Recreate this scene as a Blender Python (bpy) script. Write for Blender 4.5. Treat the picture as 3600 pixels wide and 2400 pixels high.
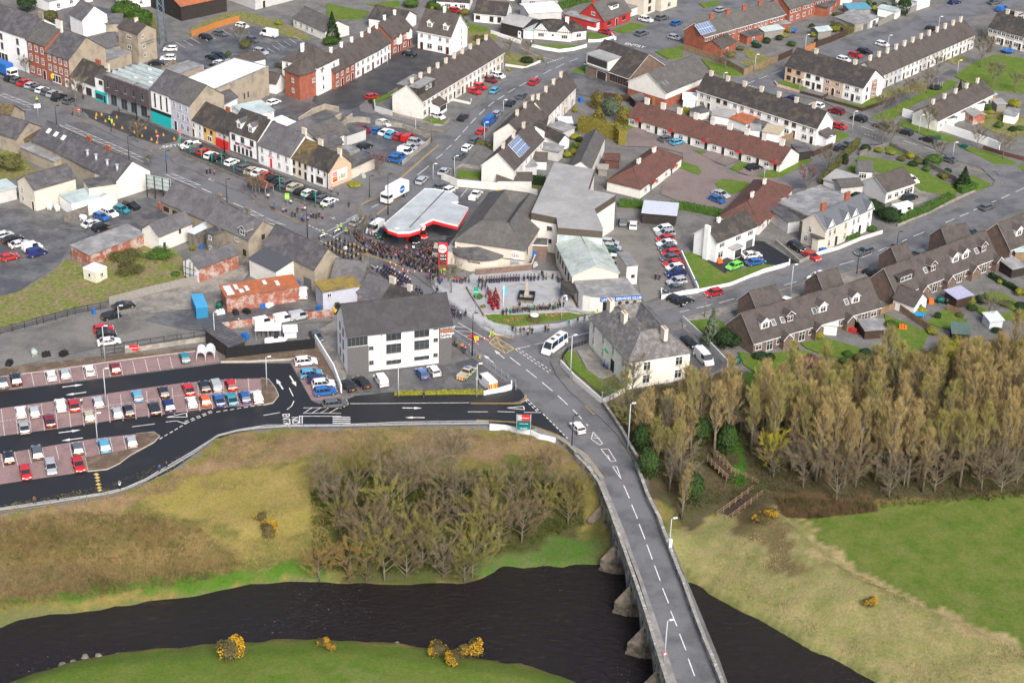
en_=enumerate
import bpy,math,random
import numpy as np
from mathutils import Vector,Matrix
from mathutils.geometry import tessellate_polygon
random.seed(7);NP=np.random.RandomState(5)
scene=bpy.context.scene
for o in list(bpy.data.objects):bpy.data.objects.remove(o)
col=scene.collection
# ---------------- camera, sky, sun, exposure ----------------
FPX,PITCH,ROLL,CAMH=12675.0,math.radians(27.85),math.radians(1.75),172.0
cd=bpy.data.cameras.new("camera");cam=bpy.data.objects.new("camera",cd);col.objects.link(cam)
CR=Matrix.Rotation(math.pi/2-PITCH,3,'X')@Matrix.Rotation(ROLL,3,'Z')
cam.matrix_world=Matrix.Translation((0,0,CAMH))@CR.to_4x4()
cd.sensor_width=36.0;cd.lens=36.0*FPX/7056.0;cd.clip_start=1.0;cd.clip_end=9000.0
scene.camera=cam
world=bpy.data.worlds.new("World");scene.world=world;world.use_nodes=True
wn=world.node_tree.nodes;wl=world.node_tree.links
sky=wn.new('ShaderNodeTexSky');sky.sky_type='NISHITA';sky.sun_disc=False
SUN_EL,SUN_AZ=math.radians(40),math.radians(160)
sky.sun_elevation=SUN_EL;sky.sun_rotation=SUN_AZ
sky.air_density=1.0;sky.dust_density=5.0;sky.ozone_density=1.0
bg=wn['Background'];bg.inputs['Strength'].default_value=0.115
wl.new(sky.outputs[0],bg.inputs[0])
sd=bpy.data.lights.new("sun",'SUN');sd.energy=2.1;sd.angle=math.radians(22);sd.color=(1.0,0.985,0.965)
sun=bpy.data.objects.new("sun",sd);col.objects.link(sun)
sdir=Vector((math.sin(SUN_AZ)*math.cos(SUN_EL),math.cos(SUN_AZ)*math.cos(SUN_EL),math.sin(SUN_EL)))
sun.rotation_euler=sdir.to_track_quat('Z','Y').to_euler();sun.location=(0,200,300)
scene.view_settings.view_transform='Standard';scene.view_settings.look='None'
scene.view_settings.exposure=0.7;scene.view_settings.gamma=1.0
try:scene.view_settings.use_curve_mapping=False
except Exception:pass
# ---------------- photograph coordinates to places on the ground ----------------
TILE={c:((i%3)*2352.0,(i//3)*1568.0,1.0) for i,c in en_('ABCDEFGHI')}
TILE.update(P=(940.8,1254.4,.5),Q=(2116.8,1489.6,.5),R=(3292.8,1685.6,.5),S=(5880.0,0.0,.5))
def P(s):
 out=[];t=TILE['A'];buf=[]
 for w in s.replace(',',' ').split():
  if w in TILE:t=TILE[w];continue
  buf.append(float(w))
  if len(buf)==2:out.append((t[0]+buf[0]*t[2],t[1]+buf[1]*t[2]));buf=[]
 return out
def at(p,z=0.0):
 d=CR@Vector(((p[0]-3528.0)/FPX,-(p[1]-2352.0)/FPX,-1.0))
 k=(z-CAMH)/d.z
 return Vector((d.x*k,d.y*k,z))
def W(s,z=0.0):return[at(p,z) for p in P(s)]
def W2(s,z=0.0):return[(v.x,v.y) for v in W(s,z)]
CI=np.array(CR.transposed())
def project(X,Y,Z):
 v=np.stack([X,Y,Z-CAMH],-1)@CI.T
 return 3528.0+FPX*v[...,0]/-v[...,2],2352.0-FPX*v[...,1]/-v[...,2]
# ---------------- materials ----------------
MATS={}
def _bsdf(name):
 m=bpy.data.materials.new(name);m.use_nodes=True
 return m,m.node_tree.nodes,m.node_tree.links,m.node_tree.nodes['Principled BSDF']
def mat(name,c,rough=.85,var=.18,scale=1.5,c2=None,s2=.25,th=.5,bump=0.0,bscale=8,metal=0,stripe=0,stripe_axis='Z',sw=.25,spec=.3,objcol=False,world=False):
 """procedural surface: base colour with fine noise (var, scale), a second colour in patches (c2, s2, th) and optional courses (stripe per metre)"""
 if name in MATS:return MATS[name]
 m,n,l,b=_bsdf(name)
 b.inputs['Roughness'].default_value=rough;b.inputs['Metallic'].default_value=metal
 b.inputs['Specular IOR Level'].default_value=spec
 tc=n.new('ShaderNodeTexCoord');src=tc.outputs['Object']
 if world:
  g=n.new('ShaderNodeNewGeometry');src=g.outputs['Position']
 oi=n.new('ShaderNodeObjectInfo')
 if not world:
  ad=n.new('ShaderNodeVectorMath');ad.operation='ADD';l.new(src,ad.inputs[0])
  mu=n.new('ShaderNodeMath');mu.operation='MULTIPLY';mu.inputs[1].default_value=57.0;l.new(oi.outputs['Random'],mu.inputs[0])
  cx=n.new('ShaderNodeCombineXYZ');l.new(mu.outputs[0],cx.inputs[0]);l.new(mu.outputs[0],cx.inputs[1]);l.new(cx.outputs[0],ad.inputs[1])
  nsrc=ad.outputs[0]
 else:nsrc=src
 base=None
 if objcol:base=oi.outputs['Color']
 def rgb(c):
  r=n.new('ShaderNodeRGB');r.outputs[0].default_value=(c[0],c[1],c[2],1);return r.outputs[0]
 if base is None:base=rgb(c)
 def mix(f,a,bb,mode='MIX'):
  x=n.new('ShaderNodeMix');x.data_type='RGBA';x.blend_type=mode
  if isinstance(f,float):x.inputs[0].default_value=f
  else:l.new(f,x.inputs[0])
  l.new(a,x.inputs[6]);l.new(bb,x.inputs[7]);return x.outputs[2]
 def noise(s,d=4.0,r=.6):
  x=n.new('ShaderNodeTexNoise');x.inputs['Scale'].default_value=s;x.inputs['Detail'].default_value=d;x.inputs['Roughness'].default_value=r
  l.new(nsrc,x.inputs['Vector']);return x.outputs['Fac']
 if c2 is not None:
  rr=n.new('ShaderNodeMapRange');rr.inputs[1].default_value=th-.07;rr.inputs[2].default_value=th+.1
  l.new(noise(s2,5.0,.62),rr.inputs[0]);base=mix(rr.outputs[0],base,rgb(c2))
 if var>0:
  rr=n.new('ShaderNodeMapRange');rr.inputs[1].default_value=.3;rr.inputs[2].default_value=.7
  rr.inputs[3].default_value=1-var;rr.inputs[4].default_value=1+var
  l.new(noise(scale,5.0,.7),rr.inputs[0])
  cc=n.new('ShaderNodeCombineColor')
  for i in range(3):l.new(rr.outputs[0],cc.inputs[i])
  base=mix(1.0,base,cc.outputs[0],'MULTIPLY')
 if stripe:
  wv=n.new('ShaderNodeTexWave');wv.wave_type='BANDS';wv.bands_direction=stripe_axis
  wv.inputs['Scale'].default_value=stripe/(2.0*math.pi)*math.pi/1.0*.3183*3.14159;wv.inputs['Distortion'].default_value=.6;wv.inputs['Detail'].default_value=2
  l.new(src,wv.inputs['Vector'])
  rr=n.new('ShaderNodeMapRange');rr.inputs[3].default_value=1-sw;rr.inputs[4].default_value=1+sw*.4
  l.new(wv.outputs['Fac'],rr.inputs[0]);cc=n.new('ShaderNodeCombineColor')
  for i in range(3):l.new(rr.outputs[0],cc.inputs[i])
  base=mix(1.0,base,cc.outputs[0],'MULTIPLY')
 l.new(base,b.inputs['Base Color'])
 if bump:
  bp=n.new('ShaderNodeBump');bp.inputs['Strength'].default_value=bump;bp.inputs['Distance'].default_value=.05
  l.new(noise(bscale),bp.inputs['Height']);l.new(bp.outputs[0],b.inputs['Normal'])
 MATS[name]=m;return m
# ---------------- mesh building ----------------
def ear(poly):
 return[tuple(t) for t in tessellate_polygon([[Vector((p[0],p[1],0)) for p in poly]])]
def area2(poly):return sum(poly[i-1][0]*poly[i][1]-poly[i][0]*poly[i-1][1] for i in range(len(poly)))
class MB:
 def __init__(s):s.v=[];s.f=[];s.m=[];s.sm=[]
 def vert(s,p):s.v.append((p[0],p[1],p[2]));return len(s.v)-1
 def face(s,pts,m=0,sm=False):
  i=len(s.v);s.v.extend([(p[0],p[1],p[2]) for p in pts]);s.f.append(list(range(i,i+len(pts))));s.m.append(m);s.sm.append(sm)
 def fi(s,idx,m=0,sm=False):s.f.append(list(idx));s.m.append(m);s.sm.append(sm)
 def box(s,x0,x1,y0,y1,z0,z1,m=0,M=None,tz=0.0):
  c=[(x0+tz*0,y0,z0),(x1,y0,z0),(x1,y1,z0),(x0,y1,z0),(x0+tz,y0+tz,z1),(x1-tz,y0+tz,z1),(x1-tz,y1-tz,z1),(x0+tz,y1-tz,z1)]
  if M is not None:c=[M@Vector(p) for p in c]
  i=len(s.v);s.v.extend([tuple(p) for p in c])
  for q in((0,3,2,1),(4,5,6,7),(0,1,5,4),(1,2,6,5),(2,3,7,6),(3,0,4,7)):s.fi([i+k for k in q],m)
 def prism(s,poly,z0,z1,m=0,side=None,bottom=False):
  if area2(poly)<0:poly=poly[::-1]
  n=len(poly);i=len(s.v)
  s.v.extend([(p[0],p[1],z0) for p in poly]);s.v.extend([(p[0],p[1],z1) for p in poly])
  for t in ear(poly):
   a=[poly[k] for k in t]
   if area2(a)<0:t=t[::-1]
   s.fi([i+n+k for k in t],m)
   if bottom:s.fi([i+k for k in t[::-1]],m)
  if z1!=z0:
   for k in range(n):s.fi([i+k,i+(k+1)%n,i+n+(k+1)%n,i+n+k],m if side is None else side)
 def tube(s,pts,rad,n=6,m=0,sm=True,cap=True):
  pts=[Vector(p) for p in pts]
  if not isinstance(rad,(list,tuple)):rad=[rad]*len(pts)
  rings=[]
  for k,p in en_(pts):
   d=(pts[min(k+1,len(pts)-1)]-pts[max(k-1,0)])
   if d.length<1e-6:d=Vector((0,0,1))
   d.normalize();a=d.orthogonal().normalized() if abs(d.z)>.95 else d.cross(Vector((0,0,1))).normalized();b=d.cross(a)
   if abs(d.z)>.95:a=Vector((1,0,0));b=d.cross(a).normalized();a=b.cross(d).normalized()
   i=len(s.v)
   for j in range(n):
    t=2*math.pi*j/n;s.v.append(tuple(p+(a*math.cos(t)+b*math.sin(t))*rad[k]))
   rings.append(i)
  for k in range(len(rings)-1):
   for j in range(n):s.fi([rings[k]+j,rings[k]+(j+1)%n,rings[k+1]+(j+1)%n,rings[k+1]+j],m,sm)
  if cap:s.fi([rings[-1]+j for j in range(n)],m);s.fi([rings[0]+j for j in range(n)][::-1],m)
 def cyl(s,c,r,z0,z1,n=12,m=0,r2=None,sm=True):
  s.tube([(c[0],c[1],z0),(c[0],c[1],z1)],[r,r if r2 is None else r2],n,m,sm)
 def mesh(s,name,mats):
  me=bpy.data.meshes.new(name);me.from_pydata(s.v,[],s.f)
  for m in(mats if isinstance(mats,(list,tuple)) else[mats]):me.materials.append(m)
  me.polygons.foreach_set('material_index',s.m);me.polygons.foreach_set('use_smooth',s.sm);me.update()
  return me
 def build(s,name,mats,parent=None,**kw):
  return link(name,s.mesh(name,mats),parent,**kw)
def link(name,data,parent=None,loc=None,rz=None,**kw):
 o=bpy.data.objects.new(name,data);col.objects.link(o)
 if parent:o.parent=parent
 if loc is not None:o.location=loc
 if rz is not None:o.rotation_euler=(0,0,rz)
 if kw:tag(o,**kw)
 return o
def tag(o,label=None,cat=None,group=None,kind=None,color=None):
 if label:o['label']=label
 if cat:o['category']=cat
 if group:o['group']=group
 if kind:o['kind']=kind
 if color:o.color=(color[0],color[1],color[2],1)
 return o
def empty(name,loc,rz=0.0,**kw):
 o=link(name,None,None,loc,rz,**kw);o.empty_display_size=.5;return o
def ct_(o,loc=None,rz=None,parent=None):
 c=o.copy();col.objects.link(c)
 if parent:c.parent=parent
 for ch in KIDS.get(o.name,[]):ct_(ch,parent=c)
 if loc is not None:c.location=loc
 if rz is not None:c.rotation_euler=(0,0,rz)
 return c
KIDS={}
def remember(o):
 for ch in o.children:KIDS.setdefault(o.name,[]).append(ch);remember(ch)
ORD=['','first','second','third','fourth','fifth','sixth','seventh','eighth','ninth','tenth','eleventh','twelfth','thirteenth','fourteenth','fifteenth','sixteenth','seventeenth','eighteenth','nineteenth','twentieth','twenty-first','twenty-second','twenty-third','twenty-fourth','twenty-fifth','twenty-sixth','twenty-seventh','twenty-eighth','twenty-ninth','thirtieth']+['%dth'%i for i in range(31,100)]
def offset(pts,d):
 """polyline of 2D points moved sideways by d metres (left positive)"""
 out=[]
 for i,p in en_(pts):
  a=Vector(pts[max(i-1,0)][:2]);b=Vector(pts[min(i+1,len(pts)-1)][:2]);t=(b-a)
  if t.length<1e-6:t=Vector((1,0))
  t.normalize();out.append((p[0]-t.y*d,p[1]+t.x*d))
 return out
def smooth(pts,it=2):
 for _ in range(it):
  q=[pts[0]]
  for a,b in zip(pts,pts[1:]):q+=[(a[0]*.75+b[0]*.25,a[1]*.75+b[1]*.25),(a[0]*.25+b[0]*.75,a[1]*.25+b[1]*.75)]
  q.append(pts[-1]);pts=q
 return pts
def resample(pts,step):
 pts=[Vector(p[:2]) for p in pts];out=[pts[0]];acc=0
 for a,b in zip(pts,pts[1:]):
  L=(b-a).length;d=step-acc
  while d<=L:out.append(a+(b-a)*(d/L));d+=step
  acc=(acc+L)%step if L>0 else acc
 return[(p.x,p.y) for p in out]
# ---------------- terrain ----------------
WATER=-6.6
TOWN=P("G -900 560 -300 450 0 405 330 355 700 300 850 255 1000 200 1200 105 1350 25 D 1450 1480 1560 1430 1700 1400 2000 1388 2352 1388 E 400 1380 1010 1382 1130 1410 1300 1440 1470 1480 1530 1500 1600 1560 H 1760 150 2300 1568 2900 3200 3400 3200 2520 1300 2160 330 2040 50 E 1985 1500 1900 1370 1805 1220 1960 1130 2300 1075 F 70 1075 330 960 500 1000 800 1000 1000 900 1300 910 1450 870 1720 840 2352 760 3200 600 3200 -2500 A -3000 -800 G -900 560")
RIVER=P("G -1500 1400 -500 1330 0 1215 60 1200 130 1155 350 1110 560 1095 650 1090 800 1068 1000 1040 1130 1010 1340 995 1500 950 1700 905 1900 890 2100 868 2230 890 2352 905 H 100 888 250 885 480 895 640 885 820 905 900 890 1010 860 1100 800 1200 785 1340 790 1500 795 1800 770 1900 790 2100 800 I 0 860 120 905 200 970 350 1060 500 1125 620 1180 760 1280 900 1345 1060 1420 1200 1500 1330 1568 1700 1750 2300 2100 3200 2600 H 2300 2600 1900 1700 1500 1530 1180 1455 980 1430 760 1380 540 1345 330 1312 0 1300 G 2100 1290 1800 1310 1500 1325 1300 1340 1050 1365 850 1385 600 1425 350 1495 180 1540 50 1600 -700 2000 -1500 2300")
RIVER=[(x,y-(55 if i>47 else 0)) for i,(x,y) in en_(RIVER)]
LAYX=np.concatenate([[-4000,-2000,-1000,-600,-420,-330,-290],np.arange(-262,262.1,1.1),[290,330,420,600,1000,2000,4000]])
LAYY=np.concatenate([[-3000,-800,-100,90,150,180],np.arange(198,392,1.1),np.arange(396,620,14.0),[660,720,850,1200,2000,4500]])
GX,GY=np.meshgrid(LAYX,LAYY)
def inside(px,py,poly):
 c=np.zeros(px.shape,bool);n=len(poly)
 for i in range(n):
  x1,y1=poly[i-1];x2,y2=poly[i]
  if y1==y2:continue
  k=((y1>py)!=(y2>py))&(px<(x2-x1)*(py-y1)/(y2-y1)+x1);c^=k
 return c
def poly_at(poly,z):return[tuple(at(p,z)[:2]) for p in poly]
town=inside(GX,GY,poly_at(TOWN,0.0))|(GY>392)
river=inside(GX,GY,poly_at(RIVER,WATER))&~town
rv=inside(GX,GY,poly_at(RIVER,WATER))
near=np.zeros_like(rv)
for dx in(-1,0,1):
 for dy in(-1,0,1):near|=np.roll(np.roll(rv,dx,1),dy,0)
Z=np.where(town,0.0,-4.0)
fix=town.copy()
BRL=W2("H 1610 0 1700 90 1770 190 1830 340 1900 530 1960 700 2030 900 2090 1080 2150 1280 2240 1568 2500 2350",1.0)
BRR=W2("H 2040 50 2120 270 2200 430 2280 650 I -12 800 10 850 80 1050 160 1260 240 1450 285 1568 560 2350",1.0)
BRPOLY=BRL+BRR[::-1]
under=inside(GX,GY,BRPOLY)&(GY<at((4100+0,3136+330),0).y)
fix&=~under;
river=rv&(under|~town)
Z[river]=-8.4;fix|=river
ring=near&~rv&(~town|under);Z[ring]=WATER+.3;fix|=ring
def control(s,z,r=1.6):
 pts=[tuple(at(p,z)[:2]) for p in P(s)]
 for q in resample(pts,1.0):
  k=(np.abs(GX-q[0])<r)&(np.abs(GY-q[1])<r)&~town&~river;Z[k]=z;fix[k]=True
control("G -900 1120 0 985 300 960 600 905 1000 850 1500 790 2100 735 2352 760 H 300 760 700 780",-4.9)
control("G -900 900 0 640 600 560 1200 480 1700 420 2100 330 H 0 300 500 250 900 250 1300 300",-1.9)
control("G -900 1900 300 1568 700 1480 1500 1430 2352 1400 H 300 1440 800 1500 1300 1560 1700 1700",-4.2)
control("G -900 2400 700 1568 2352 1500 H 900 1900 2000 2600",-3.9)
control("I 560 330 700 420 830 520 930 680 1080 800 1300 905 1600 1030 1900 1170 2352 1372 3300 1800",-1.3)
control("I 640 380 870 560 1000 690 1120 780 1400 910 1700 1045 2100 1240 2352 1340 3300 1770",-4.2)
control("I 30 800 300 870 600 1060 1000 1280 1500 1500 2400 2100",-5.0)
control("I 850 420 1300 340 1900 290 2352 255 3500 180",-4.4)
control("I 1500 600 2352 600 3400 700",-4.4);control("I 1800 900 2352 1000 3400 1300",-4.4)
control("F 200 1560 700 1500 1300 1480 2000 1400 3000 1250 ",-3.2)
control("F 500 1250 1200 1150 2200 1000 3000 850 ",-1.2)
control("I 0 480 250 470 470 300",-4.2);control("H 1480 640 1600 560 1790 520",-5.9)
X_OUT=(np.abs(GX)>262)|(GY<198)
for it in range(1500):
 A_=(np.roll(Z,1,0)+np.roll(Z,-1,0)+np.roll(Z,1,1)+np.roll(Z,-1,1))/4
 A_[0]=Z[0];A_[-1]=Z[-1];A_[:,0]=Z[:,0];A_[:,-1]=Z[:,-1]
 Z=np.where(fix,Z,A_)
for it in range(3):
 A_=(np.roll(Z,1,0)+np.roll(Z,-1,0)+np.roll(Z,1,1)+np.roll(Z,-1,1)+Z*2)/6
 Z=np.where(town|X_OUT,Z,A_)
def vnoise(X,Y,s,seed):
 r=np.random.RandomState(seed).rand(64,64);x=X/s;y=Y/s
 xi=np.floor(x).astype(int);yi=np.floor(y).astype(int);fx=x-xi;fy=y-yi;fx=fx*fx*(3-2*fx);fy=fy*fy*(3-2*fy)
 g=lambda a,b:r[a%64,b%64]
 return(g(xi,yi)*(1-fx)+g(xi+1,yi)*fx)*(1-fy)+(g(xi,yi+1)*(1-fx)+g(xi+1,yi+1)*fx)*fy
PX,PY=project(GX,GY,Z)
rough=(~town&~river&~X_OUT).astype(float)
FIELD=P("I 650 380 830 400 1300 345 1900 300 2352 262 4000 150 4500 2600 2352 1360 1900 1165 1600 1030 1350 905 1100 760 1000 680 870 545")
NEARG=P("G -2000 2300 50 1600 180 1520 350 1470 600 1405 850 1365 1500 1310 2352 1275 H 0 1285 520 1330 1000 1410 1300 1470 1700 1560 2200 1900 1500 4000 -3000 4000")
fld=inside(PX,PY,FIELD);ngr=inside(PX,PY,NEARG)
Z+=rough*np.where(fld|ngr,.12,.55)*(vnoise(GX,GY,3.3,1)-.5)+rough*np.where(fld|ngr,.05,.3)*(vnoise(GX,GY,1.4,2)-.5)
def ground_z(x,y):
 j=int(np.clip(np.searchsorted(LAYX,x)-1,0,len(LAYX)-2));i=int(np.clip(np.searchsorted(LAYY,y)-1,0,len(LAYY)-2))
 fx=min(max((x-LAYX[j])/(LAYX[j+1]-LAYX[j]),0),1);fy=min(max((y-LAYY[i])/(LAYY[i+1]-LAYY[i]),0),1)
 return float((Z[i,j]*(1-fx)+Z[i,j+1]*fx)*(1-fy)+(Z[i+1,j]*(1-fx)+Z[i+1,j+1]*fx)*fy)
def og_(p):
 z=-2.0
 for _ in range(6):q=at(p,z);z=ground_z(q.x,q.y)*.6+z*.4
 q=at(p,z);return Vector((q.x,q.y,ground_z(q.x,q.y)))
CA=np.zeros(GX.shape+(3,));CB=np.zeros(GX.shape+(3,))
def zone(mask,a,b):CA[mask]=a;CB[mask]=b
zone(np.ones(GX.shape,bool),(.125,.122,.118),(.185,.18,.17))
OUT=~town
zone(OUT,(.21,.16,.055),(.11,.115,.03))
jx=PX+160*(vnoise(GX,GY,4,11)-.5)+60*(vnoise(GX,GY,1.7,12)-.5);jy=PY+60*(vnoise(GX,GY,4,13)-.5)+30*(vnoise(GX,GY,1.7,14)-.5)
def zp(s,a,b,m=None):
 k=inside(jx,jy,P(s))&~town
 zone(k,a,b)
zp("G -900 500 0 420 700 320 1000 220 1400 40 D 1560 1440 2352 1400 E 1000 1400 1500 1500 1560 1568 H 1500 60 900 40 0 -10 G 2200 10 1500 100 1150 250 800 420 300 500 -900 640",(.24,.16,.09),(.14,.10,.05))
zp("G -900 640 0 520 500 440 1000 370 1400 560 1700 700 1300 820 700 880 300 980 -900 1000",(.19,.135,.055),(.12,.10,.035))
zp("G -900 900 0 760 500 750 760 870 400 990 -900 1000",(.15,.11,.055),(.11,.085,.04))
zp("G 1000 300 1500 120 2100 60 2200 250 2100 500 1700 560 1300 430",(.22,.19,.045),(.25,.19,.07))
zp("G -900 1010 0 1005 300 965 600 900 900 860 1500 790 2000 735 2200 760 2250 850 1700 860 1350 930 900 930 400 1010 -900 1150",(.055,.125,.012),(.08,.13,.022))
zp("G -900 1250 0 1100 600 1040 1350 930 2352 830 H 1200 780 1200 700 0 740 G 2200 700 2300 900 600 1110 -900 1400",(.10,.13,.035),(.12,.115,.05))
zp("H 1100 0 1450 40 1500 250 1330 330 1150 120",(.08,.14,.02),(.12,.14,.04))
zp("H 0 100 1700 300 1700 560 1300 780 700 900 0 900",(.07,.06,.028),(.05,.065,.018))
zp("H 900 720 1200 650 1400 640 1480 560 1800 560 1800 800 1000 860",(.06,.125,.018),(.09,.11,.04))
zone(fld&OUT,(.08,.13,.018),(.135,.155,.04));zone(ngr&OUT,(.085,.14,.018),(.12,.15,.03))
zp("H 0 1460 300 1500 700 1568 200 1568 0 1520 G 1600 1440 2352 1460 G 2352 1500 1700 1480",(.14,.16,.045),(.11,.16,.03))
zp("I -100 500 560 330 660 380 860 520 960 690 1100 780 1300 905 1600 1030 1900 1170 2352 1372 4000 2400 2352 2300 1300 1568 300 1050 -100 860",(.25,.215,.10),(.17,.175,.06))
zp("I 330 330 620 320 760 500 700 560 900 800 640 800 560 640 330 520",(.105,.08,.04),(.15,.125,.055))
zp("I 0 780 200 960 400 1020 650 1180 900 1320 1250 1450 1500 1568 1300 1600 600 1300 -50 880",(.10,.135,.035),(.13,.13,.05))
zp("I 560 320 760 395 870 525 960 690 1090 770 1330 905 1600 1030 1900 1170 2352 1372 2352 1290 1900 1110 1400 890 1100 730 900 500 800 390",(.34,.28,.14),(.27,.21,.10))
zp("F -200 1070 330 960 800 1010 1450 870 2352 760 3400 600 3400 1300 I 2352 250 1300 330 850 400 500 300 0 500 F -600 1400 E 1960 1130",(.085,.065,.038),(.055,.062,.025))
zp("F 480 1000 760 1010 760 1100 560 1080 I 260 0 420 0 540 200 450 240 330 120",(.04,.13,.012),(.06,.14,.02))
zp("I 640 250 1300 290 1340 350 900 400 700 380",(.12,.08,.045),(.09,.06,.035))
me=bpy.data.meshes.new('ground');ny,nx=GX.shape
vv=np.stack([GX,GY,Z],-1).reshape(-1,3)
idx=np.arange(nx*ny).reshape(ny,nx)
ff=np.stack([idx[:-1,:-1],idx[:-1,1:],idx[1:,1:],idx[1:,:-1]],-1).reshape(-1,4)
me.vertices.add(len(vv));me.vertices.foreach_set('co',vv.ravel())
me.loops.add(ff.size);me.loops.foreach_set('vertex_index',ff.ravel().astype(np.int32))
me.polygons.add(len(ff));me.polygons.foreach_set('loop_start',np.arange(0,ff.size,4,dtype=np.int32))
me.update(calc_edges=True);me.polygons.foreach_set('use_smooth',np.ones(len(ff),bool))
for nm,C in(('tint_a',CA),('tint_b',CB)):
 at_=me.color_attributes.new(nm,'FLOAT_COLOR','POINT')
 at_.data.foreach_set('color',np.concatenate([C.reshape(-1,3),np.ones((nx*ny,1))],1).ravel())
m,n,l,b=_bsdf('ground_cover');b.inputs['Roughness'].default_value=.95;b.inputs['Specular IOR Level'].default_value=.15
a1=n.new('ShaderNodeVertexColor');a1.layer_name='tint_a';a2=n.new('ShaderNodeVertexColor');a2.layer_name='tint_b'
g=n.new('ShaderNodeNewGeometry')
def nz(s,d,r):
 x=n.new('ShaderNodeTexNoise');x.inputs['Scale'].default_value=s;x.inputs['Detail'].default_value=d;x.inputs['Roughness'].default_value=r;l.new(g.outputs['Position'],x.inputs['Vector']);return x.outputs['Fac']
r1=n.new('ShaderNodeMapRange');r1.inputs[1].default_value=.38;r1.inputs[2].default_value=.62;l.new(nz(.22,7,.72),r1.inputs[0])
mx=n.new('ShaderNodeMix');mx.data_type='RGBA';l.new(r1.outputs[0],mx.inputs[0]);l.new(a1.outputs[0],mx.inputs[6]);l.new(a2.outputs[0],mx.inputs[7])
r2=n.new('ShaderNodeMapRange');r2.inputs[1].default_value=.25;r2.inputs[2].default_value=.75;r2.inputs[3].default_value=.62;r2.inputs[4].default_value=1.4;l.new(nz(2.2,6,.8),r2.inputs[0])
cc=n.new('ShaderNodeCombineColor')
for i in range(3):l.new(r2.outputs[0],cc.inputs[i])
m2=n.new('ShaderNodeMix');m2.data_type='RGBA';m2.blend_type='MULTIPLY';m2.inputs[0].default_value=1;l.new(mx.outputs[2],m2.inputs[6]);l.new(cc.outputs[0],m2.inputs[7])
l.new(m2.outputs[2],b.inputs['Base Color'])
bp=n.new('ShaderNodeBump');bp.inputs['Strength'].default_value=.6;bp.inputs['Distance'].default_value=.15;l.new(nz(1.6,6,.7),bp.inputs['Height']);l.new(bp.outputs[0],b.inputs['Normal'])
me.materials.append(m);link('ground',me,kind='structure')
m,n,l,b=_bsdf('peaty_water');b.inputs['Roughness'].default_value=.06;b.inputs['IOR'].default_value=1.33
g=n.new('ShaderNodeNewGeometry');mp=n.new('ShaderNodeMapping');mp.inputs['Scale'].default_value=(.7,1.0,1);mp.inputs['Rotation'].default_value=(0,0,.3);l.new(g.outputs['Position'],mp.inputs[0])
x=n.new('ShaderNodeTexNoise');x.inputs['Scale'].default_value=.8;x.inputs['Detail'].default_value=6;x.inputs['Roughness'].default_value=.62;x.inputs['Distortion'].default_value=.8;l.new(mp.outputs[0],x.inputs['Vector'])
bp=n.new('ShaderNodeBump');bp.inputs['Strength'].default_value=1.0;bp.inputs['Distance'].default_value=.55;l.new(x.outputs['Fac'],bp.inputs['Height']);l.new(bp.outputs[0],b.inputs['Normal'])
x2=n.new('ShaderNodeTexNoise');x2.inputs['Scale'].default_value=4.0;x2.inputs['Detail'].default_value=3;x2.inputs['Roughness'].default_value=.6;l.new(mp.outputs[0],x2.inputs['Vector'])
x3=n.new('ShaderNodeTexNoise');x3.inputs['Scale'].default_value=.05;x3.inputs['Detail'].default_value=3;l.new(g.outputs['Position'],x3.inputs['Vector'])
r3=n.new('ShaderNodeMapRange');r3.inputs[1].default_value=.35;r3.inputs[2].default_value=.7;r3.inputs[3].default_value=.05;r3.inputs[4].default_value=.34;l.new(x3.outputs['Fac'],r3.inputs[0]);l.new(r3.outputs[0],b.inputs['Roughness'])
r1=n.new('ShaderNodeMapRange');r1.inputs[1].default_value=.40;r1.inputs[2].default_value=.62;r1.inputs[3].default_value=.85;r1.inputs[4].default_value=.70;l.new(x3.outputs['Fac'],r1.inputs[0])
gt=n.new('ShaderNodeMath');gt.operation='GREATER_THAN';l.new(x2.outputs['Fac'],gt.inputs[0]);l.new(r1.outputs[0],gt.inputs[1])
mx=n.new('ShaderNodeMix');mx.data_type='RGBA';mx.inputs[6].default_value=(.017,.013,.014,1);mx.inputs[7].default_value=(.35,.36,.38,1);l.new(gt.outputs[0],mx.inputs[0]);l.new(mx.outputs[2],b.inputs['Base Color'])
w=MB();w.face([(-700,-300,WATER),(700,-300,WATER),(700,330,WATER),(-700,330,WATER)]);w.build('river',m,kind='structure')
# ---------------- roads, pavements and other laid surfaces ----------------
asphalt=mat('worn_asphalt',(.15,.15,.157),.7,.14,2.5,c2=(.095,.095,.10),s2=.16,th=.53,world=True,spec=.5)
aw_=mat('damp_asphalt',(.075,.075,.08),.5,.2,1.2,c2=(.14,.138,.135),s2=.15,th=.52,world=True,spec=.6)
asphalt_new=mat('new_asphalt',(.017,.017,.02),.6,.25,3.0,c2=(.03,.029,.028),s2=.07,th=.6,world=True,spec=.5)
asphalt_mid=mat('dark_asphalt',(.045,.045,.048),.6,.2,2,c2=(.07,.07,.07),s2=.2,world=True)
pave=mat('pavement_asphalt',(.16,.155,.155),.75,.16,2.0,c2=(.11,.11,.11),s2=.2,th=.55,world=True)
pave_lt=mat('pale_paving',(.40,.40,.40),.75,.12,2.5,c2=(.32,.32,.33),s2=.3,th=.55,world=True)
kerbm=mat('kerb_stone',(.42,.39,.34),.8,.15,2.0)
redpave=mat('red_block_paving',(.27,.18,.175),.8,.16,2.2,c2=(.21,.145,.145),s2=.3,th=.55,world=True)
tr_=mat('brown_tarmac',(.20,.16,.15),.85,.12,2.0,c2=(.155,.125,.12),s2=.12,th=.55,world=True)
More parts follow.
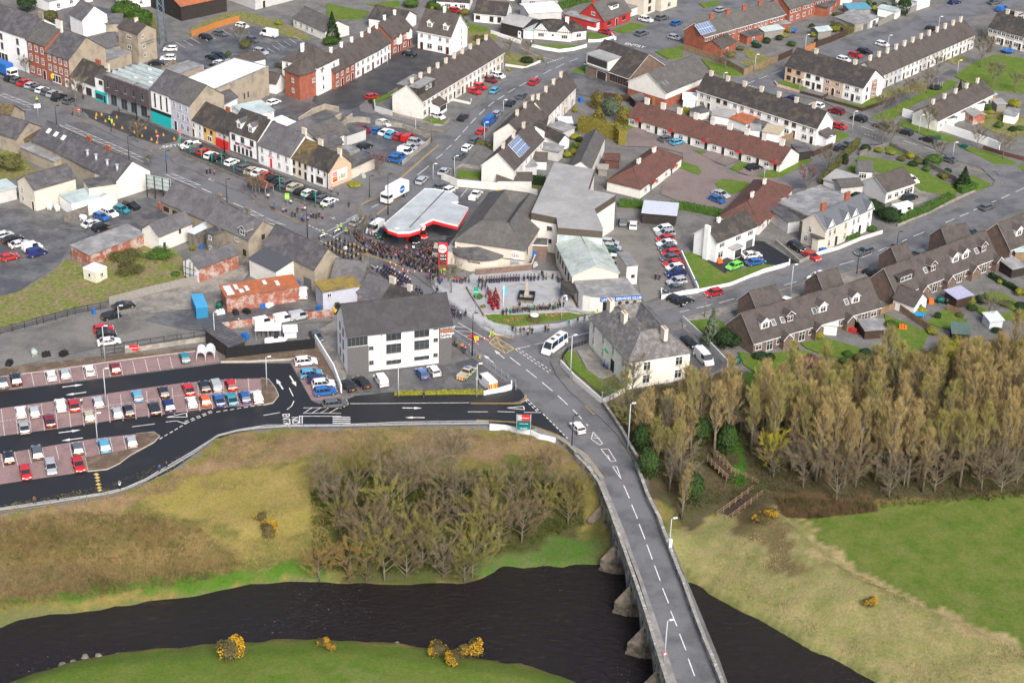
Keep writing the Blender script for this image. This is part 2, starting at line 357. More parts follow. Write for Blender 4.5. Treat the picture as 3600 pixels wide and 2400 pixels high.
concrete=mat('yard_concrete',(.27,.25,.22),.8,.25,1.5,c2=(.15,.14,.13),s2=.2,th=.5,world=True)
gravel=mat('grey_gravel',(.19,.18,.165),.95,.3,5.0,c2=(.11,.105,.10),s2=.08,th=.52,world=True)
lawnm=mat('lawn_grass',(.085,.15,.016),.95,.3,1.8,c2=(.125,.155,.03),s2=.35,th=.52,world=True)
roughgrass=mat('rough_grass',(.15,.17,.04),.95,.45,1.2,c2=(.20,.16,.085),s2=.3,th=.5,world=True,bump=.5)
soil=mat('bare_soil',(.12,.085,.06),.95,.3,3.0,c2=(.2,.15,.11),s2=.4,th=.55,world=True)
blockgrey=mat('grey_block_paving',(.36,.37,.385),.75,.12,2.5,c2=(.26,.265,.28),s2=.3,th=.57,world=True)
deckm=mat('terracotta_tiles',(.23,.10,.06),.8,.15,2)
paint=mat('road_paint',(.68,.67,.64),.7,.22,3.0,c2=(.45,.45,.44),s2=1.2,th=.6,world=True)
ypaint=mat('yellow_road_paint',(.58,.40,.13),.7,.22,3.0,c2=(.4,.3,.13),s2=1.2,th=.6,world=True)
LV={0:.02,1:.07,2:.12,3:.17,4:.22,5:.27}
NSH=[0]
def sheet(name,s,m,lv=0,top=None,kind='structure',rnd=0,z=None,**kw):
 pts=W2(s);
 if rnd:pts=smooth(pts+[pts[0]],rnd)[:-1]
 b_=MB()
 NSH[0]+=1;dz=.0012*(NSH[0]%37)
 if top:b_.prism(pts,.0,top+dz*.6,0)
 else:b_.prism(pts,LV[lv]+dz,LV[lv]+dz,0)
 return b_.build(name,m,kind=kind,**kw)
def road(s,m=asphalt,lv=0,**k):return sheet('road',s,m,lv,**k)
def walk(s,m=pave,h=.24,**k):return sheet('pavement',s,m,top=h,**k)
def lawn(s,m=lawnm,h=.26,**k):return sheet('lawn',s,m,top=h,**k)
road("A -900 280 0 575 230 700 480 785 760 930 1000 1045 1180 1105 1300 1180 1560 1290 1720 1350 1760 1395 2080 1545 2150 1570 E 60 60 150 170 370 245 500 315 620 400 650 440 790 540 860 610 960 690 1060 745 1180 760 1500 740 1440 930 1480 1020 1560 1120 1660 1210 1770 1300 1860 1400 1960 1568 H 2060 150 2130 350 2260 650 2340 820 2500 1300 2590 1568 2900 2400 2600 2400 2310 1568 2240 1350 2150 1080 2050 800 1960 550 1840 260 1800 155 1680 0 E 1600 1500 1480 1430 1310 1385 1265 1210 1285 1180 1270 1150 1200 1115 1130 1040 960 915 890 870 770 745 600 520 470 450 330 390 0 240 D 1950 20 A 1800 1560 1560 1440 1300 1330 1100 1225 870 1120 600 990 400 905 250 840 0 790 -900 500")
road("A -900 700 0 720 290 830 290 900 0 880 -900 860",lv=1)
road("A 2150 1570 B 0 1470 120 1420 230 1375 330 1305 500 1150 680 995 640 950 800 870 1000 680 1120 570 1300 490 1420 425 1500 395 1740 345 1850 280 2000 200 2352 60 2352 340 2150 370 1900 350 1760 400 1560 490 1400 550 1330 600 1250 680 1100 770 1000 870 880 1010 780 1120 700 1210 600 1330 480 1450 E 250 -60 160 30 60 60 A 2200 1568",lv=1)
road("B 1900 280 2352 0 C 0 -60 400 -240 1000 -400 1200 -250 520 20 380 60 100 110 0 150 B 2352 340 2100 350",lv=0)
road("E 1180 760 1700 655 1760 625 1990 600 2352 530 F 330 430 700 320 1000 215 1300 120 1600 10 C 1620 1530 1880 1440 2140 1325 2210 1290 2190 1230 2352 1190 2352 1440 2000 1568 F 1780 70 1600 175 1350 250 1260 300 800 410 300 555 0 645 E 2352 640 1700 790 1530 835 1450 885 1440 930 1300 850",lv=1)
road("C 2352 1100 3300 900 3300 1300 2352 1440 2200 1300",lv=0)
road("C 2230 1290 2160 1190 1900 1110 1700 1010 1560 950 1400 900 1240 820 1100 760 960 700 700 640 560 620 560 580 640 530 700 500 760 420 900 340 1200 240 1600 110 1900 10 2352 -150 3000 -300 3100 100 2400 30 2050 100 1700 300 1500 350 1250 440 1100 440 800 520 740 560 900 660 1040 690 1250 790 1480 870 1700 960 1900 1060 2100 1140 2352 1200",asphalt,2)
road("C 480 620 200 540 180 510 300 545 520 545 700 470 860 375 1000 330 1150 260 1300 330 1150 440 800 560 700 640 800 700 1000 790 1040 900 1200 970 1150 1010 1040 1050 1000 1010 1060 900 1000 860 1030 820",asphalt,3)
road("C 1240 1000 1130 1060 1000 1100 900 1180 800 1230 760 1260 640 1250 900 1090 1000 1050 1040 1010 1180 960 1500 1000",asphalt,4)
sheet('road',"D -1500 1420 0 1130 1530 935 2000 935 2145 1190 2200 1215 E 0 1205 1220 1205 1285 1190 1380 1270 1560 1450 E 1340 1385 930 1330 0 1350 D 1800 1370 1560 1430 1420 1500 1330 1568 G 1200 95 1000 190 800 240 640 280 0 385 -1500 600",asphalt_new,0)
sheet('road',"A 550 745 760 790 780 765 920 800 1240 940 1220 970 1100 1000 1050 995 620 830 600 790",asphalt_mid,2)
sheet('road',"A 1240 1050 1240 960 1420 980 1600 1080 1800 1150 2000 1240 2330 1370 2290 1430 2200 1440 1750 1260 1450 1150",asphalt_mid,2)
sheet('road',"A 1130 300 1320 270 1640 180 1800 190 1960 260 2150 290 2200 330 2000 420 1880 480 1650 470 1400 540 1270 500 1000 460 1090 400",aw_,1)
sheet('road',"A 560 60 640 40 900 100 800 130 800 260 700 280 480 180 420 60",aw_,1)
sheet('road',"A 1850 660 2000 660 2200 700 2352 740 B 0 700 200 740 400 880 540 880 640 960 680 990 420 1150 0 1000 A 2200 860 2000 860 1700 780 1850 740",aw_,1)
sheet('road',"B 0 900 200 850 420 880 610 960 600 1000 430 1150 240 1100 100 1000 0 1000",aw_,2)
sheet('road',"B -150 580 100 500 300 390 530 320 760 390 740 430 560 500 450 560 230 700 60 760 -150 740 A 2150 700",asphalt_mid,2)
sheet('road',"A -200 1568 0 1430 250 1455 440 1530 560 1560 700 1568 850 1568 D 330 0 1000 40 480 130 400 260 130 440 0 470 -300 520 A -600 1568",aw_,1)
sheet('road',"A 560 1560 900 1400 1020 1360 1120 1420 1180 1480 1100 1568",aw_,2)
sheet('yard',"D 780 520 1250 420 1500 330 1640 260 1700 240 1720 340 2150 420 2200 560 2290 640 2300 600 2352 560 2352 640 1550 710 1400 700 860 790 100 960 -300 1010 -300 780 100 740 500 620 760 560",gravel,1)
sheet('yard',"D 800 520 1250 420 1500 330 1700 240 1720 340 1550 420 1540 560 1300 560 1000 600 900 620 830 600",concrete,2,rnd=1)
sheet('yard',"D 1000 640 1100 590 1300 580 1560 590 1900 520 2180 520 2200 600 1600 690 1350 720 1150 680",aw_,3,rnd=2)
sheet('yard',"E 0 990 200 1010 760 940 900 905 1160 1060 1170 1110 980 1150 340 1140 0 1140",aw_,2)
sheet('yard',"D 2210 700 2300 650 2352 640 E 40 1020 0 1140 0 1150 D 2310 1060 2160 790",concrete,3)
sheet('yard',"B 1980 500 1700 520 1560 500 1580 640 1800 690 2000 660 2352 700 2352 500",aw_,2)
sheet('yard',"E 60 60 250 -60 B 480 1450 620 1310 870 1300 1000 1340 900 1420 800 1568 E 750 100 660 330 640 350 500 315 370 245 150 170",aw_,2)
sheet('yard',"E 1790 30 1900 0 B 1890 1430 2060 1450 2320 1568 E 2352 0 2352 30 2200 480 2080 520 2060 460 2040 330 1900 250",gravel,2)
sheet('yard',"F 70 175 480 95 560 100 800 250 690 270 330 260 290 325",asphalt_new,2)
sheet('yard',"C 1600 1270 1790 1340 1560 1440 1420 1400 1500 1290",concrete,2)
sheet('yard',"E 2150 760 F 0 700 310 960 60 1060 0 1070 E 2300 1070",aw_,3)
sheet('road',"B 1990 860 2100 930 2352 1000 C 0 970 150 1080 350 1200 560 1230 800 1230 760 1290 740 1400 250 1470 0 1440 B 2352 1420 2300 1380 2200 1340 2230 1200 2352 1150 2352 1060 2200 1020 1930 1010 1900 930",tr_,2)
sheet('road',"C 700 1240 900 1180 1060 1050 1150 990 1200 1010 960 1190 860 1290 760 1300",aw_,3)
walk("A -900 80 0 400 330 560 500 600 740 725 920 800 1050 850 1300 950 1580 1050 1780 1130 2005 1215 2270 1310 B 60 1240 230 1170 380 1240 330 1300 220 1370 110 1420 0 1465 A 2260 1440 2230 1400 2330 1365 2000 1235 1800 1145 1600 1070 1420 975 1240 930 920 800 780 760 550 740 420 700 330 660 0 540 -900 230")
walk("A 480 785 600 790 620 830 1060 1000 1110 1000 1100 1035 1000 1045 760 930",rnd=1)
walk("A 1180 1105 1230 1060 1450 1155 1750 1265 2210 1440 2260 1440 2290 1420 2352 1420 B 0 1430 10 1465 A 2250 1500 2240 1540 2190 1545 2080 1545 1760 1395 1720 1350 1560 1290 1330 1180 1200 1130")
walk("A -900 500 0 790 250 840 400 905 600 990 870 1120 1100 1225 1300 1330 1560 1440 1800 1560 1740 1568 1500 1450 1180 1320 1020 1240 920 1150 560 970 300 880 0 830 -900 600")
walk("D 1740 0 1850 25 1950 20 E 0 240 330 390 470 450 600 520 770 745 890 870 1130 1040 1200 1115 1150 1080 900 905 760 800 720 640 560 530 280 400 0 280")
walk("E 340 1140 980 1160 1170 1130 1190 1100 1240 1130 1262 1165 1230 1195 1180 1205 50 1208 0 1205 100 1165",asphalt_new)
walk("E 60 60 150 40 500 290 620 330 640 360 620 420 500 330 370 245 150 170 70 120")
walk("E 615 380 640 350 700 340 860 380 900 460 960 540 1010 640 1180 690 1500 665 1640 625 1750 600 1760 620 1500 690 1180 745 1060 740 960 690 860 610 700 480 640 440",pave_lt)
walk("E 840 380 920 310 1300 300 1500 310 1560 440 1620 560 1760 580 1720 600 1480 590 1200 610 980 600 870 430",blockgrey,.30)
walk("E 1450 885 1530 835 1700 790 1700 850 1600 850 1520 900 1510 980 1640 1100 1790 1215 1830 1215 1990 1500 2000 1568 H 2040 60 2120 270 2200 430 2280 650 2352 820 2590 1568 2640 1568 2900 2400 2950 2400 2600 1400 2260 570 2130 300 2060 130 1990 0 E 1900 1430 1770 1300 1660 1210 1560 1120 1480 1020 1440 930")
walk("E 1340 1385 1480 1440 1600 1505 1680 1568 H 1800 155 1840 260 1960 550 2050 800 2150 1080 2240 1350 2310 1568 2600 2400 2540 2400 2250 1568 2170 1290 2105 1050 2045 860 1970 660 1900 490 1830 300 1770 150 1700 70 1640 0 E 1530 1500 1440 1460 1300 1405",mat('pale_footway',(.27,.26,.25),.8,.15,2,c2=(.2,.19,.185),s2=.4,world=True))
walk("E 1760 620 1990 600 2352 540 F 330 430 700 320 1000 215 1300 120 1600 10 1590 -20 1270 90 1080 165 940 200 800 250 730 260 690 290 100 450 0 465 E 2200 500 2080 530 1960 580 1790 590")
walk("C 1620 1530 1880 1440 2140 1325 2205 1290 2200 1240 2130 1180 2030 1140 2150 1250 2130 1290 2010 1330 1880 1400 1500 1545")
walk("F 0 645 300 555 800 410 1260 300 1350 250 1600 175 1780 70 1900 20 1950 50 1800 130 1650 200 1400 300 1260 340 850 460 300 590 0 690",m=concrete)
walk("B 640 960 680 990 640 1020 400 1200 240 1180 420 1150 610 1000")
walk("B 120 740 180 690 240 790 360 800 600 870 740 860 760 840 800 870 740 905 600 895 400 840 240 790 130 770")
walk("B 1380 395 1420 430 1400 470 1300 500 1120 570 1000 670 800 850 760 830 960 670 1090 560 1270 470 1400 440")
walk("B 1770 395 1560 488 1400 550 1330 600 1250 680 1100 770 1000 870 880 1010 780 1120 700 1210 620 1320 700 1320 780 1240 860 1130 960 1010 1110 820 1300 680 1440 580 1600 500 1700 440")
walk("C 700 640 960 705 1240 825 1400 905 1560 955 1700 1015 1900 1115 2100 1175 2320 1180 2352 1160 2300 1150 2100 1110 1880 1010 1740 980 1500 880 1250 790 1020 700 900 650 780 620",m=pave)
# ---------------- building kit ----------------
def wallmat(name,c,**k):return mat(name,c,.85,k.pop('var',.07),k.pop('scale',.9),c2=k.pop('c2',tuple(x*.82 for x in c)),s2=k.pop('s2',.35),th=k.pop('th',.62),**k)
white=wallmat('white_render',(.80,.80,.79));ow_=wallmat('off_white_render',(.69,.675,.63));cream=wallmat('cream_render',(.61,.56,.475))
beige=wallmat('weathered_beige_render',(.36,.31,.24),c2=(.24,.21,.17),th=.55);greyr=wallmat('grey_render',(.50,.50,.50));paleblue=wallmat('pale_blue_render',(.46,.48,.56))
yellow=wallmat('yellow_render',(.66,.42,.15));peach=wallmat('peach_render',(.56,.40,.28));redw=wallmat('red_render',(.42,.035,.035))
brick=mat('red_brick',(.34,.115,.07),.85,.15,3,c2=(.27,.09,.06),s2=.8,stripe=20,sw=.18);bb_=mat('brown_brick',(.21,.145,.115),.85,.2,3,c2=(.15,.11,.09),s2=1.0,stripe=20,sw=.2)
bo_=mat('weathered_brick',(.30,.11,.075),.9,.25,2,c2=(.42,.36,.32),s2=.5,th=.53);stone=mat('rubble_stone',(.20,.185,.16),.92,.35,2.4,c2=(.12,.11,.10),s2=1.2,th=.5,bump=.6,bscale=3)
stonelt=mat('pale_stone_facing',(.42,.38,.32),.9,.3,3,c2=(.3,.27,.22),s2=1.5,bump=.5,bscale=4)
slate=mat('slate_roof',(.082,.08,.088),.7,.25,1.2,c2=(.13,.12,.125),s2=.5,th=.52,stripe=11,sw=.3);sp_=mat('purple_slate_roof',(.105,.10,.107),.7,.2,1.2,c2=(.14,.135,.14),s2=.4,stripe=11,sw=.22)
td_=mat('dark_tile_roof',(.05,.046,.045),.8,.25,1.2,c2=(.095,.08,.065),s2=.5,th=.55,stripe=9,sw=.3);tb_=mat('brown_tile_roof',(.092,.078,.073),.8,.2,1.4,c2=(.068,.058,.052),s2=.45,th=.55,stripe=9,sw=.3)
tilered=mat('red_brown_tile_roof',(.135,.065,.052),.8,.22,1.4,c2=(.095,.055,.045),s2=.5,th=.55,stripe=9,sw=.35);tilegrey=mat('grey_tile_roof',(.10,.095,.09),.8,.2,1.4,c2=(.12,.115,.11),s2=.4,stripe=9,sw=.3)
mossy=mat('mossy_slate_roof',(.085,.07,.055),.9,.35,1.4,c2=(.16,.115,.04),s2=.35,th=.57,stripe=11,sw=.25);moss=mat('moss_covered_roof',(.27,.20,.05),.95,.3,1.5,c2=(.15,.12,.07),s2=.3)
felt=mat('felt_flat_roof',(.20,.20,.20),.8,.25,.8,c2=(.30,.30,.30),s2=.3,th=.52);fd_=mat('dark_felt_roof',(.07,.07,.075),.75,.2,1,c2=(.13,.125,.12),s2=.3)
fw_=mat('white_membrane_roof',(.78,.79,.80),.6,.06,.5);mg_=mat('grey_metal_roof',(.37,.365,.355),.55,.08,.8,c2=(.30,.295,.285),s2=.15,stripe=6,stripe_axis='Y',sw=.16);mp_=mat('pale_metal_roof',(.45,.53,.54),.5,.12,.7,c2=(.34,.40,.39),s2=.2)
canopyroof=mat('canopy_metal_roof',(.46,.49,.51),.45,.1,.5,c2=(.38,.40,.41),s2=.2,stripe=9,stripe_axis='X',sw=.12);greenmetal=mat('pale_green_metal_roof',(.42,.47,.44),.6,.2,.8,c2=(.27,.30,.27),s2=.25,th=.56,stripe=5,sw=.1)
rust=mat('rusty_sheet_roof',(.42,.13,.05),.8,.25,1.0,c2=(.30,.12,.07),s2=.4,stripe=8,stripe_axis='X',sw=.2);darkclad=mat('dark_bronze_cladding',(.085,.07,.075),.5,.15,1.5,c2=(.11,.09,.1),s2=.4)
dw_=mat('dark_board_cladding',(.035,.03,.028),.8,.3,2);browncl=mat('brown_fascia_boarding',(.10,.085,.065),.7,.15,2,stripe=14,stripe_axis='X',sw=.3);gb_=mat('grey_brick_facing',(.13,.125,.13),.8,.15,3,stripe=20,sw=.25)
timber=mat('fence_timber',(.30,.21,.12),.85,.25,2.5,c2=(.22,.16,.10),s2=.8,stripe=22,stripe_axis='X',sw=.3);tk_=mat('dark_stained_timber',(.07,.045,.035),.85,.25,2.5,stripe=22,stripe_axis='X',sw=.3);tg_=mat('grey_weathered_timber',(.27,.255,.235),.9,.25,2.5,stripe=22,stripe_axis='X',sw=.3)
to_=mat('orange_fence_timber',(.46,.19,.06),.85,.2,2.5,stripe=22,stripe_axis='X',sw=.25)
bk_=mat('concrete_block_wall',(.34,.31,.27),.9,.2,1.2,c2=(.24,.22,.19),s2=.5);whitep=mat('white_painted_metal',(.82,.82,.82),.5,.04,2);bp_=mat('black_painted_metal',(.02,.02,.022),.5,.1,2)
greyp=mat('galvanised_metal',(.42,.45,.48),.45,.08,3,metal=.4);teal=mat('teal_shopfront',(.02,.42,.42),.5,.05,2);redp=mat('red_paint',(.62,.03,.035),.5,.06,2);greenp=mat('green_paint',(.02,.28,.16),.5,.1,2)
bluep=mat('blue_paint',(.02,.13,.42),.5,.1,2);orangep=mat('orange_paint',(.75,.16,.03),.5,.08,2);yellowp=mat('yellow_paint',(.75,.48,.03),.5,.08,2);purplep=mat('purple_paint',(.16,.03,.12),.5,.08,2)
glass=mat('window_glass',(.035,.04,.045),.12,.3,1.2,spec=.7);glassl=mat('curtained_glass',(.16,.17,.18),.2,.25,2,spec=.6);fW=mat('white_window_frame',(.78,.78,.78),.5,.03,2);frameB=mat('brown_window_frame',(.07,.035,.025),.5,.05,2);frameG=mat('grey_window_frame',(.12,.13,.14),.5,.05,2)
doorR=mat('dark_red_door',(.12,.012,.018),.5,.08,3);doorB=mat('dark_door',(.04,.03,.03),.5,.08,3);pot=mat('chimney_pot_clay',(.40,.20,.10),.85,.12,4);solar=mat('solar_cell',(.14,.19,.30),.25,.1,4,spec=.8);panelw=mat('clear_roof_sheet',(.60,.64,.66),.3,.08,2)
WC={}
def win_mesh(w,h,st,kind):
 key=(round(w,2),round(h,2),st,kind)
 if key in WC:return WC[key]
 b_=MB();fr={'w':fW,'b':frameB,'g':frameG}[st];t=.07;dm={'w':fW,'r':doorR,'b':doorB,'d':doorB}
 if kind=='w':
  b_.box(-w/2,w/2,-.04,.0,0,h,1)
  for a in((-w/2,w/2,0,t),(-w/2,w/2,h-t,h),(-w/2,-w/2+t,t,h-t),(w/2-t,w/2,t,h-t)):b_.box(a[0],a[1],-.08,0,a[2],a[3],0)
  k=1 if w>.8 else 0
  if w>1.7:k=2
  for i in range(k):x=-w/2+w*(i+1)/(k+1);b_.box(x-t/2,x+t/2,-.075,0,t,h-t,0)
  if h>1.0:b_.box(-w/2+t,w/2-t,-.07,0,h*.66,h*.66+.05,0)
  b_.box(-w/2-.08,w/2+.08,-.14,0,-.1,-.005,2)
  ms=[fr,glass,kerbm]
 elif kind in 'drD':
  m0={'d':doorB,'r':doorR,'D':fW}[kind]
  b_.box(-w/2,w/2,-.05,0,0,h,0);b_.box(-w/2-.07,-w/2-.001,-.08,0,0,h+.07,1);b_.box(w/2+.001,w/2+.07,-.08,0,0,h+.07,1);b_.box(-w/2,w/2,-.08,0,h+.002,h+.07,1)
  b_.box(-w*.28,w*.28,-.065,-.05,h*.55,h*.85,2);ms=[m0,fr,glass]
 elif kind=='g':
  b_.box(-w/2,w/2,-.05,0,0,h,0)
  for i in range(1,5):b_.box(-w/2,w/2,-.065,-.05,h*i/5,h*i/5+.03,1)
  ms=[{'w':fW,'b':frameB,'g':frameG}[st],frameG]
 elif kind=='s':
  b_.box(-w/2,w/2,-.04,0,0,h,1);b_.box(-w/2,w/2,-.1,0,0,.25,0);b_.box(-w/2,w/2,-.12,0,h,h+.12,0)
  k=max(2,int(w/1.2))
  for i in range(k+1):x=-w/2+w*i/k;x=min(max(x,-w/2+.05),w/2-.05);b_.box(x-.05,x+.05,-.09,0,.25,h,0)
  ms=[fr,glass]
 WC[key]=b_.mesh({'w':'window','d':'door','r':'door','D':'door','g':'garage_door','s':'shop_window'}[kind],ms);return WC[key]
KN={'w':'window','d':'door','r':'door','D':'door','g':'garage_door','s':'shop_window'}
def opening(root,face,L,D,kind,u,z,w,h,st='w'):
 o=link(KN[kind],win_mesh(w,h,st,kind),root)
 if face=='f':o.location=(u,-.005,z)
 elif face=='r':o.location=(L+.005,u,z);o.rotation_euler=(0,0,math.pi/2)
 elif face=='l':o.location=(-.005,D-u,z);o.rotation_euler=(0,0,-math.pi/2)
 elif face=='b':o.location=(L-u,D+.005,z);o.rotation_euler=(0,0,math.pi)
 return o
CHM={}
def chimney(roof,x,y,z,h=1.6,w=.9,d=.6,pots=3,m=None,pm=None):
 m=m or cream;key=(h,w,d,pots,m.name)
 if key not in CHM:
  b_=MB();b_.box(-w/2,w/2,-d/2,d/2,-1.0,h,0);b_.box(-w/2-.07,w/2+.07,-d/2-.07,d/2+.07,h+.001,h+.14,0)
  for i in range(pots):b_.cyl((-w/2+w*(i+.5)/pots,0),.11,h+.14,h+.42,7,1,.09)
  CHM[key]=b_.mesh('chimney',[m,pot])
 o=link('chimney',CHM[key],roof);o.location=(x,y,z);return o
def roof_obj(root,L,D,e,rise,kind,m,ov=.3,ox=.25,t=.14,vm=None,lo=None,hi=None):
 b_=MB();e+=.012;xa=-ox if lo is None else lo;xb=L+ox if hi is None else L-hi
 if kind=='gx':
  k=rise/(D/2);pr=[(-ov,e-ov*k),(D/2,e+rise),(D+ov,e-ov*k),(D+ov,e-ov*k+t),(D/2,e+rise+t),(-ov,e-ov*k+t)]
  A_=[(xa,y,z) for y,z in pr];B_=[(xb,y,z) for y,z in pr]
  for i in range(6):b_.face([A_[i],A_[(i+1)%6],B_[(i+1)%6],B_[i]][::-1],0)
  for S_,rv_ in((A_,0),(B_,1)):
   for q in((0,1,4,5),(1,2,3,4)):f=[S_[j] for j in q];b_.face(f if not rv_ else f[::-1],1 if vm else 0)
  b_.tube([(xa,D/2,e+rise+t),(xb,D/2,e+rise+t)],.09,5,2)
  if vm:b_.box(xa,xb,-ov-.06,-ov-.002,e-ov*k-.05,e-ov*k+.08,1)
 elif kind=='gy':
  k=rise/(L/2);pr=[(-ov,e-ov*k),(L/2,e+rise),(L+ov,e-ov*k),(L+ov,e-ov*k+t),(L/2,e+rise+t),(-ov,e-ov*k+t)]
  A_=[(x,-ox,z) for x,z in pr];B_=[(x,D+ox,z) for x,z in pr]
  for i in range(6):b_.face([A_[i],A_[(i+1)%6],B_[(i+1)%6],B_[i]],0)
  for S_,rv_ in((A_,1),(B_,0)):
   for q in((0,1,4,5),(1,2,3,4)):f=[S_[j] for j in q];b_.face(f if not rv_ else f[::-1],1 if vm else 0)
  b_.tube([(L/2,-ox,e+rise+t),(L/2,D+ox,e+rise+t)],.09,5,2)
 elif kind in('hip','well'):
  k=min(L,D)/2;o=ov
  c=[(-o,-o,e-.1),(L+o,-o,e-.1),(L+o,D+o,e-.1),(-o,D+o,e-.1)]
  for i in range(4):a,q=c[i],c[(i+1)%4];b_.face([a,q,(q[0],q[1],q[2]+t),(a[0],a[1],a[2]+t)],1 if vm else 0)
  b_.face(c[::-1],0);c=[(x,y,z+t) for x,y,z in c]
  if kind=='hip':
   if L>=D:r0,r1=(k,D/2,e+rise),(L-k,D/2,e+rise);fs=[(c[0],c[1],r1,r0),(c[1],c[2],r1),(c[2],c[3],r0,r1),(c[3],c[0],r0)];rg=[(c[0],r0),(c[1],r1),(c[2],r1),(c[3],r0),(r0,r1)]
   else:r0,r1=(L/2,k,e+rise),(L/2,D-k,e+rise);fs=[(c[0],c[1],r0),(c[1],c[2],r1,r0),(c[2],c[3],r1),(c[3],c[0],r0,r1)];rg=[(c[0],r0),(c[1],r0),(c[2],r1),(c[3],r1),(r0,r1)]
   for f in fs:b_.face(f,0)
  else:
   q=k*.62;r=[(q,q,e+rise),(L-q,q,e+rise),(L-q,D-q,e+rise),(q,D-q,e+rise)];q2=k*.86;z2=e+rise*.45
   s_=[(q2,q2,z2),(L-q2,q2,z2),(L-q2,D-q2,z2),(q2,D-q2,z2)];rg=[]
   for i in range(4):j=(i+1)%4;b_.face([c[i],c[j],r[j],r[i]],0);b_.face([r[i],r[j],s_[j],s_[i]],0);rg+=[(c[i],r[i]),(r[i],r[j])]
   b_.face(s_,0)
  for a,q in rg:b_.tube([a,q],.09,5,2)
 elif kind=='flat':
  pw=.25;b_.box(pw,L-pw,pw,D-pw,e-.3,e-.12,0)
  for a in((-.04,L+.04,-.04,pw),(-.04,L+.04,D-pw,D+.04),(-.04,pw,pw+.001,D-pw-.001),(L-pw,L+.04,pw+.001,D-pw-.001)):b_.box(*a,e-.3,e+.06,1 if vm else 0)
 elif kind=='slab':
  b_.box(-ov,L+ov,-ov,D+ov,e,e+.2,1 if vm else 0);b_.box(-ov+.1,L+ov-.1,-ov+.1,D+ov-.1,e+.2,e+.215,0)
 elif kind=='mono':
  pr=[(-ov,e-ov*rise/D),(D+ov,e+rise+ov*rise/D)]
  for dz,r in((t,0),(0,1)):
   f=[(xa,pr[0][0],pr[0][1]+dz),(xb,pr[0][0],pr[0][1]+dz),(xb,pr[1][0],pr[1][1]+dz),(xa,pr[1][0],pr[1][1]+dz)];b_.face(f[::-1] if r else f,0)
  q=[(xa,pr[0][0],pr[0][1]),(xb,pr[0][0],pr[0][1]),(xb,pr[1][0],pr[1][1]),(xa,pr[1][0],pr[1][1])]
  for i in range(4):a,c_=q[i],q[(i+1)%4];b_.face([a,c_,(c_[0],c_[1],c_[2]+t),(a[0],a[1],a[2]+t)],1 if vm else 0)
 ridge=mossy if m in(td_,tb_,slate,mossy) else m
 return b_.build('roof',[m,vm or m,ridge],root)
def wall_obj(root,L,D,e,rise,kind,m,side=None,band=None):
 b_=MB();x1=L-.004
 if kind=='gx':
  pr=[(0,0),(D,0),(D,e),(D/2,e+rise),(0,e)]
  b_.face([(0,0,0),(x1,0,0),(x1,0,e),(0,0,e)],0);b_.face([(x1,D,0),(0,D,0),(0,D,e),(x1,D,e)],0)
  b_.face([(x1,y,z) for y,z in pr],1);b_.face([(0,y,z) for y,z in pr][::-1],1)
 elif kind=='gy':
  pr=[(0,0),(x1,0),(x1,e),(L/2,e+rise),(0,e)]
  b_.face([(x,0,z) for x,z in pr],0);b_.face([(x,D,z) for x,z in pr][::-1],0)
  b_.face([(x1,0,0),(x1,D,0),(x1,D,e),(x1,0,e)],1);b_.face([(0,D,0),(0,0,0),(0,0,e),(0,D,e)],1)
 elif kind=='mono':
  b_.face([(0,0,0),(x1,0,0),(x1,0,e),(0,0,e)],0);b_.face([(x1,D,0),(0,D,0),(0,D,e+rise),(x1,D,e+rise)],0)
  b_.face([(x1,0,0),(x1,D,0),(x1,D,e+rise),(x1,0,e)],1);b_.face([(0,D,0),(0,0,0),(0,0,e),(0,D,e+rise)],1)
 else:
  t=e-.012 if kind!='flat' else e
  b_.face([(0,0,0),(x1,0,0),(x1,0,t),(0,0,t)],0);b_.face([(x1,D,0),(0,D,0),(0,D,t),(x1,D,t)],0)
  b_.face([(x1,0,0),(x1,D,0),(x1,D,t),(x1,0,t)],1);b_.face([(0,D,0),(0,0,0),(0,0,t),(0,D,t)],1)
 o=b_.build('wall',[m,side or m],root)
 return o
def frame_of(p0,p1):
 a=Vector(p0[:2]);b=Vector(p1[:2]);d=b-a;return a,d.length,math.atan2(d.y,d.x)
def house(name,label,cat,p0,p1,depth,eave,rise=0,kind='gx',wm=None,rm=None,side=None,z=0.0,win=(),chim=(),vm=None,ov=.3,ox=.25,group=None,st='w',pm=None,lo=None,hi=None,base=0.0):
 """p0,p1: left and right front corner in the photo (string, at height z) or world points; depth in metres, or (string, z) naming a far corner of a side"""
 if isinstance(p0,str):a,b=W(p0+' '+p1 if p1 else p0,z)
 else:a,b=p0,p1
 o,L,rz=frame_of(a,b)
 if not isinstance(depth,(int,float)):
  q=W(depth[0],depth[1])[0];depth=abs(-math.sin(rz)*(q.x-o.x)+math.cos(rz)*(q.y-o.y))
 D=depth
 root=empty(name,(o.x,o.y,base),rz,label=label,cat=cat,group=group)
 root['L']=L;root['D']=D
 wall_obj(root,L,D,eave,rise,kind,wm,side)
 r=roof_obj(root,L,D,eave,rise,kind,rm,ov,ox,vm=vm,lo=lo,hi=hi)
 for c in chim:
  fx,fy,h,pots=c[:4];m_=c[4] if len(c)>4 else cream
  zz=eave+rise*(1-abs(fy-.5)*2) if kind in('gx',) else(eave+rise*(1-abs(fx-.5)*2) if kind=='gy' else eave+rise*.9)
  hh=chimney(r,fx*L,fy*D,zz,h,.45+.28*pots,.55,pots,m_)
 for wspec in win:
  f,k,zz,us,ww,h=wspec[:6];s_=wspec[6] if len(wspec)>6 else st
  span=L if f in 'fb' else D
  for u in us:
   uu=u*span if f!='l' else u*span
   opening(root,f,L,D,k,uu,zz,ww,h,s_)
 return root
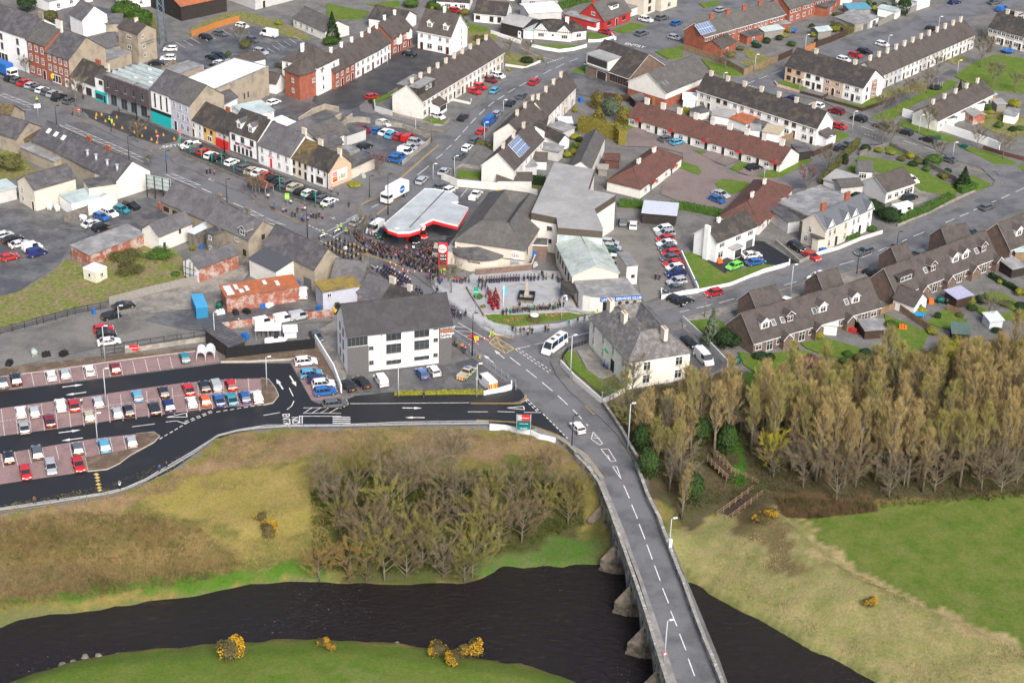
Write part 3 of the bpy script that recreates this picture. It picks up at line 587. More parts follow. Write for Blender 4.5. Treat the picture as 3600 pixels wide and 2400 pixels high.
def terrace(p0,p1,depth,eave,rise,n,phrase,group,walls,rm,z=0.0,pat=None,chim=(.98,.5,1.3,2),kind='gx',vm=None,words=None,name='terraced_house',side=None,cmat=None,every=1,dz=None,st='w'):
 a,b=W(p0+' '+p1,z);o,L,rz=frame_of(a,b);u=L/n;out=[]
 if not isinstance(depth,(int,float)):
  q=W(depth[0],depth[1])[0];depth=abs(-math.sin(rz)*(q.x-o.x)+math.cos(rz)*(q.y-o.y))
 dx=Vector((math.cos(rz),math.sin(rz)))
 for i in range(n):
  wm_=walls[i%len(walls)]
  A_=o+dx*(u*i);B_=o+dx*(u*(i+1))
  wd=words[i%len(words)] if words else{'white_render':'white','off_white_render':'off-white','cream_render':'cream','grey_render':'grey','red_brick':'red brick','pale_blue_render':'pale blue','brown_brick':'brown brick','peach_render':'peach','yellow_render':'yellow'}.get(wm_.name,'rendered')
  lab='%s %s %s'%(wd,('house %s from left in'%ORD[i+1]),phrase)
  P_=pat(i) if pat else()
  out.append(house(name,lab,'house',A_,B_,depth,eave+(dz[i] if dz else 0),rise,kind,wm_,rm,win=P_,chim=[chim] if(chim and i%every==0) else(),vm=vm,group=group,side=side,st=st,lo=(-.25 if i==0 else .0),hi=(-.25 if i==n-1 else 0.0)))
 return out
def dormer(root,x,y,zb,w=1.8,h=1.5,d=2.6,wm=None,rm=None,st='w',rise=.8,flat=False):
 b_=MB();wm=wm or white;rm=rm or slate
 b_.box(x-w/2,x+w/2,y,y+d,zb-.6,zb+h,0)
 if flat:b_.box(x-w/2-.15,x+w/2+.15,y-.2,y+d,zb+h+.002,zb+h+.2,1)
 else:
  b_.face([(x-w/2,y,zb+h),(x+w/2,y,zb+h),(x,y,zb+h+rise)],0)
  for s in(-1,1):
   q=[(x+s*(w/2+.2),y-.2,zb+h-.15),(x,y-.2,zb+h+rise+.05),(x,y+d+.6,zb+h+rise+.05),(x+s*(w/2+.2),y+d+.6,zb+h-.15)]
   b_.face(q if s>0 else q[::-1],1);b_.face([(p[0],p[1],p[2]-.08) for p in(q[::-1] if s>0 else q)],2)
   b_.face([q[0],q[1],(q[1][0],q[1][1],q[1][2]-.16),(q[0][0],q[0][1],q[0][2]-.16)],2)
 o=b_.build('dormer',[wm,rm,fW],root)
 wn_=link('window',win_mesh(w*.68,h*.72,st,'w'),o);wn_.location=(x,y-.005,zb+h*.15);return o
def skylight(root,x,f,D,e,rise,w=.8,h=1.1,m=None,name='skylight',solarp=False,back=False,fw=None):
 """a flat light (or panel) lying on the front slope at fraction f of the way up"""
 sl=math.atan2(rise,D/2);y=D/2*f;zz=e+rise*f+.2
 R=Matrix.Translation((x,y,zz))@Matrix.Rotation(sl,4,'X');b_=MB()
 b_.box(-w/2,w/2,-h/2,h/2,-.05,.04,0,M=R)
 if solarp:
  nx_=max(2,int(round(w/1.0)));ny_=max(1,int(round(h/1.65)))
  for i in range(nx_):
   for j in range(ny_):b_.box(-w/2+w*i/nx_+.04,-w/2+w*(i+1)/nx_-.04,-h/2+h*j/ny_+.04,-h/2+h*(j+1)/ny_-.04,.04,.06,1,M=R)
 else:b_.box(-w/2+.07,w/2-.07,-h/2+.07,h/2-.07,.04,.055,1,M=R)
 return b_.build(name,[fw or greyp,m or glassl],root)
def block(name,label,cat,poly,h,wm,rm,trim=None,group=None,base=0.0,par=0.0,sink=0.0):
 """an odd-shaped flat building from its roof outline in the photo"""
 pts=W(poly,h);c=sum(pts,Vector())/len(pts);q=[(p.x-c.x,p.y-c.y) for p in pts]
 root=empty(name,(c.x,c.y,base),0,label=label,cat=cat,group=group)
 b_=MB();b_.prism(q,0,h-base-.3,0);b_.build('wall',[wm],root)
 b_=MB();b_.prism(q,h-base-.3,h-base,0,side=1,bottom=True);b_.build('roof',[rm,trim or rm],root)
 root['poly']=1;return root,q,c
FONT={}
def lt_(txt,size,m,parent,loc,rot,name='lettering',ext=.02,align='CENTER',xs=1.0):
 cu=bpy.data.curves.new(name,'FONT');cu.body=txt;cu.size=size;cu.align_x=align;cu.align_y='CENTER';cu.extrude=ext;cu.resolution_u=2;cu.offset=size*.012
 o=bpy.data.objects.new(name,cu);col.objects.link(o);dg=bpy.context.evaluated_depsgraph_get();me=bpy.data.meshes.new_from_object(o.evaluated_get(dg));bpy.data.objects.remove(o)
 me.materials.clear();me.materials.append(m);n_=link(name,me,parent);n_.location=loc;n_.rotation_euler=rot;n_.scale=(xs,1,1);return n_
# ---------------- the buildings ----------------
H=house
def two(us=(.25,.72),z1=.9,z2=3.0,w=1.1,h=1.2,door=None,st='w',dk='r'):
 o=[('f','w',z2,us,w,h,st),('f','w',z1,us,w,h,st)]
 if door is not None:
  o=[('f','w',z2,us,w,h,st),('f','w',z1,[u for u in us if abs(u-door)>.12],w,h,st),('f',dk,.15,(door,),.95,2.05,st)]
 return o
# --- main street, north side, from the left
H('town_house','long white three-storey building with teal shop windows at the left edge of the main street','building','A -560 245','A 205 512',12,10.2,4,'gx',white,slate,win=[('f','w',7.4,(.08,.22,.37,.52,.65,.78,.92),1.0,1.7,'g'),('f','w',4.6,(.08,.22,.37,.52,.65,.78,.92),1.0,1.9,'g'),('f','s',.5,(.18,.48,.78),4.2,3.0,'w')],chim=[(.99,.5,1.5,4,bk_),(.5,.5,1.5,3,bk_)],group='street buildings')
H('town_house','red brick three-storey building with an orange shop sign beside the white building','building','A 205 512','A 333 562',11,9.8,3.6,'gx',brick,tilegrey,win=[('f','w',7.3,(.18,.5,.82),1.1,1.8),('f','w',4.3,(.18,.5,.82),1.1,1.8),('f','w',1.0,(.2,.55),1.4,1.7),('f','d',.2,(.85,),1.2,2.6)],chim=[(.93,.5,2.0,7,ow_)],group='street buildings')
H('town_house','red brick building with a tall weathered beige gable and roof lights on the main street','building','A 335 562','A 490 618',12.5,8.3,4.6,'gx',brick,slate,side=beige,win=[('f','w',6.2,(.14,.38,.62,.86),1.1,1.6),('f','w',3.5,(.14,.38,.62,.86),1.1,1.7),('f','s',.4,(.4,),3.6,2.2),('f','D',.2,(.85,),1.3,2.4)],group='street buildings')
H('shop','low white shop under a dark slate roof with two brick chimneys','shop','A 495 622','A 665 688',9,3.9,3.6,'gx',white,td_,win=[('f','s',.4,(.35,.72),2.2,2.0,'b')],chim=[(.62,.5,1.2,4,brick),(.97,.5,1.2,4,cream)],group='street buildings')
r=H('shop','narrow white flat-roofed shop with a bright turquoise shopfront','shop','A 665 690','A 745 720',6,6.6,0,'flat',white,fd_,win=[('f','w',4.8,(.5,),1.4,1.1,'b')],group='street buildings')
b_=MB();b_.box(.1,r['L']-.1,-.35,-.01,0,2.9,0);b_.box(.4,r['L']-1.5,-.4,-.351,.8,2.2,1);b_.box(r['L']-1.2,r['L']-.4,-.4,-.351,.1,2.2,1);b_.build('shopfront',[teal,glass],r)
r=H('modern_building','modern flat-roofed building with dark bronze cladding over a glazed ground floor','building','A 748 722','A 1050 834',('A 1240 735',0),3.6,0,'flat',greyp,felt,win=[('f','s',.3,(.14,.38,.6,.83),2.2,2.9,'g')])
L_,D_=r['L'],r['D']
b_=MB();b_.box(-.3,L_+.1,-.8,D_,3.62,8.3,0);o=b_.build('cladding',[darkclad],r)
for u in(.08,.28,.48,.67,.87):w_=link('window',win_mesh(.8,1.9,'g','w'),o);w_.location=(L_*u,-.81,5.3)
b_=MB();b_.box(.1,L_-.3,-.4,D_-.3,8.31,8.42,0);b_.build('roof_deck',[felt],r)
for i,(u0,u1,v) in en_(((.12,.95,.12),(.1,.95,.3),(.12,.93,.48),(.16,.93,.66),(.2,.92,.84))):
 b_=MB();b_.box(L_*u0*.3,L_*u1,D_*v,D_*v+.7,8.43,9.1,0,tz=.12);b_.build('roof_light_ridge',[mp_],r)
lt_('DEFINE NIGHT',.75,fW,r,(L_*.5,-.1,3.35),(math.pi/2,0,0),'shop_sign')
for u,v in((.45,.1),(.6,.4),(.75,.2),(.8,.75),(.3,.75)):b_=MB();b_.box(L_*u,L_*u+1.2,D_*v+.8,D_*v+1.9,8.43,8.75,0);b_.build('roof_hatch',[fw_],r)
r=H('shop','white three-storey building with three tall slot windows over a turquoise shutter','shop','A 1052 836','A 1187 888',11,8.7,3.6,'gx',white,slate,group='street buildings')
for u in(.2,.5,.8):b_=MB();b_.box(r['L']*u-.28,r['L']*u+.28,-.05,0,4.1,7.9,0);b_.build('window',[glass],r)
b_=MB();b_.box(.05,r['L']-.05,-.3,-.01,.0,3.0,0);b_.box(.0,r['L'],-.35,-.012,3.01,3.7,1);b_.build('shopfront',[teal,bp_],r)
H('town_house','pale blue-white three-storey building at the end of a beige gable','building','A 1189 890','A 1320 944',11,8.4,3.8,'gx',paleblue,tilegrey,side=beige,win=[('f','w',6.2,(.18,.5,.82),.9,1.5,'w'),('f','w',3.6,(.35,.62,.86),.9,1.6,'w'),('f','w',1.0,(.55,.85),1.1,1.6,'w'),('f','d',.2,(.2,),1.0,2.4)],group='street buildings')
H('hall','long windowless beige hall with a bright white flat roof behind the main street','hall','A 1420 850','A 1857 655',11.5,8.0,0,'flat',beige,fw_,win=[('f','w',1.9,(.6,.66),.5,1.6,'g')],vm=felt)
H('flat_building','small flat-roofed beige store behind the modern clad building','building','A 1180 640','A 1410 560',6,4.5,0,'flat',beige,felt)
for nm,lab,a,b,wm_,rm_,e_,wn_ in(('terraced_house','low white two-storey house nearest the beige gable on the main street','A 1320 935','A 1405 975',white,td_,4.5,[('f','w',2.7,(.25,.75),.8,1.1),('f','w',.9,(.72,),.9,1.2),('f','d',.15,(.2,),.9,2)]),('terraced_house','yellow two-storey house between a white house and a red shop','A 1405 975','A 1492 1012',yellow,td_,4.5,[('f','w',2.7,(.15,.65),.9,1.0,'b'),('f','s',.5,(.5,),1.6,1.5,'w')]),('shop','small shop with a bright red front and white upper floor','A 1492 1012','A 1580 1047',cream,td_,4.5,[('f','w',3.0,(.3,.75),.9,.9,'w')])):
 r=H(nm,lab,'shop' if nm=='shop' else 'house',a,b,9,e_,3.4,'gx',wm_,rm_,win=wn_,group='street buildings',chim=[(.9,.5,1.0,3,brick)] if 'yellow' in lab else[])
 if nm=='shop':b_=MB();b_.box(.02,r['L']-.02,-.2,-.01,0,2.6,0);b_.build('shopfront',[redp],r)
r=H('public_house','white pub with two dormers and arched dark windows under a purple sign','pub','A 1583 1048','A 1780 1119',9.5,5.7,4.2,'gx',white,td_,win=[('f','w',3.6,(.16,.48,.8),1.2,1.5,'g'),('f','w',.7,(.2,.34,.48,.62,.76),.8,1.7,'g')],chim=[(.98,.5,1.2,3,white)],ov=.2)
dormer(r,r['L']*.28,.9,6.6,1.5,1.7,3,white,slate);dormer(r,r['L']*.68,.9,6.6,1.5,1.7,3,white,slate)
b_=MB();b_.box(r['L']*.22,r['L']*.78,-.12,-.01,2.75,3.25,0);s_=b_.build('shop_sign',[purplep],r);lt_('Alexander Arms',.42,fW,s_,(r['L']*.5,-.14,3.0),(math.pi/2,0,0))
b_=MB();b_.box(.0,.35,-.08,-.01,0,5.6,0);b_.box(r['L']-.35,r['L'],-.08,-.01,0,5.6,0);b_.box(.36,r['L']-.36,-.06,-.01,0,.6,0);b_.build('pilaster',[frameG],r)
r=H('town_house','white two-storey house with a purple-grey roof and a red door','house','A 1785 1126','A 2006 1212',10,5.0,4.3,'gx',white,sp_,win=[('f','w',3.2,(.12,.38,.62,.87),.9,1.3),('f','w',.9,(.12,.65,.9),.9,1.4),('f','s',.0,(.39,),.1,.1)][:2],chim=[(.97,.5,1.3,3,cream)],group='street buildings')
b_=MB();b_.box(r['L']*.36,r['L']*.42,-.08,-.01,.1,2.5,0);b_.build('door',[redp],r);lt_('ARCHWAYS',.35,redp,r,(r['L']*.39,-.06,2.9),(math.pi/2,0,0),'shop_sign')
H('town_house','cream two-storey house with a mossy dark roof between two white houses','house','A 2012 1208','A 2125 1250',9,4.6,3.4,'gx',cream,mossy,win=[('f','w',2.9,(.15,.5,.85),.7,1.2,'b'),('f','w',.8,(.15,.5),.8,1.3,'b'),('f','d',.15,(.85,),.9,2)],chim=[(.98,.5,1.2,3,cream)],group='street buildings')
r=H('town_house','white corner house with a colourful advert painted board on its pink gable','house','A 2125 1250','A 2270 1307',('B 52 1240',0),4.6,3.4,'gx',white,td_,side=peach,win=[('f','w',2.9,(.2,.5,.8),.8,1.3,'w'),('f','w',.7,(.55,),2.2,1.5,'b'),('f','d',.15,(.2,),.9,2)],chim=[(.99,.5,1.1,2,cream)],group='street buildings')
b_=MB();b_.box(0,.08,r['D']*.12,r['D']*.8,1.3,4.1,0);b_.box(.081,.09,r['D']*.14,r['D']*.36,1.5,3.9,1);o=b_.build('advert_board',[fW,redp],r);o.location.x=r['L']
for k,(w_,c_,zz) in en_((('HALF',fW,3.4),('PRICE',fW,2.8),('CAFE',yellowp,2.2))):lt_(w_,.62,c_,o,(.11,r['D']*.25,zz),(math.pi/2,0,math.pi/2))
for k,c_ in en_((orangep,yellowp,greenp,bluep,redp,yellowp)):
 b_=MB();b_.box(.081,.1,r['D']*(.42+.055*k),r['D']*(.455+.055*k),1.7,2.6+.25*(k%3),0);b_.build('picture',[c_],o)
# --- rear buildings behind the street
for i,(lab,a,b,d,e,ri,k,wm_,rm_,wn_) in en_((('white rear extension with a slate roof behind the red-fronted shop','A 1545 840','A 1640 790',6,4.8,1.8,'gx',white,slate,[('f','w',2.4,(.3,),.8,1.0)]),('low white rear wing with patched sheet roof behind the pub','A 1700 880','A 1890 840',7,3.0,.5,'mono',white,mp_,[]),('white rear yard building with a torn membrane roof behind the pub','A 1900 1000','A 2060 940',6,3.4,.4,'mono',white,fw_,[]),('rear wing with purple-grey slate roof and white windows behind the white house','A 2060 1060','A 2205 990',7,3.6,2.6,'gx',bk_,sp_,[('f','w',1.6,(.6,.75),.9,1.1)]),('long grey-brown tiled outbuilding beside the parking court','B -140 1075','B 52 985',9,3.0,2.8,'gx',ow_,tilegrey,[('f','w',1.2,(.7,),1.2,1.2)]),('dark slate outbuilding behind the mural house','A 2230 1120','B 10 1075',6,3.6,2.0,'gx',stone,slate,[]),('flat-roofed grey store at the edge of the parking court','B 40 1010','B 170 965',5,3.0,0,'flat',greyr,fd_,[]),('roofless block store beside the parking court','B 60 1140','B 130 1120',4,3.4,0,'flat',bk_,felt,[]),('beige shed wall with pink panels beside the mural gable','B 50 1250','B 230 1165',4,3.0,.4,'mono',cream,fd_,[]),('slate-roofed beige wing with four roof lights next to the solicitors building','A 685 430','A 850 390',8,3.6,2.3,'gx',beige,sp_,[('f','w',1.1,(.15,.75),.9,1.1,'b')]),('small white house with a beige gable behind the brick street buildings','A 490 215','A 578 258',8,5.2,3.2,'gx',white,sp_,[]),('grey slate shed beside the yard behind the main street','A 690 225','A 850 220',8,2.6,1.4,'gx',beige,sp_,[]),('flat light-roofed building behind the turquoise shop','A 745 500','A 910 440',9,3.4,0,'flat',beige,felt,[]),('dark brown tiled garage beside the parking area','A 1630 510','A 1830 465',6,2.6,1.3,'gx',white,tb_,[]),('white cottage with blue trim at the top edge beyond the green hedge','A 820 60','A 1040 45',8,3.0,2.0,'gx',white,slate,[('f','w',1,(.2,.7),1,1.1)]),('white flat-topped house at the top left with a balcony','A 345 85','A 640 10',9,3.2,.6,'mono',white,felt,[('f','w',1,(.2,.5,.8),1.2,1.1)]),('pale warehouse with a blue and yellow roof edge at the top','A 1760 70','A 2150 -30',16,4.8,1.4,'gx',greyr,mp_,[('f','d',0,(.15,),1,2.2)]),('white garage wing with a flat roof beside the bungalow and fir tree','A 2165 245','A 2265 275',5,2.6,0,'slab',white,fw_,[]),('bungalow hidden behind the red and white terrace','B 190 190','B 420 230',9,3.0,2.4,'gx',white,td_,[]))):
 H('outbuilding' if i not in(10,14,15,18) else 'small_house',lab,'house' if i in(10,14,15,18) else 'outbuilding',a,b,d,e,ri,k,wm_,rm_,win=wn_)
r=H('office_building','beige three-storey office with brown roof and lettering on its tall gable','office','A 962 442','A 1086 405',8.5,8.6,1.8,'gy',beige,tb_,win=[('f','w',6.9,(.25,),.9,1.1),('f','w',4.1,(.3,),.9,1.2),('f','w',1.6,(.33,),.9,1.1),('l','w',6.3,(.55,),1.7,1.1),('l','w',3.4,(.55,),1.7,1.1),('l','d',.1,(.25,),1,2.1)],chim=[(.5,.5,.9,2,cream)])
lt_('McQUIGANSON & CO',.55,frameG,r,(r['L']*.55,-.03,5.75),(math.pi/2,0,0),'wall_lettering');lt_('SOLICITORS',.55,frameG,r,(r['L']*.6,-.03,5.05),(math.pi/2,0,0),'wall_lettering')
r=H('barn','long dark stained barn with a bright orange rusted roof at the top','barn','A 1252 148','A 1565 80',17,4.4,3.0,'gx',dw_,rust,ov=.2)
H('bungalow','off-white bungalow with a light brown roof beside a dark fir tree','bungalow','A 2022 185','B -110 282',8.5,2.7,2.4,'gx',ow_,tilegrey,win=[('f','w',.9,(.08,.25,.43,.6),1.2,1.1)])
H('garage','narrow white garage with a brown pitched roof beside the white hall yard','garage','A 1905 650','A 1965 615',8,3.0,2.0,'gy',white,tb_)
r=H('apartment_building','tall white apartment block with a red brick front wing and brown hipped roof','apartment block','A 2192 664','A 2340 590',11.5,7.9,3.6,'hip',white,tb_,win=[('f','w',6.0,(.2,.75),.8,1.2),('f','w',3.7,(.25,.72),.8,1.3),('f','w',1.3,(.25,.72),.8,1.3),('l','w',6.2,(.14,.35),.9,1.2),('l','w',3.6,(.14,.36),.9,1.4),('l','w',.8,(.14,.36),.9,1.5),('l','d',.1,(.55,),1,2.1)],chim=[(.3,.6,1.2,2,white)])
H('apartment_wing','red brick wing with hipped roof lights attached to the white apartment block','apartment block','A 1967 656','A 2068 696',8,7.0,3.2,'hip',brick,tb_,win=[('f','w',4.4,(.55,),.9,1.2),('f','w',1.6,(.55,),.9,1.2),('r','w',4.0,(.6,),.9,1.2)])
tw=lambda i:[('f','w',3.1,(.25,.72),1.0,1.2),('f','w',.8,(.25,),1.4,1.3),('f','r',.15,(.72,),1.0,2.1)]
terrace('B -45 622','B 236 472',8.5,4.9,3.4,4,'the curving terrace of brick and white houses','curving brick and white terrace',[brick,brick,white,white],tb_,pat=tw,cmat=white,chim=(.95,.5,1.3,1,white))
terrace('B 238 472','B 340 408',8.5,4.9,3.4,2,'the short white section of the curving terrace','curving brick and white terrace',[white],tb_,pat=tw,chim=(.95,.5,1.3,1,white))
for r in terrace('B 350 388','B 488 313',9,5.2,3.6,2,'the taller brick end of the curving terrace','curving brick and white terrace',[brick],tb_,pat=tw,chim=(.6,.5,1.3,1,white)):
 b_=MB();b_.box(r['L']*.42,r['L']*.75,-.8,-.01,2.8,4.9,0);b_.face([(r['L']*.42,-.8,4.9),(r['L']*.75,-.8,4.9),(r['L']*.585,-.8,5.9)],0);q=[(r['L']*.40,-.9,4.85),(r['L']*.585,-.9,5.95),(r['L']*.585,1,5.95),(r['L']*.40,1,4.85)];b_.face(q,1);q=[(r['L']*.77,-.9,4.85),(r['L']*.585,-.9,5.95),(r['L']*.585,1,5.95),(r['L']*.77,1,4.85)][::-1];b_.face(q,1);b_.build('bay',[white,tb_],r)
r=H('house','large white house with two dormers in its dark roof','house','B 527 337','B 754 383',('B 866 318',0),5.5,5.0,'gx',white,tb_,win=[('f','w',3.6,(.12,.36,.68,.9),.9,1.2,'w'),('f','w',.8,(.36,.68),1.6,1.5,'w'),('f','r',.15,(.12,.9),1.0,2.1),('r','w',1.5,(.62,),.5,1.0),('r','w',3.2,(.62,),.5,1.0),('r','w',5.0,(.62,),.5,1.2)],chim=[(.55,.5,1.5,1,white)],vm=white)
dormer(r,r['L']*.3,1.0,6.6,1.5,1.6,3,white,tb_);dormer(r,r['L']*.78,1.0,6.6,1.5,1.6,3,white,tb_)
lt=terrace('B 557 822','B 1116 478',('B 368 768',0),4.9,3.4,10,'the long cream terrace left of the rising street','long cream terrace',[ow_,white,cream,ow_,cream],tb_,pat=lambda i:[('f','w',3.1,(.25,.75),1.1,1.2),('f','w',.7,(.3,),1.5,1.5),('f','d',.15,(.78,),.9,2.1)],chim=(.5,.5,1.3,2,cream),vm=white,side=ow_)
r=lt[1];b_=MB();b_.box(-4.2,r['L']*.9,1.2,7.5,6.0,8.0,0);b_.box(-4.4,r['L']*.92,1.0,7.7,8.002,8.2,1);o=b_.build('dormer',[td_,felt],r)
for x in(.2,.6):w_=link('window',win_mesh(1.2,1.1,'w','w'),o);w_.location=(r['L']*x-1,1.19,6.5)
b_=MB();b_.box(.2,4.2,-2.4,-.01,0,2.4,0);b_.face([(.0,-2.6,2.35),(4.4,-2.6,2.35),(4.4,0,3.6),(0,0,3.6)],1);b_.box(.6,3.8,-2.45,-2.401,.8,2.1,2);b_.build('porch',[white,tb_,glass],r)
terrace('B 1262 948','B 1420 790',('B 1080 885',4.9),4.9,3.2,3,'the lower rear-facing terrace by the rising street','terraces seen from behind',[ow_,cream],tb_,z=4.9,pat=lambda i:two(door=.5),chim=(.97,.5,1.3,2,cream))
terrace('B 1412 800','B 1617 592',('B 1350 690',4.9),4.9,3.4,4,'the upper rear-facing terrace by the rising street','terraces seen from behind',[ow_,white,cream],tb_,z=4.9,pat=lambda i:two(door=.5),chim=(.3,.5,1.3,2,cream))
st_=terrace('B 1187 1173','B 1392 960',('B 968 1136',4.8),4.8,3.6,3,'the block with solar panels above the petrol station','block with solar panels',[ow_,white],tb_,z=4.8,pat=lambda i:two(door=.6),chim=(.5,.5,1.3,2,cream),vm=white)
skylight(st_[1],st_[1]['L']*.35,.55,st_[1]['D'],4.8,3.6,7.0,4.2,solar,'solar_panel',True,fw=fW)
for lab,a,b,d,e,ri,k,wm_,rm_ in(('white rear wing with a dark roof beside the solar-panel block','B 1395 1010','B 1420 895',4.5,4.2,1.2,'gx',white,td_),('long low grey shed behind the solar-panel block','B 1340 1085','B 1492 1115',3.5,2.5,.2,'mono',greyr,felt),('brown-roofed garage behind the solar-panel block','B 1285 1165','B 1412 1170',4,2.3,1.3,'gx',white,tb_),('small flat grey shed nearest the clipped hedge','B 1240 1215','B 1345 1205',3,2.4,.2,'mono',greyr,felt),('long low garage with a brown roof behind the petrol station wall','B 1075 1300','B 1310 1300',4.2,2.2,1.0,'gx',ow_,tb_),('white garden garage with a dark gable roof beside the conifer hedge','B 1500 1040','B 1568 1020',7,2.4,1.4,'gy',white,td_),('grey flat-roofed garden store below the turquoise shed roof','B 1530 970','B 1605 940',5,2.4,.2,'mono',greyr,felt),('pink-brown garden shed with flat roof beside the brown bungalows','B 1812 1160','B 1912 1165',3.2,2.2,.3,'mono',tilered,tilered),('small weathered shed next to the pink-brown shed','B 1770 1210','B 1830 1215',2.6,1.8,.6,'gx',tg_,tg_),('dark garden shed beside the hall fence','B 2022 750','B 2100 740',3,2.2,.4,'mono',dw_,fd_)):
 H('shed' if 'shed' in lab or 'store' in lab else 'garage',lab,'shed' if 'shed' in lab or 'store' in lab else 'garage',a,b,d,e,ri,k,wm_,rm_)
r=H('garden_decking','blue slatted pergola roof over timber decking behind the rear-facing terrace','pergola','B 1500 905','B 1590 905',4,2.2,.1,'mono',timber,panelw)
H('long_hall','long narrow corrugated hall with a grey-brown curved roof among the gardens','hall','B 1722 1165','B 1817 946',('B 1588 1130',3.6),3.6,1.7,'gx',ow_,tilegrey,z=3.6,ov=.15)
r,q,c=block('club_hall','large club hall with an angular grey metal roof and dark brown fascia','hall','B 1466 1118 1745 1166 1702 1303 1890 1345 1745 1440 1802 1568 E 1800 25 1492 0 B 1482 1500 1308 1465',8.6,ow_,mg_,browncl)
b_=MB();q2=[(x*1.004,y*1.004) for x,y in q];n_=len(q2)
if area2(q2)<0:q2=q2[::-1]
for i in range(n_):
 a,b=q2[i],q2[(i+1)%n_];b_.face([(a[0],a[1],7.0),(b[0],b[1],7.0),(b[0],b[1],8.55),(a[0],a[1],8.55)],0)
b_.build('fascia',[browncl],r)
e0=W('E 1492 0',8.6)[0];e1=W('E 1800 25',8.6)[0]
b_=MB();a=e0-c;d=(e1-e0).normalized();nrm=Vector((d.y,-d.x,0))*.12
b_.face([tuple(Vector((p.x,p.y,zz))) for p,zz in((a+nrm+d*.3,4.9),(a+nrm+d*(e1-e0).length,4.9),(a+nrm+d*(e1-e0).length,6.95),(a+nrm+d*.3,6.95))],0);b_.build('cladding_band',[mp_],r)
f0=W('B 1308 1465',8.6)[0]-c;f1=W('B 1482 1500',8.6)[0]-c;d=(f1-f0);L_=d.length;d.normalize()
for u,zz,w_ in((.25,2.6,.7),(.75,2.2,1.2),(.75,5.2,1.2)):
 w0=link('window',win_mesh(w_,1.0,'g','w'),r);p=f0+d*(L_*u)+Vector((d.y,-d.x,0))*.01;w0.location=(p.x,p.y,zz);w0.rotation_euler=(0,0,math.atan2(d.y,d.x))
r=H('club_hall','gabled cream hall with a streaked pale green metal roof beside the memorial garden','hall','E 1592 330','E 1910 312',('E 1497 112',4.9),4.9,2.0,'gy',cream,greenmetal,z=4.9,win=[('l','w',2.2,(.1,.25,.42,.6,.78),.9,1.6,'b')],vm=mp_)
r,q,c=block('club_building','low cream club building with a curved corner and a pale flat roof','club','E 1600 357 1960 336 2005 395 2068 466 1788 484 1715 478 1665 466 1640 445 1618 405',3.7,ow_,felt,ow_)
a=W('E 1788 484',3.7)[0]-c;b=W('E 2068 466',3.7)[0]-c;d=(b-a);L_=d.length;d.normalize();nr=Vector((d.y,-d.x,0));rzs=math.atan2(d.y,d.x)
def onwall(mb,u0,u1,o0,o1,z0,z1,m):
 P_=[a+d*u+nr*w for u in(u0,u1) for w in(o0,o1)]
 M_=Matrix.Translation(a)@Matrix.Rotation(rzs,4,'Z');mb.box(u0,u1,-o1,-o0,z0,z1,m,M=M_)
b_=MB();onwall(b_,-.1,L_+.1,.02,.35,3.0,3.75,0);sg=b_.build('fascia_sign',[bluep],r)
p=a+d*(L_*.5)+nr*.37;lt_('UNITED SERVICES CLUB',.78,fW,sg,(p.x,p.y,3.37),(math.pi/2,0,rzs),ext=.03,xs=1.02)
b_=MB();onwall(b_,.5,L_*.3,.01,.08,0,2.7,0);b_.build('entrance',[bp_],r)
b_=MB();onwall(b_,L_*.36,L_-.1,.01,.12,0,2.95,0);sw_=b_.build('stone_facing',[stonelt],r)
for u in(.47,.65,.84):
 b_=MB();M_=Matrix.Translation(a+d*(L_*u)+nr*.13+Vector((0,0,2.3)))@Matrix.Rotation(rzs,4,'Z')@Matrix.Rotation(math.pi/2,4,'X')
 b_.cyl((0,0),.42,0,.06,14,0);b_.v=[tuple(M_@Vector(v)) for v in b_.v];b_.build('round_window',[glass],sw_)
b_=MB()
for i in range(5):onwall(b_,1.0-.0*i,L_*.3,.1,2.4-.45*i,.16*i,.16*(i+1),0)
b_.build('entrance_steps',[stone],r)
H('flat_building','small cream block with a flat roof at the back of the club','building','E 1960 395','E 2035 388',7,4.3,0,'slab',ow_,felt,win=[('f','w',1.6,(.6,),.8,.7,'b')],ov=.1)
t_=W('E 1512 376 1600 374 1632 452 1527 454',3.0);c=sum(t_,Vector())/4;r=empty('open_porch',(c.x,c.y,0),0,label='open porch with dark tiled roof on posts at the edge of the memorial garden',cat='porch')
b_=MB();b_.prism([(p.x-c.x,p.y-c.y) for p in t_],2.9,3.15,0,bottom=True);b_.build('roof',[td_],r)
for p in t_:b_=MB();q=(p-c)*.93;b_.box(q.x-.08,q.x+.08,q.y-.08,q.y+.08,0,2.9,0);b_.build('post',[dw_],r)
r=H('brick_hut','small brown brick hut with a blue door and flat roof between shop and club','hut','E 1306 214','E 1415 219',3.6,3.2,0,'slab',bb_,fd_,vm=fW,win=[],ov=.12)
b_=MB();b_.box(.3,1.2,-.06,0,0,1.9,0);b_.build('door',[bluep],r)
r=H('petrol_station_shop','long cream shop with a grey hipped roof and a round red and white sign','shop','E 783 88','E 1263 156',('B 1338 1378',5.1),5.1,3.6,'well',cream,tilegrey,z=5.1,win=[('f','w',2.9,(.06,.23,.4),.9,1.0,'w'),('r','w',3.2,(.08,),.8,1.4,'g')])
L_,D_=r['L'],r['D'];b_=MB();b_.box(L_*.8,L_*.93,-.04,0,0,2.2,0);b_.build('door',[greyp],r);b_=MB();b_.box(L_*.66,L_+.03,-.05,-.001,2.4,2.62,0);b_.build('string_course',[frameG],r)
b_=MB();M_=Matrix.Translation((L_*.87,-.03,3.7))@Matrix.Rotation(math.pi/2,4,'X');b_.cyl((0,0),1.05,0,.14,24,0);b_.v=[tuple(M_@Vector(v)) for v in b_.v];sg=b_.build('round_sign',[fW],r)
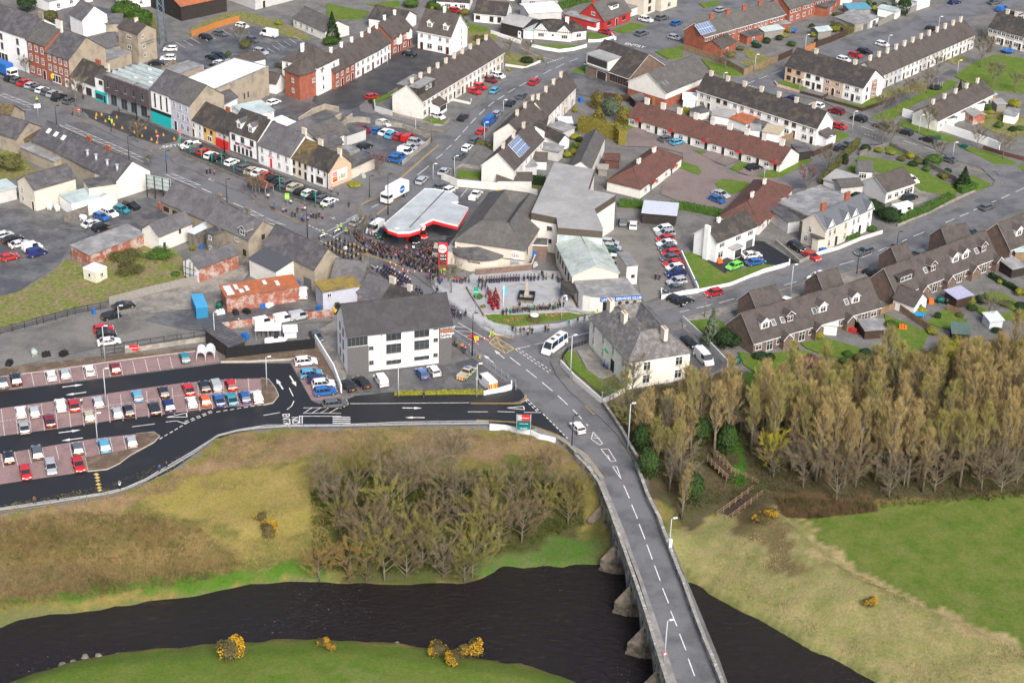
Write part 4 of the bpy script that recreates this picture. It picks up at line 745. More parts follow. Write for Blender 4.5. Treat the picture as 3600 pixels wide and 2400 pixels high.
lt_('Go',1.3,redp,sg,(L_*.87,-.19,3.68),(math.pi/2,0,0),ext=.02,xs=1.05)
b_=MB();N_=18;cx,rx,ry=L_*.335,L_*.345,3.6;arc=[(cx+rx*math.cos(math.pi+math.pi*i/N_),ry*math.sin(math.pi+math.pi*i/N_)) for i in range(N_+1)]
b_.prism(arc,0,3.0,0);bw=b_.build('bow_room',[cream],r)
b_=MB();arc2=[(cx+(rx+.35)*math.cos(math.pi+math.pi*i/N_),(ry+.5)*math.sin(math.pi+math.pi*i/N_)) for i in range(N_+1)]
for p,q in zip(arc2,arc2[1:]):b_.face([(p[0],p[1],3.25),(q[0],q[1],3.25),(cx,-.02,4.4)],0);b_.face([(p[0],p[1],2.98),(q[0],q[1],2.98),(q[0],q[1],3.25),(p[0],p[1],3.25)],0)
b_.build('bow_roof',[fd_],r);o=lt_('Roebank',.75,bp_,bw,(cx+.2,-ry-.03,2.35),(math.pi/2,0,0));
t_=W('B 905 1375 1000 1345 E 800 40 765 130 700 160',3.2);c=sum(t_,Vector())/5
H('side_passage','long low lean-to with a grey metal edge along the petrol station shop','lean-to','E 715 162','E 783 172',20,3.0,0,'slab',cream,felt,z=3.0,vm=greyp,ov=0)
cv=W('B 575 1302 640 1303 760 1325 808 1362 806 1392 757 1398 876 1434 802 1556 632 1512 E 560 -22 540 12 470 34 390 36 320 12 290 -20',5.2);c=sum(cv,Vector())/len(cv);q=[(p.x-c.x,p.y-c.y) for p in cv]
r=empty('petrol_canopy',(c.x,c.y,0),0,label='petrol station canopy with a pale ribbed roof and red and white edge',cat='canopy')
if area2(q)<0:q=q[::-1]
b_=MB();b_.prism(q,4.7,5.2,0,side=1,bottom=True);b_.build('canopy_roof',[canopyroof,fW],r)
b_=MB()
for i in range(len(q)):
 p0_,p1_=q[i],q[(i+1)%len(q)];n_=Vector((p1_[1]-p0_[1],-(p1_[0]-p0_[0]),0)).normalized()*.06
 b_.face([(p0_[0]+n_.x,p0_[1]+n_.y,4.2),(p1_[0]+n_.x,p1_[1]+n_.y,4.2),(p1_[0]+n_.x,p1_[1]+n_.y,4.95),(p0_[0]+n_.x,p0_[1]+n_.y,4.95)],0)
 b_.face([(p0_[0],p0_[1],5.2),(p1_[0],p1_[1],5.2),(p1_[0],p1_[1],5.35),(p0_[0],p0_[1],5.35)],1)
fs=b_.build('fascia',[redp,fW],r)
v0,v1=W('B 470 1568',5.2)[0]-c,W('B 712 1316',5.2)[0]-c;b_=MB();b_.tube([(v0.x,v0.y,5.24),(v1.x,v1.y,5.24)],.12,5,0);b_.build('roof_gutter',[fd_],r)
for s in('E 385 18','E 558 -8'):
 p=W(s,4.6)[0]-c;dv=Vector((c.x*0+p.x,p.y,0));f=math.atan2(-p.x*0-1,.15)
 b_=MB();M_=Matrix.Translation((p.x,p.y-.35,4.65))@Matrix.Rotation(math.pi/2,4,'X');b_.cyl((0,0),.75,0,.2,20,0);b_.v=[tuple(M_@Vector(v)) for v in b_.v];sg=b_.build('round_sign',[fW],r)
 lt_('Go',1.0,redp,sg,(p.x,p.y-.57,4.63),(math.pi/2,0,0))
for s in('E 440 85','B 700 1520','B 560 1480'):
 p=W(s,0)[0]-c;b_=MB();b_.cyl((p.x,p.y),.22,0,4.7,10,0);b_.build('column',[redp],r)
for k,s in en_(('E 435 90','B 640 1530')):
 p=W(s,0)[0];g_=empty('fuel_pump',(p.x+.6,p.y,.12),.5,label=('red fuel pump under the front edge of the canopy','red fuel pump deep under the canopy')[k],cat='fuel pump')
 b_=MB();b_.box(-.5,.5,-.3,.3,0,1.8,0);b_.build('cabinet',[redp],g_);b_=MB();b_.box(-.35,.35,-.33,-.301,1.1,1.6,0);b_.build('display',[bp_],g_)
p=W('E 700 285',0)[0];r=empty('price_sign',(p.x,p.y,0),-.05,label='tall red and silver petrol price sign with a round logo on top',cat='sign')
b_=MB();b_.box(-1.0,1.0,-.2,.2,0,6.2,0);b_.box(-1.15,-1.0,-.22,.22,0,5.8,1);b_.build('panel',[redp,greyp],r)
b_=MB();M_=Matrix.Translation((-.15,-.22,4.9))@Matrix.Rotation(math.pi/2,4,'X');b_.cyl((0,0),.95,-.42,.1,24,0);b_.v=[tuple(M_@Vector(v)) for v in b_.v];sg=b_.build('round_sign',[fW],r)
lt_('Go',1.2,redp,sg,(-.15,-.35,4.88),(math.pi/2,0,0))
b_=MB();b_.box(-.75,.75,-.24,-.201,1.9,3.7,0);b_.box(-.75,.75,-.24,-.201,.9,1.6,0);dp=b_.build('display',[bp_],r)
lt_('155.9',.62,fW,dp,(0,-.27,3.25),(math.pi/2,0,0));lt_('169.9',.62,fW,dp,(0,-.27,2.45),(math.pi/2,0,0));lt_('Charlies',.32,greenp,dp,(0,-.27,1.25),(math.pi/2,0,0))
r=H('heritage_centre','white and dark brick three-storey heritage centre with a grey tiled roof','heritage centre','E 46 1022','E 757 938',9.5,8.9,4.2,'gx',white,mat('charcoal_tile_roof',(.052,.05,.055),.75,.15,1.2,c2=(.065,.062,.068),s2=.4,stripe=9,sw=.3),vm=frameG,ov=.45,win=[('f','w',1.9,(.225,),.9,.9,'g'),('f','w',5.1,(.225,),.9,.8,'g'),('f','w',1.5,(.44,),3.0,.9,'g'),('f','w',1.7,(.71,),3.0,.8,'g'),('f','w',3.9,(.44,),3.0,2.0,'g'),('f','w',4.0,(.71,),3.0,2.0,'g'),('f','w',6.7,(.44,),3.0,2.0,'g'),('f','w',6.7,(.71,),3.0,2.0,'g'),('f','w',2.0,(.845,),.9,.8,'g'),('f','w',5.3,(.845,),.9,.8,'g'),('f','w',8.0,(.845,),.9,.7,'g'),('l','w',1,(.3,.6),.9,1.9,'g'),('l','w',4,(.3,.6),.9,1.9,'g'),('l','w',6.8,(.3,.6),.9,1.6,'g')])
L_=r['L'];b_=MB();b_.box(-.03,L_*.2,-.06,-.012,0,6.2,0);b_.box(L_*.875,L_+.02,-.06,-.012,0,8.85,0);b_.box(L_+.001,L_+.05,-.06,9.5,0,8.8,0);b_.box(L_*.2,L_*.875,-.07,-.013,0,.5,0);b_.build('brick_facing',[gb_],r)
b_=MB();b_.box(-.04,L_*.19,-.09,-.02,6.35,8.4,0)
for i in range(6):b_.box(L_*.19*i/5-.04,L_*.19*i/5+.04,-.12,-.091,6.35,8.4,1)
b_.build('corner_glazing',[glass,frameG],r);b_=MB();b_.tube([(L_*.325,-.08,.1),(L_*.325,-.08,8.6)],.05,5,0);b_.build('downpipe',[frameG],r)
for k,(w_,c_) in en_((('Limavady',fW),('Orange',orangep),('Heritage',fW),('Centre',fW))):lt_(w_,.8,c_,r,(L_*.888,-.1,8.2-k*.68),(math.pi/2,0,0),'wall_lettering',align='LEFT')
r=H('detached_house','large cream two-storey house with a hipped slate roof on the junction corner','house','E 1713 622','E 1980 925',('F 57 862',6.0),6.0,4.0,'well',mat('pale_cream_render',(.80,.78,.68),.85,.06,1,c2=(.72,.70,.60),s2=.3),mat('patched_slate_roof',(.13,.125,.125),.7,.3,2.0,c2=(.22,.21,.20),s2=.9,th=.54,stripe=11,sw=.3),z=6.0,win=[('f','w',3.7,(.12,.37,.62,.87),1.1,1.8),('f','w',.9,(.12,.37,.87),1.1,2.0),('r','w',3.6,(.3,.82),1.5,1.8),('r','w',.8,(.3,.82),1.5,1.8)])
L_,D_=r['L'],r['D'];b_=MB();b_.box(L_*.585,L_*.665,-.08,-.01,0,2.7,0);b_.build('door',[bp_],r);b_=MB();b_.box(L_*.42,L_*.52,-.1,-.01,2.9,3.4,0);sg=b_.build('green_sign',[mat('bright_green_sign',(.05,.55,.2),.5)],r)
for x,y in((.16,.22),(.47,.25),(.9,.62)):chimney(r,L_*x,D_*y,9.6,1.4,1.7,.8,4,cream)
# --- south side of the main street (backs)
for i,(a,b) in en_((('A 225 968','A 380 1040'),('A 380 1040','A 520 1112'),('A 520 1112','A 650 1178'),('A 650 1178','A 800 1252'))):
 wl_=[('l','w',1,(.5,),.8,1)] if i==0 else[]
 r=H('street_house',('dark-roofed low house with three large roof lights','dark-roofed low house between the roof lights and the brick chimneys','dark-roofed low house with silver vents in the row','dark-roofed house ending in the big cream gable')[i]+' by the near kerb','house',a,b,9.5,4.4,3.6,'gx',(beige,beige,beige,ow_)[i],slate,z=4.4,side=ow_ if i==3 else beige,group='near side street houses',chim=[(.9,.5,1.0,4,brick)] if i in(1,2) else[],lo=-.2 if i==0 else 0,hi=-.1 if i==3 else 0)
 if i==0:
  for u in(.3,.62,.95):skylight(r,r['L']*u,.62,9.5,4.4,3.6,1.3,1.4,fw_)
 if i>=2:
  for u in(.3,.75):b_=MB();b_.cyl((r['L']*u,2.0),.35,5.4,7.2,8,0);b_.cyl((r['L']*u,2.0),.5,7.2,7.5,8,0);b_.build('roof_vent',[greyp],r)
for i,(lab,a,b,z,d,e,ri,k,wm_,rm_,wn_) in en_((('low beige annex with a patchy grey flat roof behind the dark-roofed row','A 138 1012','A 372 1112',3.0,5,3.0,.3,'mono',beige,felt,[]),('cream and pink building with a plain slate roof beside the gravel car park','A 250 1456','A 532 1372',0,('A 118 1395',0),5.3,2.2,'gx',cream,slate,[('l','w',3.2,(.25,),.8,1.2),('l','w',.9,(.25,),.8,1.2),('l','d',0,(.85,),.9,2.1)]),('white annex with a flat green-grey roof beside the oil tanks','A 492 1400','A 735 1338',3.2,6,3.2,0,'flat',white,mp_,[('f','w',1.5,(.5,),.8,.8)]),('tall cream rear block with a brown gravel roof next to the cream gable','A 610 1290','A 800 1262',5.0,5,5.0,0,'flat',cream,fd_,[]),('corner building with a brown slate roof beside the traffic lights','A -60 905','A 112 955',4,9,4.0,2.8,'gx',beige,slate,[]),('dark brown slate-roofed building at the left edge above the corner','A -250 820','A 40 860',4,9,4.2,3.2,'gx',beige,mossy,[]),('small mossy lean-to beside the roof-light house','A 165 960','A 235 985',3.0,5,3.0,.8,'mono',stone,mossy,[]),('blue-grey metal shed roof at the left edge by the gravel car park','A -200 1370','A 110 1290',3,5,3.0,.2,'mono',greyr,mp_,[]),('long derelict brick shed with a grey sheet roof by the gravel car park','D 612 187','D 998 42',2.8,('D 486 131',2.8),2.8,.2,'mono',bo_,felt,[]),('brown-grey slate house with boarded windows behind the billboard','P 345 262','P 968 527',4,9,4.0,3.4,'gx',beige,sp_,[('f','w',1.8,(.1,.3),1.8,1.2,'b')]),('low felt-roofed extension between the parking yard and the billboard house','P -60 740','P 470 480',2.6,7,2.6,.1,'mono',bo_,fd_,[]),('white rendered wing with slate roof and a bricked-up window','P 308 745','P 765 560',3.9,('P 95 640',3.9),3.9,2.0,'gx',ow_,sp_,[('f','w',2.6,(.62,),.6,.9,'b'),('f','d',0,(.14,),.8,2.0)]),('double slate house with a tall plain gable facing the parade','P 968 528','P 1540 787',5.4,('P 1890 610',5.4),5.4,3.0,'gx',beige,sp_,[('f','w',3.6,(.3,.72),1.0,1.3,'w'),('f','w',.9,(.28,.9),1.0,1.6,'b'),('r','w',4.0,(.5,),.9,1.2,'b')]),('narrow grey two-storey rear return with white windows','P 958 682','P 1062 722',4.6,4,4.6,0,'slab',stone,fd_,[('f','w',3.0,(.5,),.9,1.0),('f','w',.6,(.5,),.9,1.0)]),('grey rear return with a shining white sheet roof','P 707 684','P 797 716',3.4,9,3.4,.3,'mono',stone,panelw,[]),('old brick barn with a curved pale grey sheet roof and painted patches','P 850 1188','P 1400 985',3.5,('P 645 1080',3.5),3.5,1.5,'gx',bo_,sp_,[]),('large rendered warehouse with a slate roof beside the parade road','D 1815 117','D 2167 283',5.5,('D 2341 206',5.5),5.5,3.4,'gx',beige,slate,[('f','g',0,(.86,),2.4,2.6,'g')]),('rendered side wing with a smooth dark roof joined to the warehouse','D 1717 213','D 1902 301',4.2,7.5,4.2,1.6,'mono',ow_,mat('smooth_dark_roof',(.075,.078,.09),.7,.08,2),[]),('brick store with a rusty orange and white patched sheet roof','D 1560 480','D 2058 405',3.6,('D 1522 412',3.6),3.6,.3,'mono',bo_,rust,[]),('pale blue rendered building with a moss-covered flat roof','Q 216 1046','Q 722 962',4.5,('Q 135 912',4.5),4.5,0,'slab',paleblue,moss,[('f','w',3.1,(.17,),.9,.9)]),('purple slate cottage with a big stone chimney beside the parade road','Q 328 878','Q 748 936',3.4,7.5,3.4,3.2,'gx',stone,sp_,[]),('purple slate cottage with pink brick walls and a row of pots','Q 690 1036','Q 1002 1186',3.4,7.5,3.4,3.0,'gx',bo_,sp_,[('f','w',1.6,(.2,.5),1.0,1.2)]),('dark tiled cottage partly hidden behind the heritage centre','Q 1003 1192','Q 1400 1360',3.4,7.5,3.4,3.0,'gx',bo_,td_,[]),('small brick lean-to with a glass patch in its roof','Q 640 1290','Q 790 1330',1.8,4,2.0,1.2,'mono',bo_,sp_,[]))):
 nm='cottage' if 'cottage' in lab else('shed' if 'shed' in lab or 'barn' in lab else('warehouse' if 'warehouse' in lab or 'store' in lab else 'street_building'))
 ch={9:[(.02,-.1,.5,1,brick),(.98,.5,1.0,3,stone)],12:[(.65,.5,1.3,2,stone)],20:[(.97,.5,1.6,4,stone)],21:[(.97,.5,1.3,4,cream)],22:[(.6,.5,1.2,2,cream)]}.get(i,[])
 r=H(nm,lab,nm.replace('street_',''),a,b,d,e,ri,k,wm_,rm_,win=wn_,z=z,chim=ch,side=white if i==15 else None)
 if i==12:dormer(r,r['L']*.86,.1,5.6,2.4,1.6,4,slate,sp_)
 if i==18:
  for(x0,w0,y0,h0) in((.02,.1,.1,.8),(.16,.05,.5,.4),(.2,.06,.15,.3),(.29,.05,.25,.4),(.56,.05,.55,.35),(.72,.05,.3,.4)):
   b_=MB();k_=.3/r['D'];b_.box(r['L']*x0,r['L']*(x0+w0),r['D']*y0,r['D']*(y0+h0),3.6+.16+k_*r['D']*y0,3.6+.2+.3*(y0+h0)+.02,0);b_.build('roof_patch',[panelw],r)
 if i==15:b_=MB();[b_.tube([(-.6,r['D']*u,0),(-.3,r['D']*u,4.2)],.08,5,0) for u in(.2,.45,.75)];[b_.tube([(-.45,r['D']*.05,zz),(-.45,r['D']*.9,zz-.6)],.06,5,0) for zz in(1.6,3.0)];b_.build('prop_frame',[dw_],r)
# --- upper middle and right: houses, bungalows, estate terraces
r=H('bungalow','white bungalow with a big plain gable above the junction at the top','bungalow','B 915 152','B 1132 172',8.5,2.7,2.7,'gx',white,td_,win=[('f','w',.9,(.12,),1.4,1.1,'b'),('f','w',.5,(.55,.8),1.2,1.6,'b')],vm=white)
r=H('bungalow','bungalow with black and white mock-tudor gables behind a curved white wall','bungalow','B 1330 268','B 1582 292',9,2.8,2.2,'hip',ow_,td_,win=[('f','w',.9,(.18,.82),1.8,1.2),('f','D',.1,(.5,),1.2,2.1)],chim=[(.8,.5,1.0,2,white)])
for u in(.18,.8):
 L_=r['L'];x=L_*u;b_=MB();b_.face([(x-2.1,-.25,2.75),(x+2.1,-.25,2.75),(x,-.25,4.9)],0);b_.box(x-2.1,x+2.1,-.25,-.01,2.0,2.75,0)
 for k in range(-3,4):b_.box(x+k*.55-.06,x+k*.55+.06,-.3,-.251,2.3,4.7-abs(k)*.56,1)
 for s in(-1,1):qd=[(x,-.4,5.05),(x+s*2.4,-.4,2.65),(x+s*2.4,3,2.65),(x,3,5.05)];b_.face(qd if s<0 else qd[::-1],2)
 b_.build('gablet',[fW,bp_,td_],r)
H('bungalow','white end wing of the mock-tudor bungalow under a dark hipped roof','bungalow','B 1583 284','B 1685 272',7,2.8,1.8,'hip',ow_,td_,win=[('f','w',.9,(.5,),1.6,1.2)])
H('garage','white flat-roofed garage attached left of the mock-tudor bungalow','garage','B 1253 266','B 1328 272',7,2.6,0,'slab',white,mp_,win=[('f','g',.0,(.5,),2.3,2.1)])
H('shed','black timber workshop with a grey ribbed roof beside the white garage','shed','B 1100 232','B 1250 268',9,3.4,1.4,'gx',dw_,mg_,win=[('f','D',0,(.85,),.9,2)])
H('shed','large white corrugated workshop roof behind the black timber workshop','shed','B 1290 165','B 1515 150',9,3.2,.6,'gx',greyr,fw_)
r=H('detached_house','bright red house with a grey tiled roof and a wide dormer','house','B 1806 208','B 1990 142',('B 1655 155',0),2.9,4.2,'gx',redw,tilegrey,win=[('f','w',.9,(.2,.75),1.6,1.2,'b'),('f','d',.1,(.48,),1,2.1),('l','w',3.6,(.55,),1.4,1.1)],chim=[(.04,.5,1.6,2,redw)])
dormer(r,r['L']*.55,1.6,4.9,3.6,.9,3,white,tilegrey,flat=True)
H('garage','flat-roofed red garage with a white door beside the bright red house','garage','B 1745 212','B 1800 190',('B 1600 130',0),2.5,0,'slab',redw,felt,win=[('f','g',.0,(.5,),2.3,2.0)])
for lab,a,b,d,e,ri,k,wm_,rm_,wn_ in(('white bungalow with a wide bay at the top beside a round conservatory','B 655 65','B 880 78',9,2.7,2.4,'gx',white,td_,[('f','w',.8,(.35,.8),1.8,1.2),('f','D',.1,(.6,),1.4,2)]),('small white bungalow with dark roof at the top edge, left of centre','B 1000 -20','B 1190 10',8,2.7,2.2,'gx',white,td_,[]),('grey-white bungalow with a conservatory at the top edge','B 1240 50','B 1490 60',8,2.9,2.2,'gx',greyr,tilegrey,[('f','w',.8,(.3,.8),1.8,1.3)]),('cream two-storey house with brown windows at the top beside the red house','B 2080 112','B 2160 80',9,5.4,2.4,'gx',cream,tb_,[('f','w',3.3,(.5,),1.4,1.2,'b'),('f','w',.8,(.5,),1.4,1.5,'b')]),('cream two-storey house with white windows at the top right of centre','B 2200 82','B 2310 45',9,5.2,2.4,'gx',cream,tb_,[('f','w',3.2,(.5,),1.6,1.2),('f','w',.8,(.5,),1.6,1.4)]),('garage with a light blue door beside the red house','B 1990 118','B 2050 95',7,2.5,.2,'mono',cream,felt,[('f','g',0,(.5,),2.2,2)]),('white garden house with a red door among the garages at the top right','C 1610 75','C 1700 45',8,3.0,1.4,'gy',white,panelw,[]),('long garage with a white fascia and rusty flat roof beside the wide parking road','C 1290 195','C 1345 170',9,2.4,.2,'mono',white,felt,[('f','g',0,(.45,),1.8,1.9,'g')]),('grey double garage beside the wide parking road','C 1180 225','C 1288 197',8,2.4,.2,'mono',bk_,felt,[('f','g',0,(.7,),1.8,1.9,'g')]),('white garage with a pale flat roof behind the plank fence','C 1470 135','C 1498 112',6,2.3,.2,'mono',white,mp_,[]),('blue-tarpaulined shed roof behind the wide parking road garages','C 1140 115','C 1290 110',5,2.2,.2,'mono',bk_,mat('blue_sheet_roof',(.10,.28,.38),.6,.15,1),[]),('red brick flat-roofed extension with two roof lights','C 985 122','C 1050 78',('C 880 85',0),3.0,0,'slab',brick,fd_,[('f','w',.3,(.5,),1.5,1.9)]),('red brick garden annex with a brown gable roof behind the brick terrace','C 262 392','C 362 345',6,2.6,1.4,'gx',brick,tb_,[('f','w',.9,(.4,),1.2,1.1)]),('small brick outhouse with a dark roof behind the brick terrace','C 440 310','C 550 285',5,2.4,.3,'mono',brick,fd_,[('f','w',.9,(.4,),.9,1)]),('low brick outhouse with a grey roof, nearest the white-framed porch','C 640 230','C 735 215',5,2.4,.3,'mono',brick,felt,[]),('grey shed row behind the brick terrace washing lines','C 560 270','C 690 250',3,2.2,.3,'mono',tg_,mp_,[]),('pale shed with a faded lilac roof among the hedges','C 930 270','C 1020 258',4,2.2,.6,'gx',tg_,mp_,[]),('brick store with white roof panels at the back of the top gardens','C 770 130','C 880 118',6,2.4,.3,'mono',brick,felt,[]),('red shed with a rounded grey roof behind the far right terrace','C 1995 860','C 2075 850',4,2.4,.5,'gy',bo_,mg_,[]),('white outhouse with dark roof, nearest the long white wall','C 1805 880','C 1870 868',4,2.4,.3,'mono',white,fd_,[]),('white outhouse with dark roof, second from the long white wall','C 1912 835','C 1975 822',4,2.4,.3,'mono',white,fd_,[]),('white outhouse with dark roof, third from the long white wall','C 2000 780','C 2075 765',4,2.4,.3,'mono',white,fd_,[]),('timber car port with a blue-grey roof beside the far right terrace','C 2085 735','C 2155 705',4,2.3,.2,'mono',to_,mp_,[]),('grey garden shed near the wooden car port','C 2160 775','C 2222 770',3,2.2,.3,'mono',tg_,mg_,[]),('white garage with grey roof at the far right edge','C 2205 845','C 2285 860',4.5,2.4,.3,'mono',white,felt,[]),('white shed with a translucent patched roof behind the white estate terrace','C 195 845','C 318 868',5,2.2,.2,'mono',white,mg_,[]),('white shed with an orange-streaked roof behind the white estate terrace','C 318 868','C 432 912',5,2.2,.2,'mono',white,rust,[]),('small white shed with a felt roof between the bungalows and white terrace','C 462 945','C 530 950',3.5,2.0,.2,'mono',white,felt,[]),('blue garden shed with a dark gable roof','C 480 905','C 552 925',3,2.0,.8,'gx',mat('pale_blue_boards',(.2,.4,.5),.7),fd_,[]),('long white shed with a tan roof behind the white estate terrace','C 545 965','C 660 985',5,2.3,.2,'mono',white,mat('tan_sheet_roof',(.42,.36,.26),.8),[]),('white hut with a flat pale roof at the left end of the white estate terrace','C 0 745','C 85 750',5,2.4,0,'slab',white,fw_,[]),('dark garden store at the right end of the brown-roofed bungalows','C 790 1110','C 880 1100',4,2.4,.3,'mono',dw_,fd_,[]),('small garage with dark roof beside the first brown bungalow','C 98 835','C 180 815',3,2.0,.3,'mono',ow_,fd_,[])):
 nm='bungalow' if 'bungalow with' in lab and 'garage' not in lab else('house' if 'house with' in lab else('garage' if 'garage' in lab else('extension' if 'extension' in lab or 'annex' in lab else 'shed')))
 H(nm,lab,nm,a,b,d,e,ri,k,wm_,rm_,win=wn_)
r=H('community_hall','brick hall with a steep dark tiled roof and a row of tall narrow windows','hall','B 1680 512','B 1978 618',15,3.2,5.0,'gx',bb_,td_,win=[('f','w',.7,(.6,.66,.72,.78,.84,.9,.96),.7,1.9,'b'),('f','d',.1,(.38,),3.4,2.3)],vm=fW)
L_=r['L'];b_=MB();b_.box(L_*.05,L_*.55,-.6,5,3.4,6.2,0);b_.box(L_*.04,L_*.56,-.8,5,6.205,6.4,1);b_.box(L_*.08,L_*.52,-.64,-.601,3.9,5.9,2);o=b_.build('clerestory',[ow_,mg_,glass],r)
for i in range(6):b_=MB();b_.box(L_*(.08+.44*i/5)-.07,L_*(.08+.44*i/5)+.07,-.7,-.641,3.9,5.9,0);b_.build('mullion',[frameB],o)
b_=MB();b_.box(.2,.9,-.05,-.01,1.5,2.3,0);b_.build('green_sign',[greenp],r)
r=H('community_hall','hall with a cream and brick gable and a pale grey tiled roof','hall','B 1972 666','B 2229 746',('C 188 517',4.2),4.3,3.8,'gy',ow_,tilegrey,win=[('r','w',1.2,(.3,.5,.7),1.0,.7,'b')],vm=fW)
b_=MB();b_.box(-.03,r['L']+.03,-.05,-.006,0,2.4,0);b_.box(r['L']+.001,r['L']+.05,-.05,r['D'],0,2.4,0);b_.build('brick_base',[brick],r);b_=MB();b_.box(r['L']*.62,r['L']*.74,-.08,-.051,0,2.1,0);b_.build('door',[to_],r)
for k in(0,1):
 b_=MB();sl=math.atan2(3.8,r['L']/2);M_=Matrix.Translation((r['L']*.82,1.8+k*1.4,4.3+3.8*.36+.2))@Matrix.Rotation(sl,4,'Y');b_.box(-.7,.7,-.45,.45,0,.06,0,M=M_);b_.build('skylight',[glassl],r)
pb=lambda i:[('f','w',3.1,(.15,.35,.55,.8),.8,1.0),('f','w',.8,(.2,.7),1.2,1.3)]
bt=terrace('C 150 256','C 706 97',('C 5 210',4.6),4.6,3.0,5,'the brick terrace backing onto the gardens','red brick terraces',[brick],tilegrey,z=4.6,pat=pb,chim=(.97,.5,1.3,4,brick),vm=fW)
skylight(bt[0],bt[0]['L']*.32,.5,bt[0]['D'],4.6,3.0,6.2,3.6,solar,'solar_panel',True,fw=fW)
terrace('C 738 62','C 1080 -45',8,4.6,3.0,4,'the farther red brick terrace at the top edge','red brick terraces',[brick],tilegrey,z=4.6,pat=pb,chim=(.97,.5,1.3,4,brick))
terrace('C 1000 60','C 1330 -30',7,2.4,.4,4,'the row of brick outhouses at the top edge','row of brick outhouses',[brick,ow_],felt,chim=None,kind='mono',name='outhouse',words=['brick','off-white'])
terrace('C 699 562','C 1232 718',('C 1326 640',0),4.7,3.6,4,'the estate road corner block','estate corner block',[peach,white],td_,words=['peach and white','white'],pat=lambda i:[('f','w',3.0,(.22,.7),1.3,1.1,'b' if i<2 else 'w'),('f','w',.8,(.22,.8),1.3,1.2,'b' if i<2 else 'w'),('f','d',.1,(.52,),.9,2)]+([('r','w',3,(.2,),.8,1.2,'b'),('r','w',.8,(.2,),.8,1.2,'b')] if i==3 else[]),chim=(.98,.5,1.2,2,cream),every=2)
r=[o for o in bpy.data.objects if o.get('label','').startswith('white house fourth from left in the estate road')][0]
b_=MB();b_.box(r['L']+.001,r['L']+.05,r['D']*.4,r['D']*.68,0,5.6,0);o=b_.build('brick_panel',[bo_],r)
for zz in(1,3.4):
 w_=link('window',win_mesh(1.1,1.2,'w','w'),o);w_.location=(r['L']+.055,r['D']*.55,zz);w_.rotation_euler=(0,0,math.pi/2)
terrace('S 300 1272','S 1650 668',8.2,4.3,3.2,12,'the long terrace behind the green','long terrace behind the green',[ow_,greyr,paleblue,ow_,white,greyr,ow_,greyr,ow_,white],tb_,pat=lambda i:[('f','w',2.8,(.22,.75),1.0,1.1),('f','w',.8,(.72,),1.3,1.2),('f','d',.1,(.25,),.9,2)],chim=(.5,.5,1.4,2,cream))
terrace('S 1840 575','S 2560 775',9,4.6,3.6,6,'the terrace at the right edge of the green','far right terrace by the green',[cream,white],td_,pat=lambda i:[('f','w',3.0,(.25,.75),1.3,1.1),('f','w',.8,(.3,),1.5,1.3),('f','d',.1,(.7,),.9,2)],chim=(.98,.5,1.2,2,cream))
wt=terrace('C 92 735','C 914 1004',('C 1033 836',4.7),4.7,3.5,7,'the white terrace behind the brown bungalows','white estate terrace',[ow_,ow_,white,white,white,white,white],td_,pat=lambda i:[('f','w',3.0,(.3,.72),1.2,1.2,'b' if i in(1,5) else 'w'),('f','w',.8,(.35,),1.5,1.2),('f','r' if i%2 else 'd',.1,(.75,),.9,2)]+([('r','w',3,(.2,),1,1.2)] if i==6 else[]),chim=(.3,.5,1.2,2,cream),vm=white)
r=wt[-1];b_=MB();b_.box(r['L']+.01,r['L']+2.6,.8,5,0,2.6,0);b_.face([(r['L'],.5,3.7),(r['L']+2.9,.5,2.5),(r['L']+2.9,5.3,2.5),(r['L'],5.3,3.7)],1);b_.build('side_porch',[white,tb_],r)
terrace('C 1762 828','C 2142 642',7.5,3.4,2.6,5,'the low white terrace behind the long white wall','low terrace by the long white wall',[ow_,white],tb_,z=3.4,pat=lambda i:[('f','w',1.0,(.3,.7),1.0,1.0)],chim=(.5,.5,1.2,2,cream))
bg=terrace('B 1978 802','C 672 1128',('C 806 1062',2.5),2.5,2.8,9,'the long row of brown-roofed bungalows facing the close','brown-roofed bungalows facing the close',[ow_],tilered,z=2.5,pat=lambda i:[('f','w',.8,(.25,),1.3,1.1),('f','d',.1,(.75,),.9,2)],chim=(.5,.5,1.5,3,ow_),name='bungalow')
for r in bg[::2]:
 L_=r['L'];b_=MB();x=L_*.75;b_.face([(x-1.2,-1.0,2.3),(x+1.2,-1.0,2.3),(x,-1.0,3.2)],0)
 for s in(-1,1):qd=[(x,-1.1,3.25),(x+s*1.35,-1.1,2.25),(x+s*1.35,1.6,2.25),(x,1.6,3.25)];b_.face(qd if s<0 else qd[::-1],1)
 b_.build('porch_gablet',[redp,tilered],r)
for nm,lab,a,b,d,k_ in(('bungalow','hipped brown-roofed bungalow pair on the left of the close','B 2062 1302','B 2345 1088',('B 1842 1240',2.5),'hip'),('bungalow','hipped brown-roofed bungalow pair nearest the slate villas','C 530 1550','C 756 1300',('C 264 1482',2.5),'hip')):
 r=H(nm,lab,'bungalow',a,b,d,2.5,3.0,k_,ow_,tilered,z=2.5,win=[('f','w',.8,(.12,.4,.62,.88),1.3,1.1),('f','d',.1,(.25,.75),.9,2)],chim=[(.33,.5,1.2,3,ow_),(.7,.5,1.2,3,ow_)])
 for u in(.25,.75):
  L_=r['L'];x=L_*u;b_=MB();b_.face([(x-1.2,-1.0,2.3),(x+1.2,-1.0,2.3),(x,-1.0,3.2)],0)
  for s in(-1,1):qd=[(x,-1.1,3.25),(x+s*1.35,-1.1,2.25),(x+s*1.35,1.6,2.25),(x,1.6,3.25)];b_.face(qd if s<0 else qd[::-1],1)
  b_.build('porch_gablet',[redp,tilered],r)
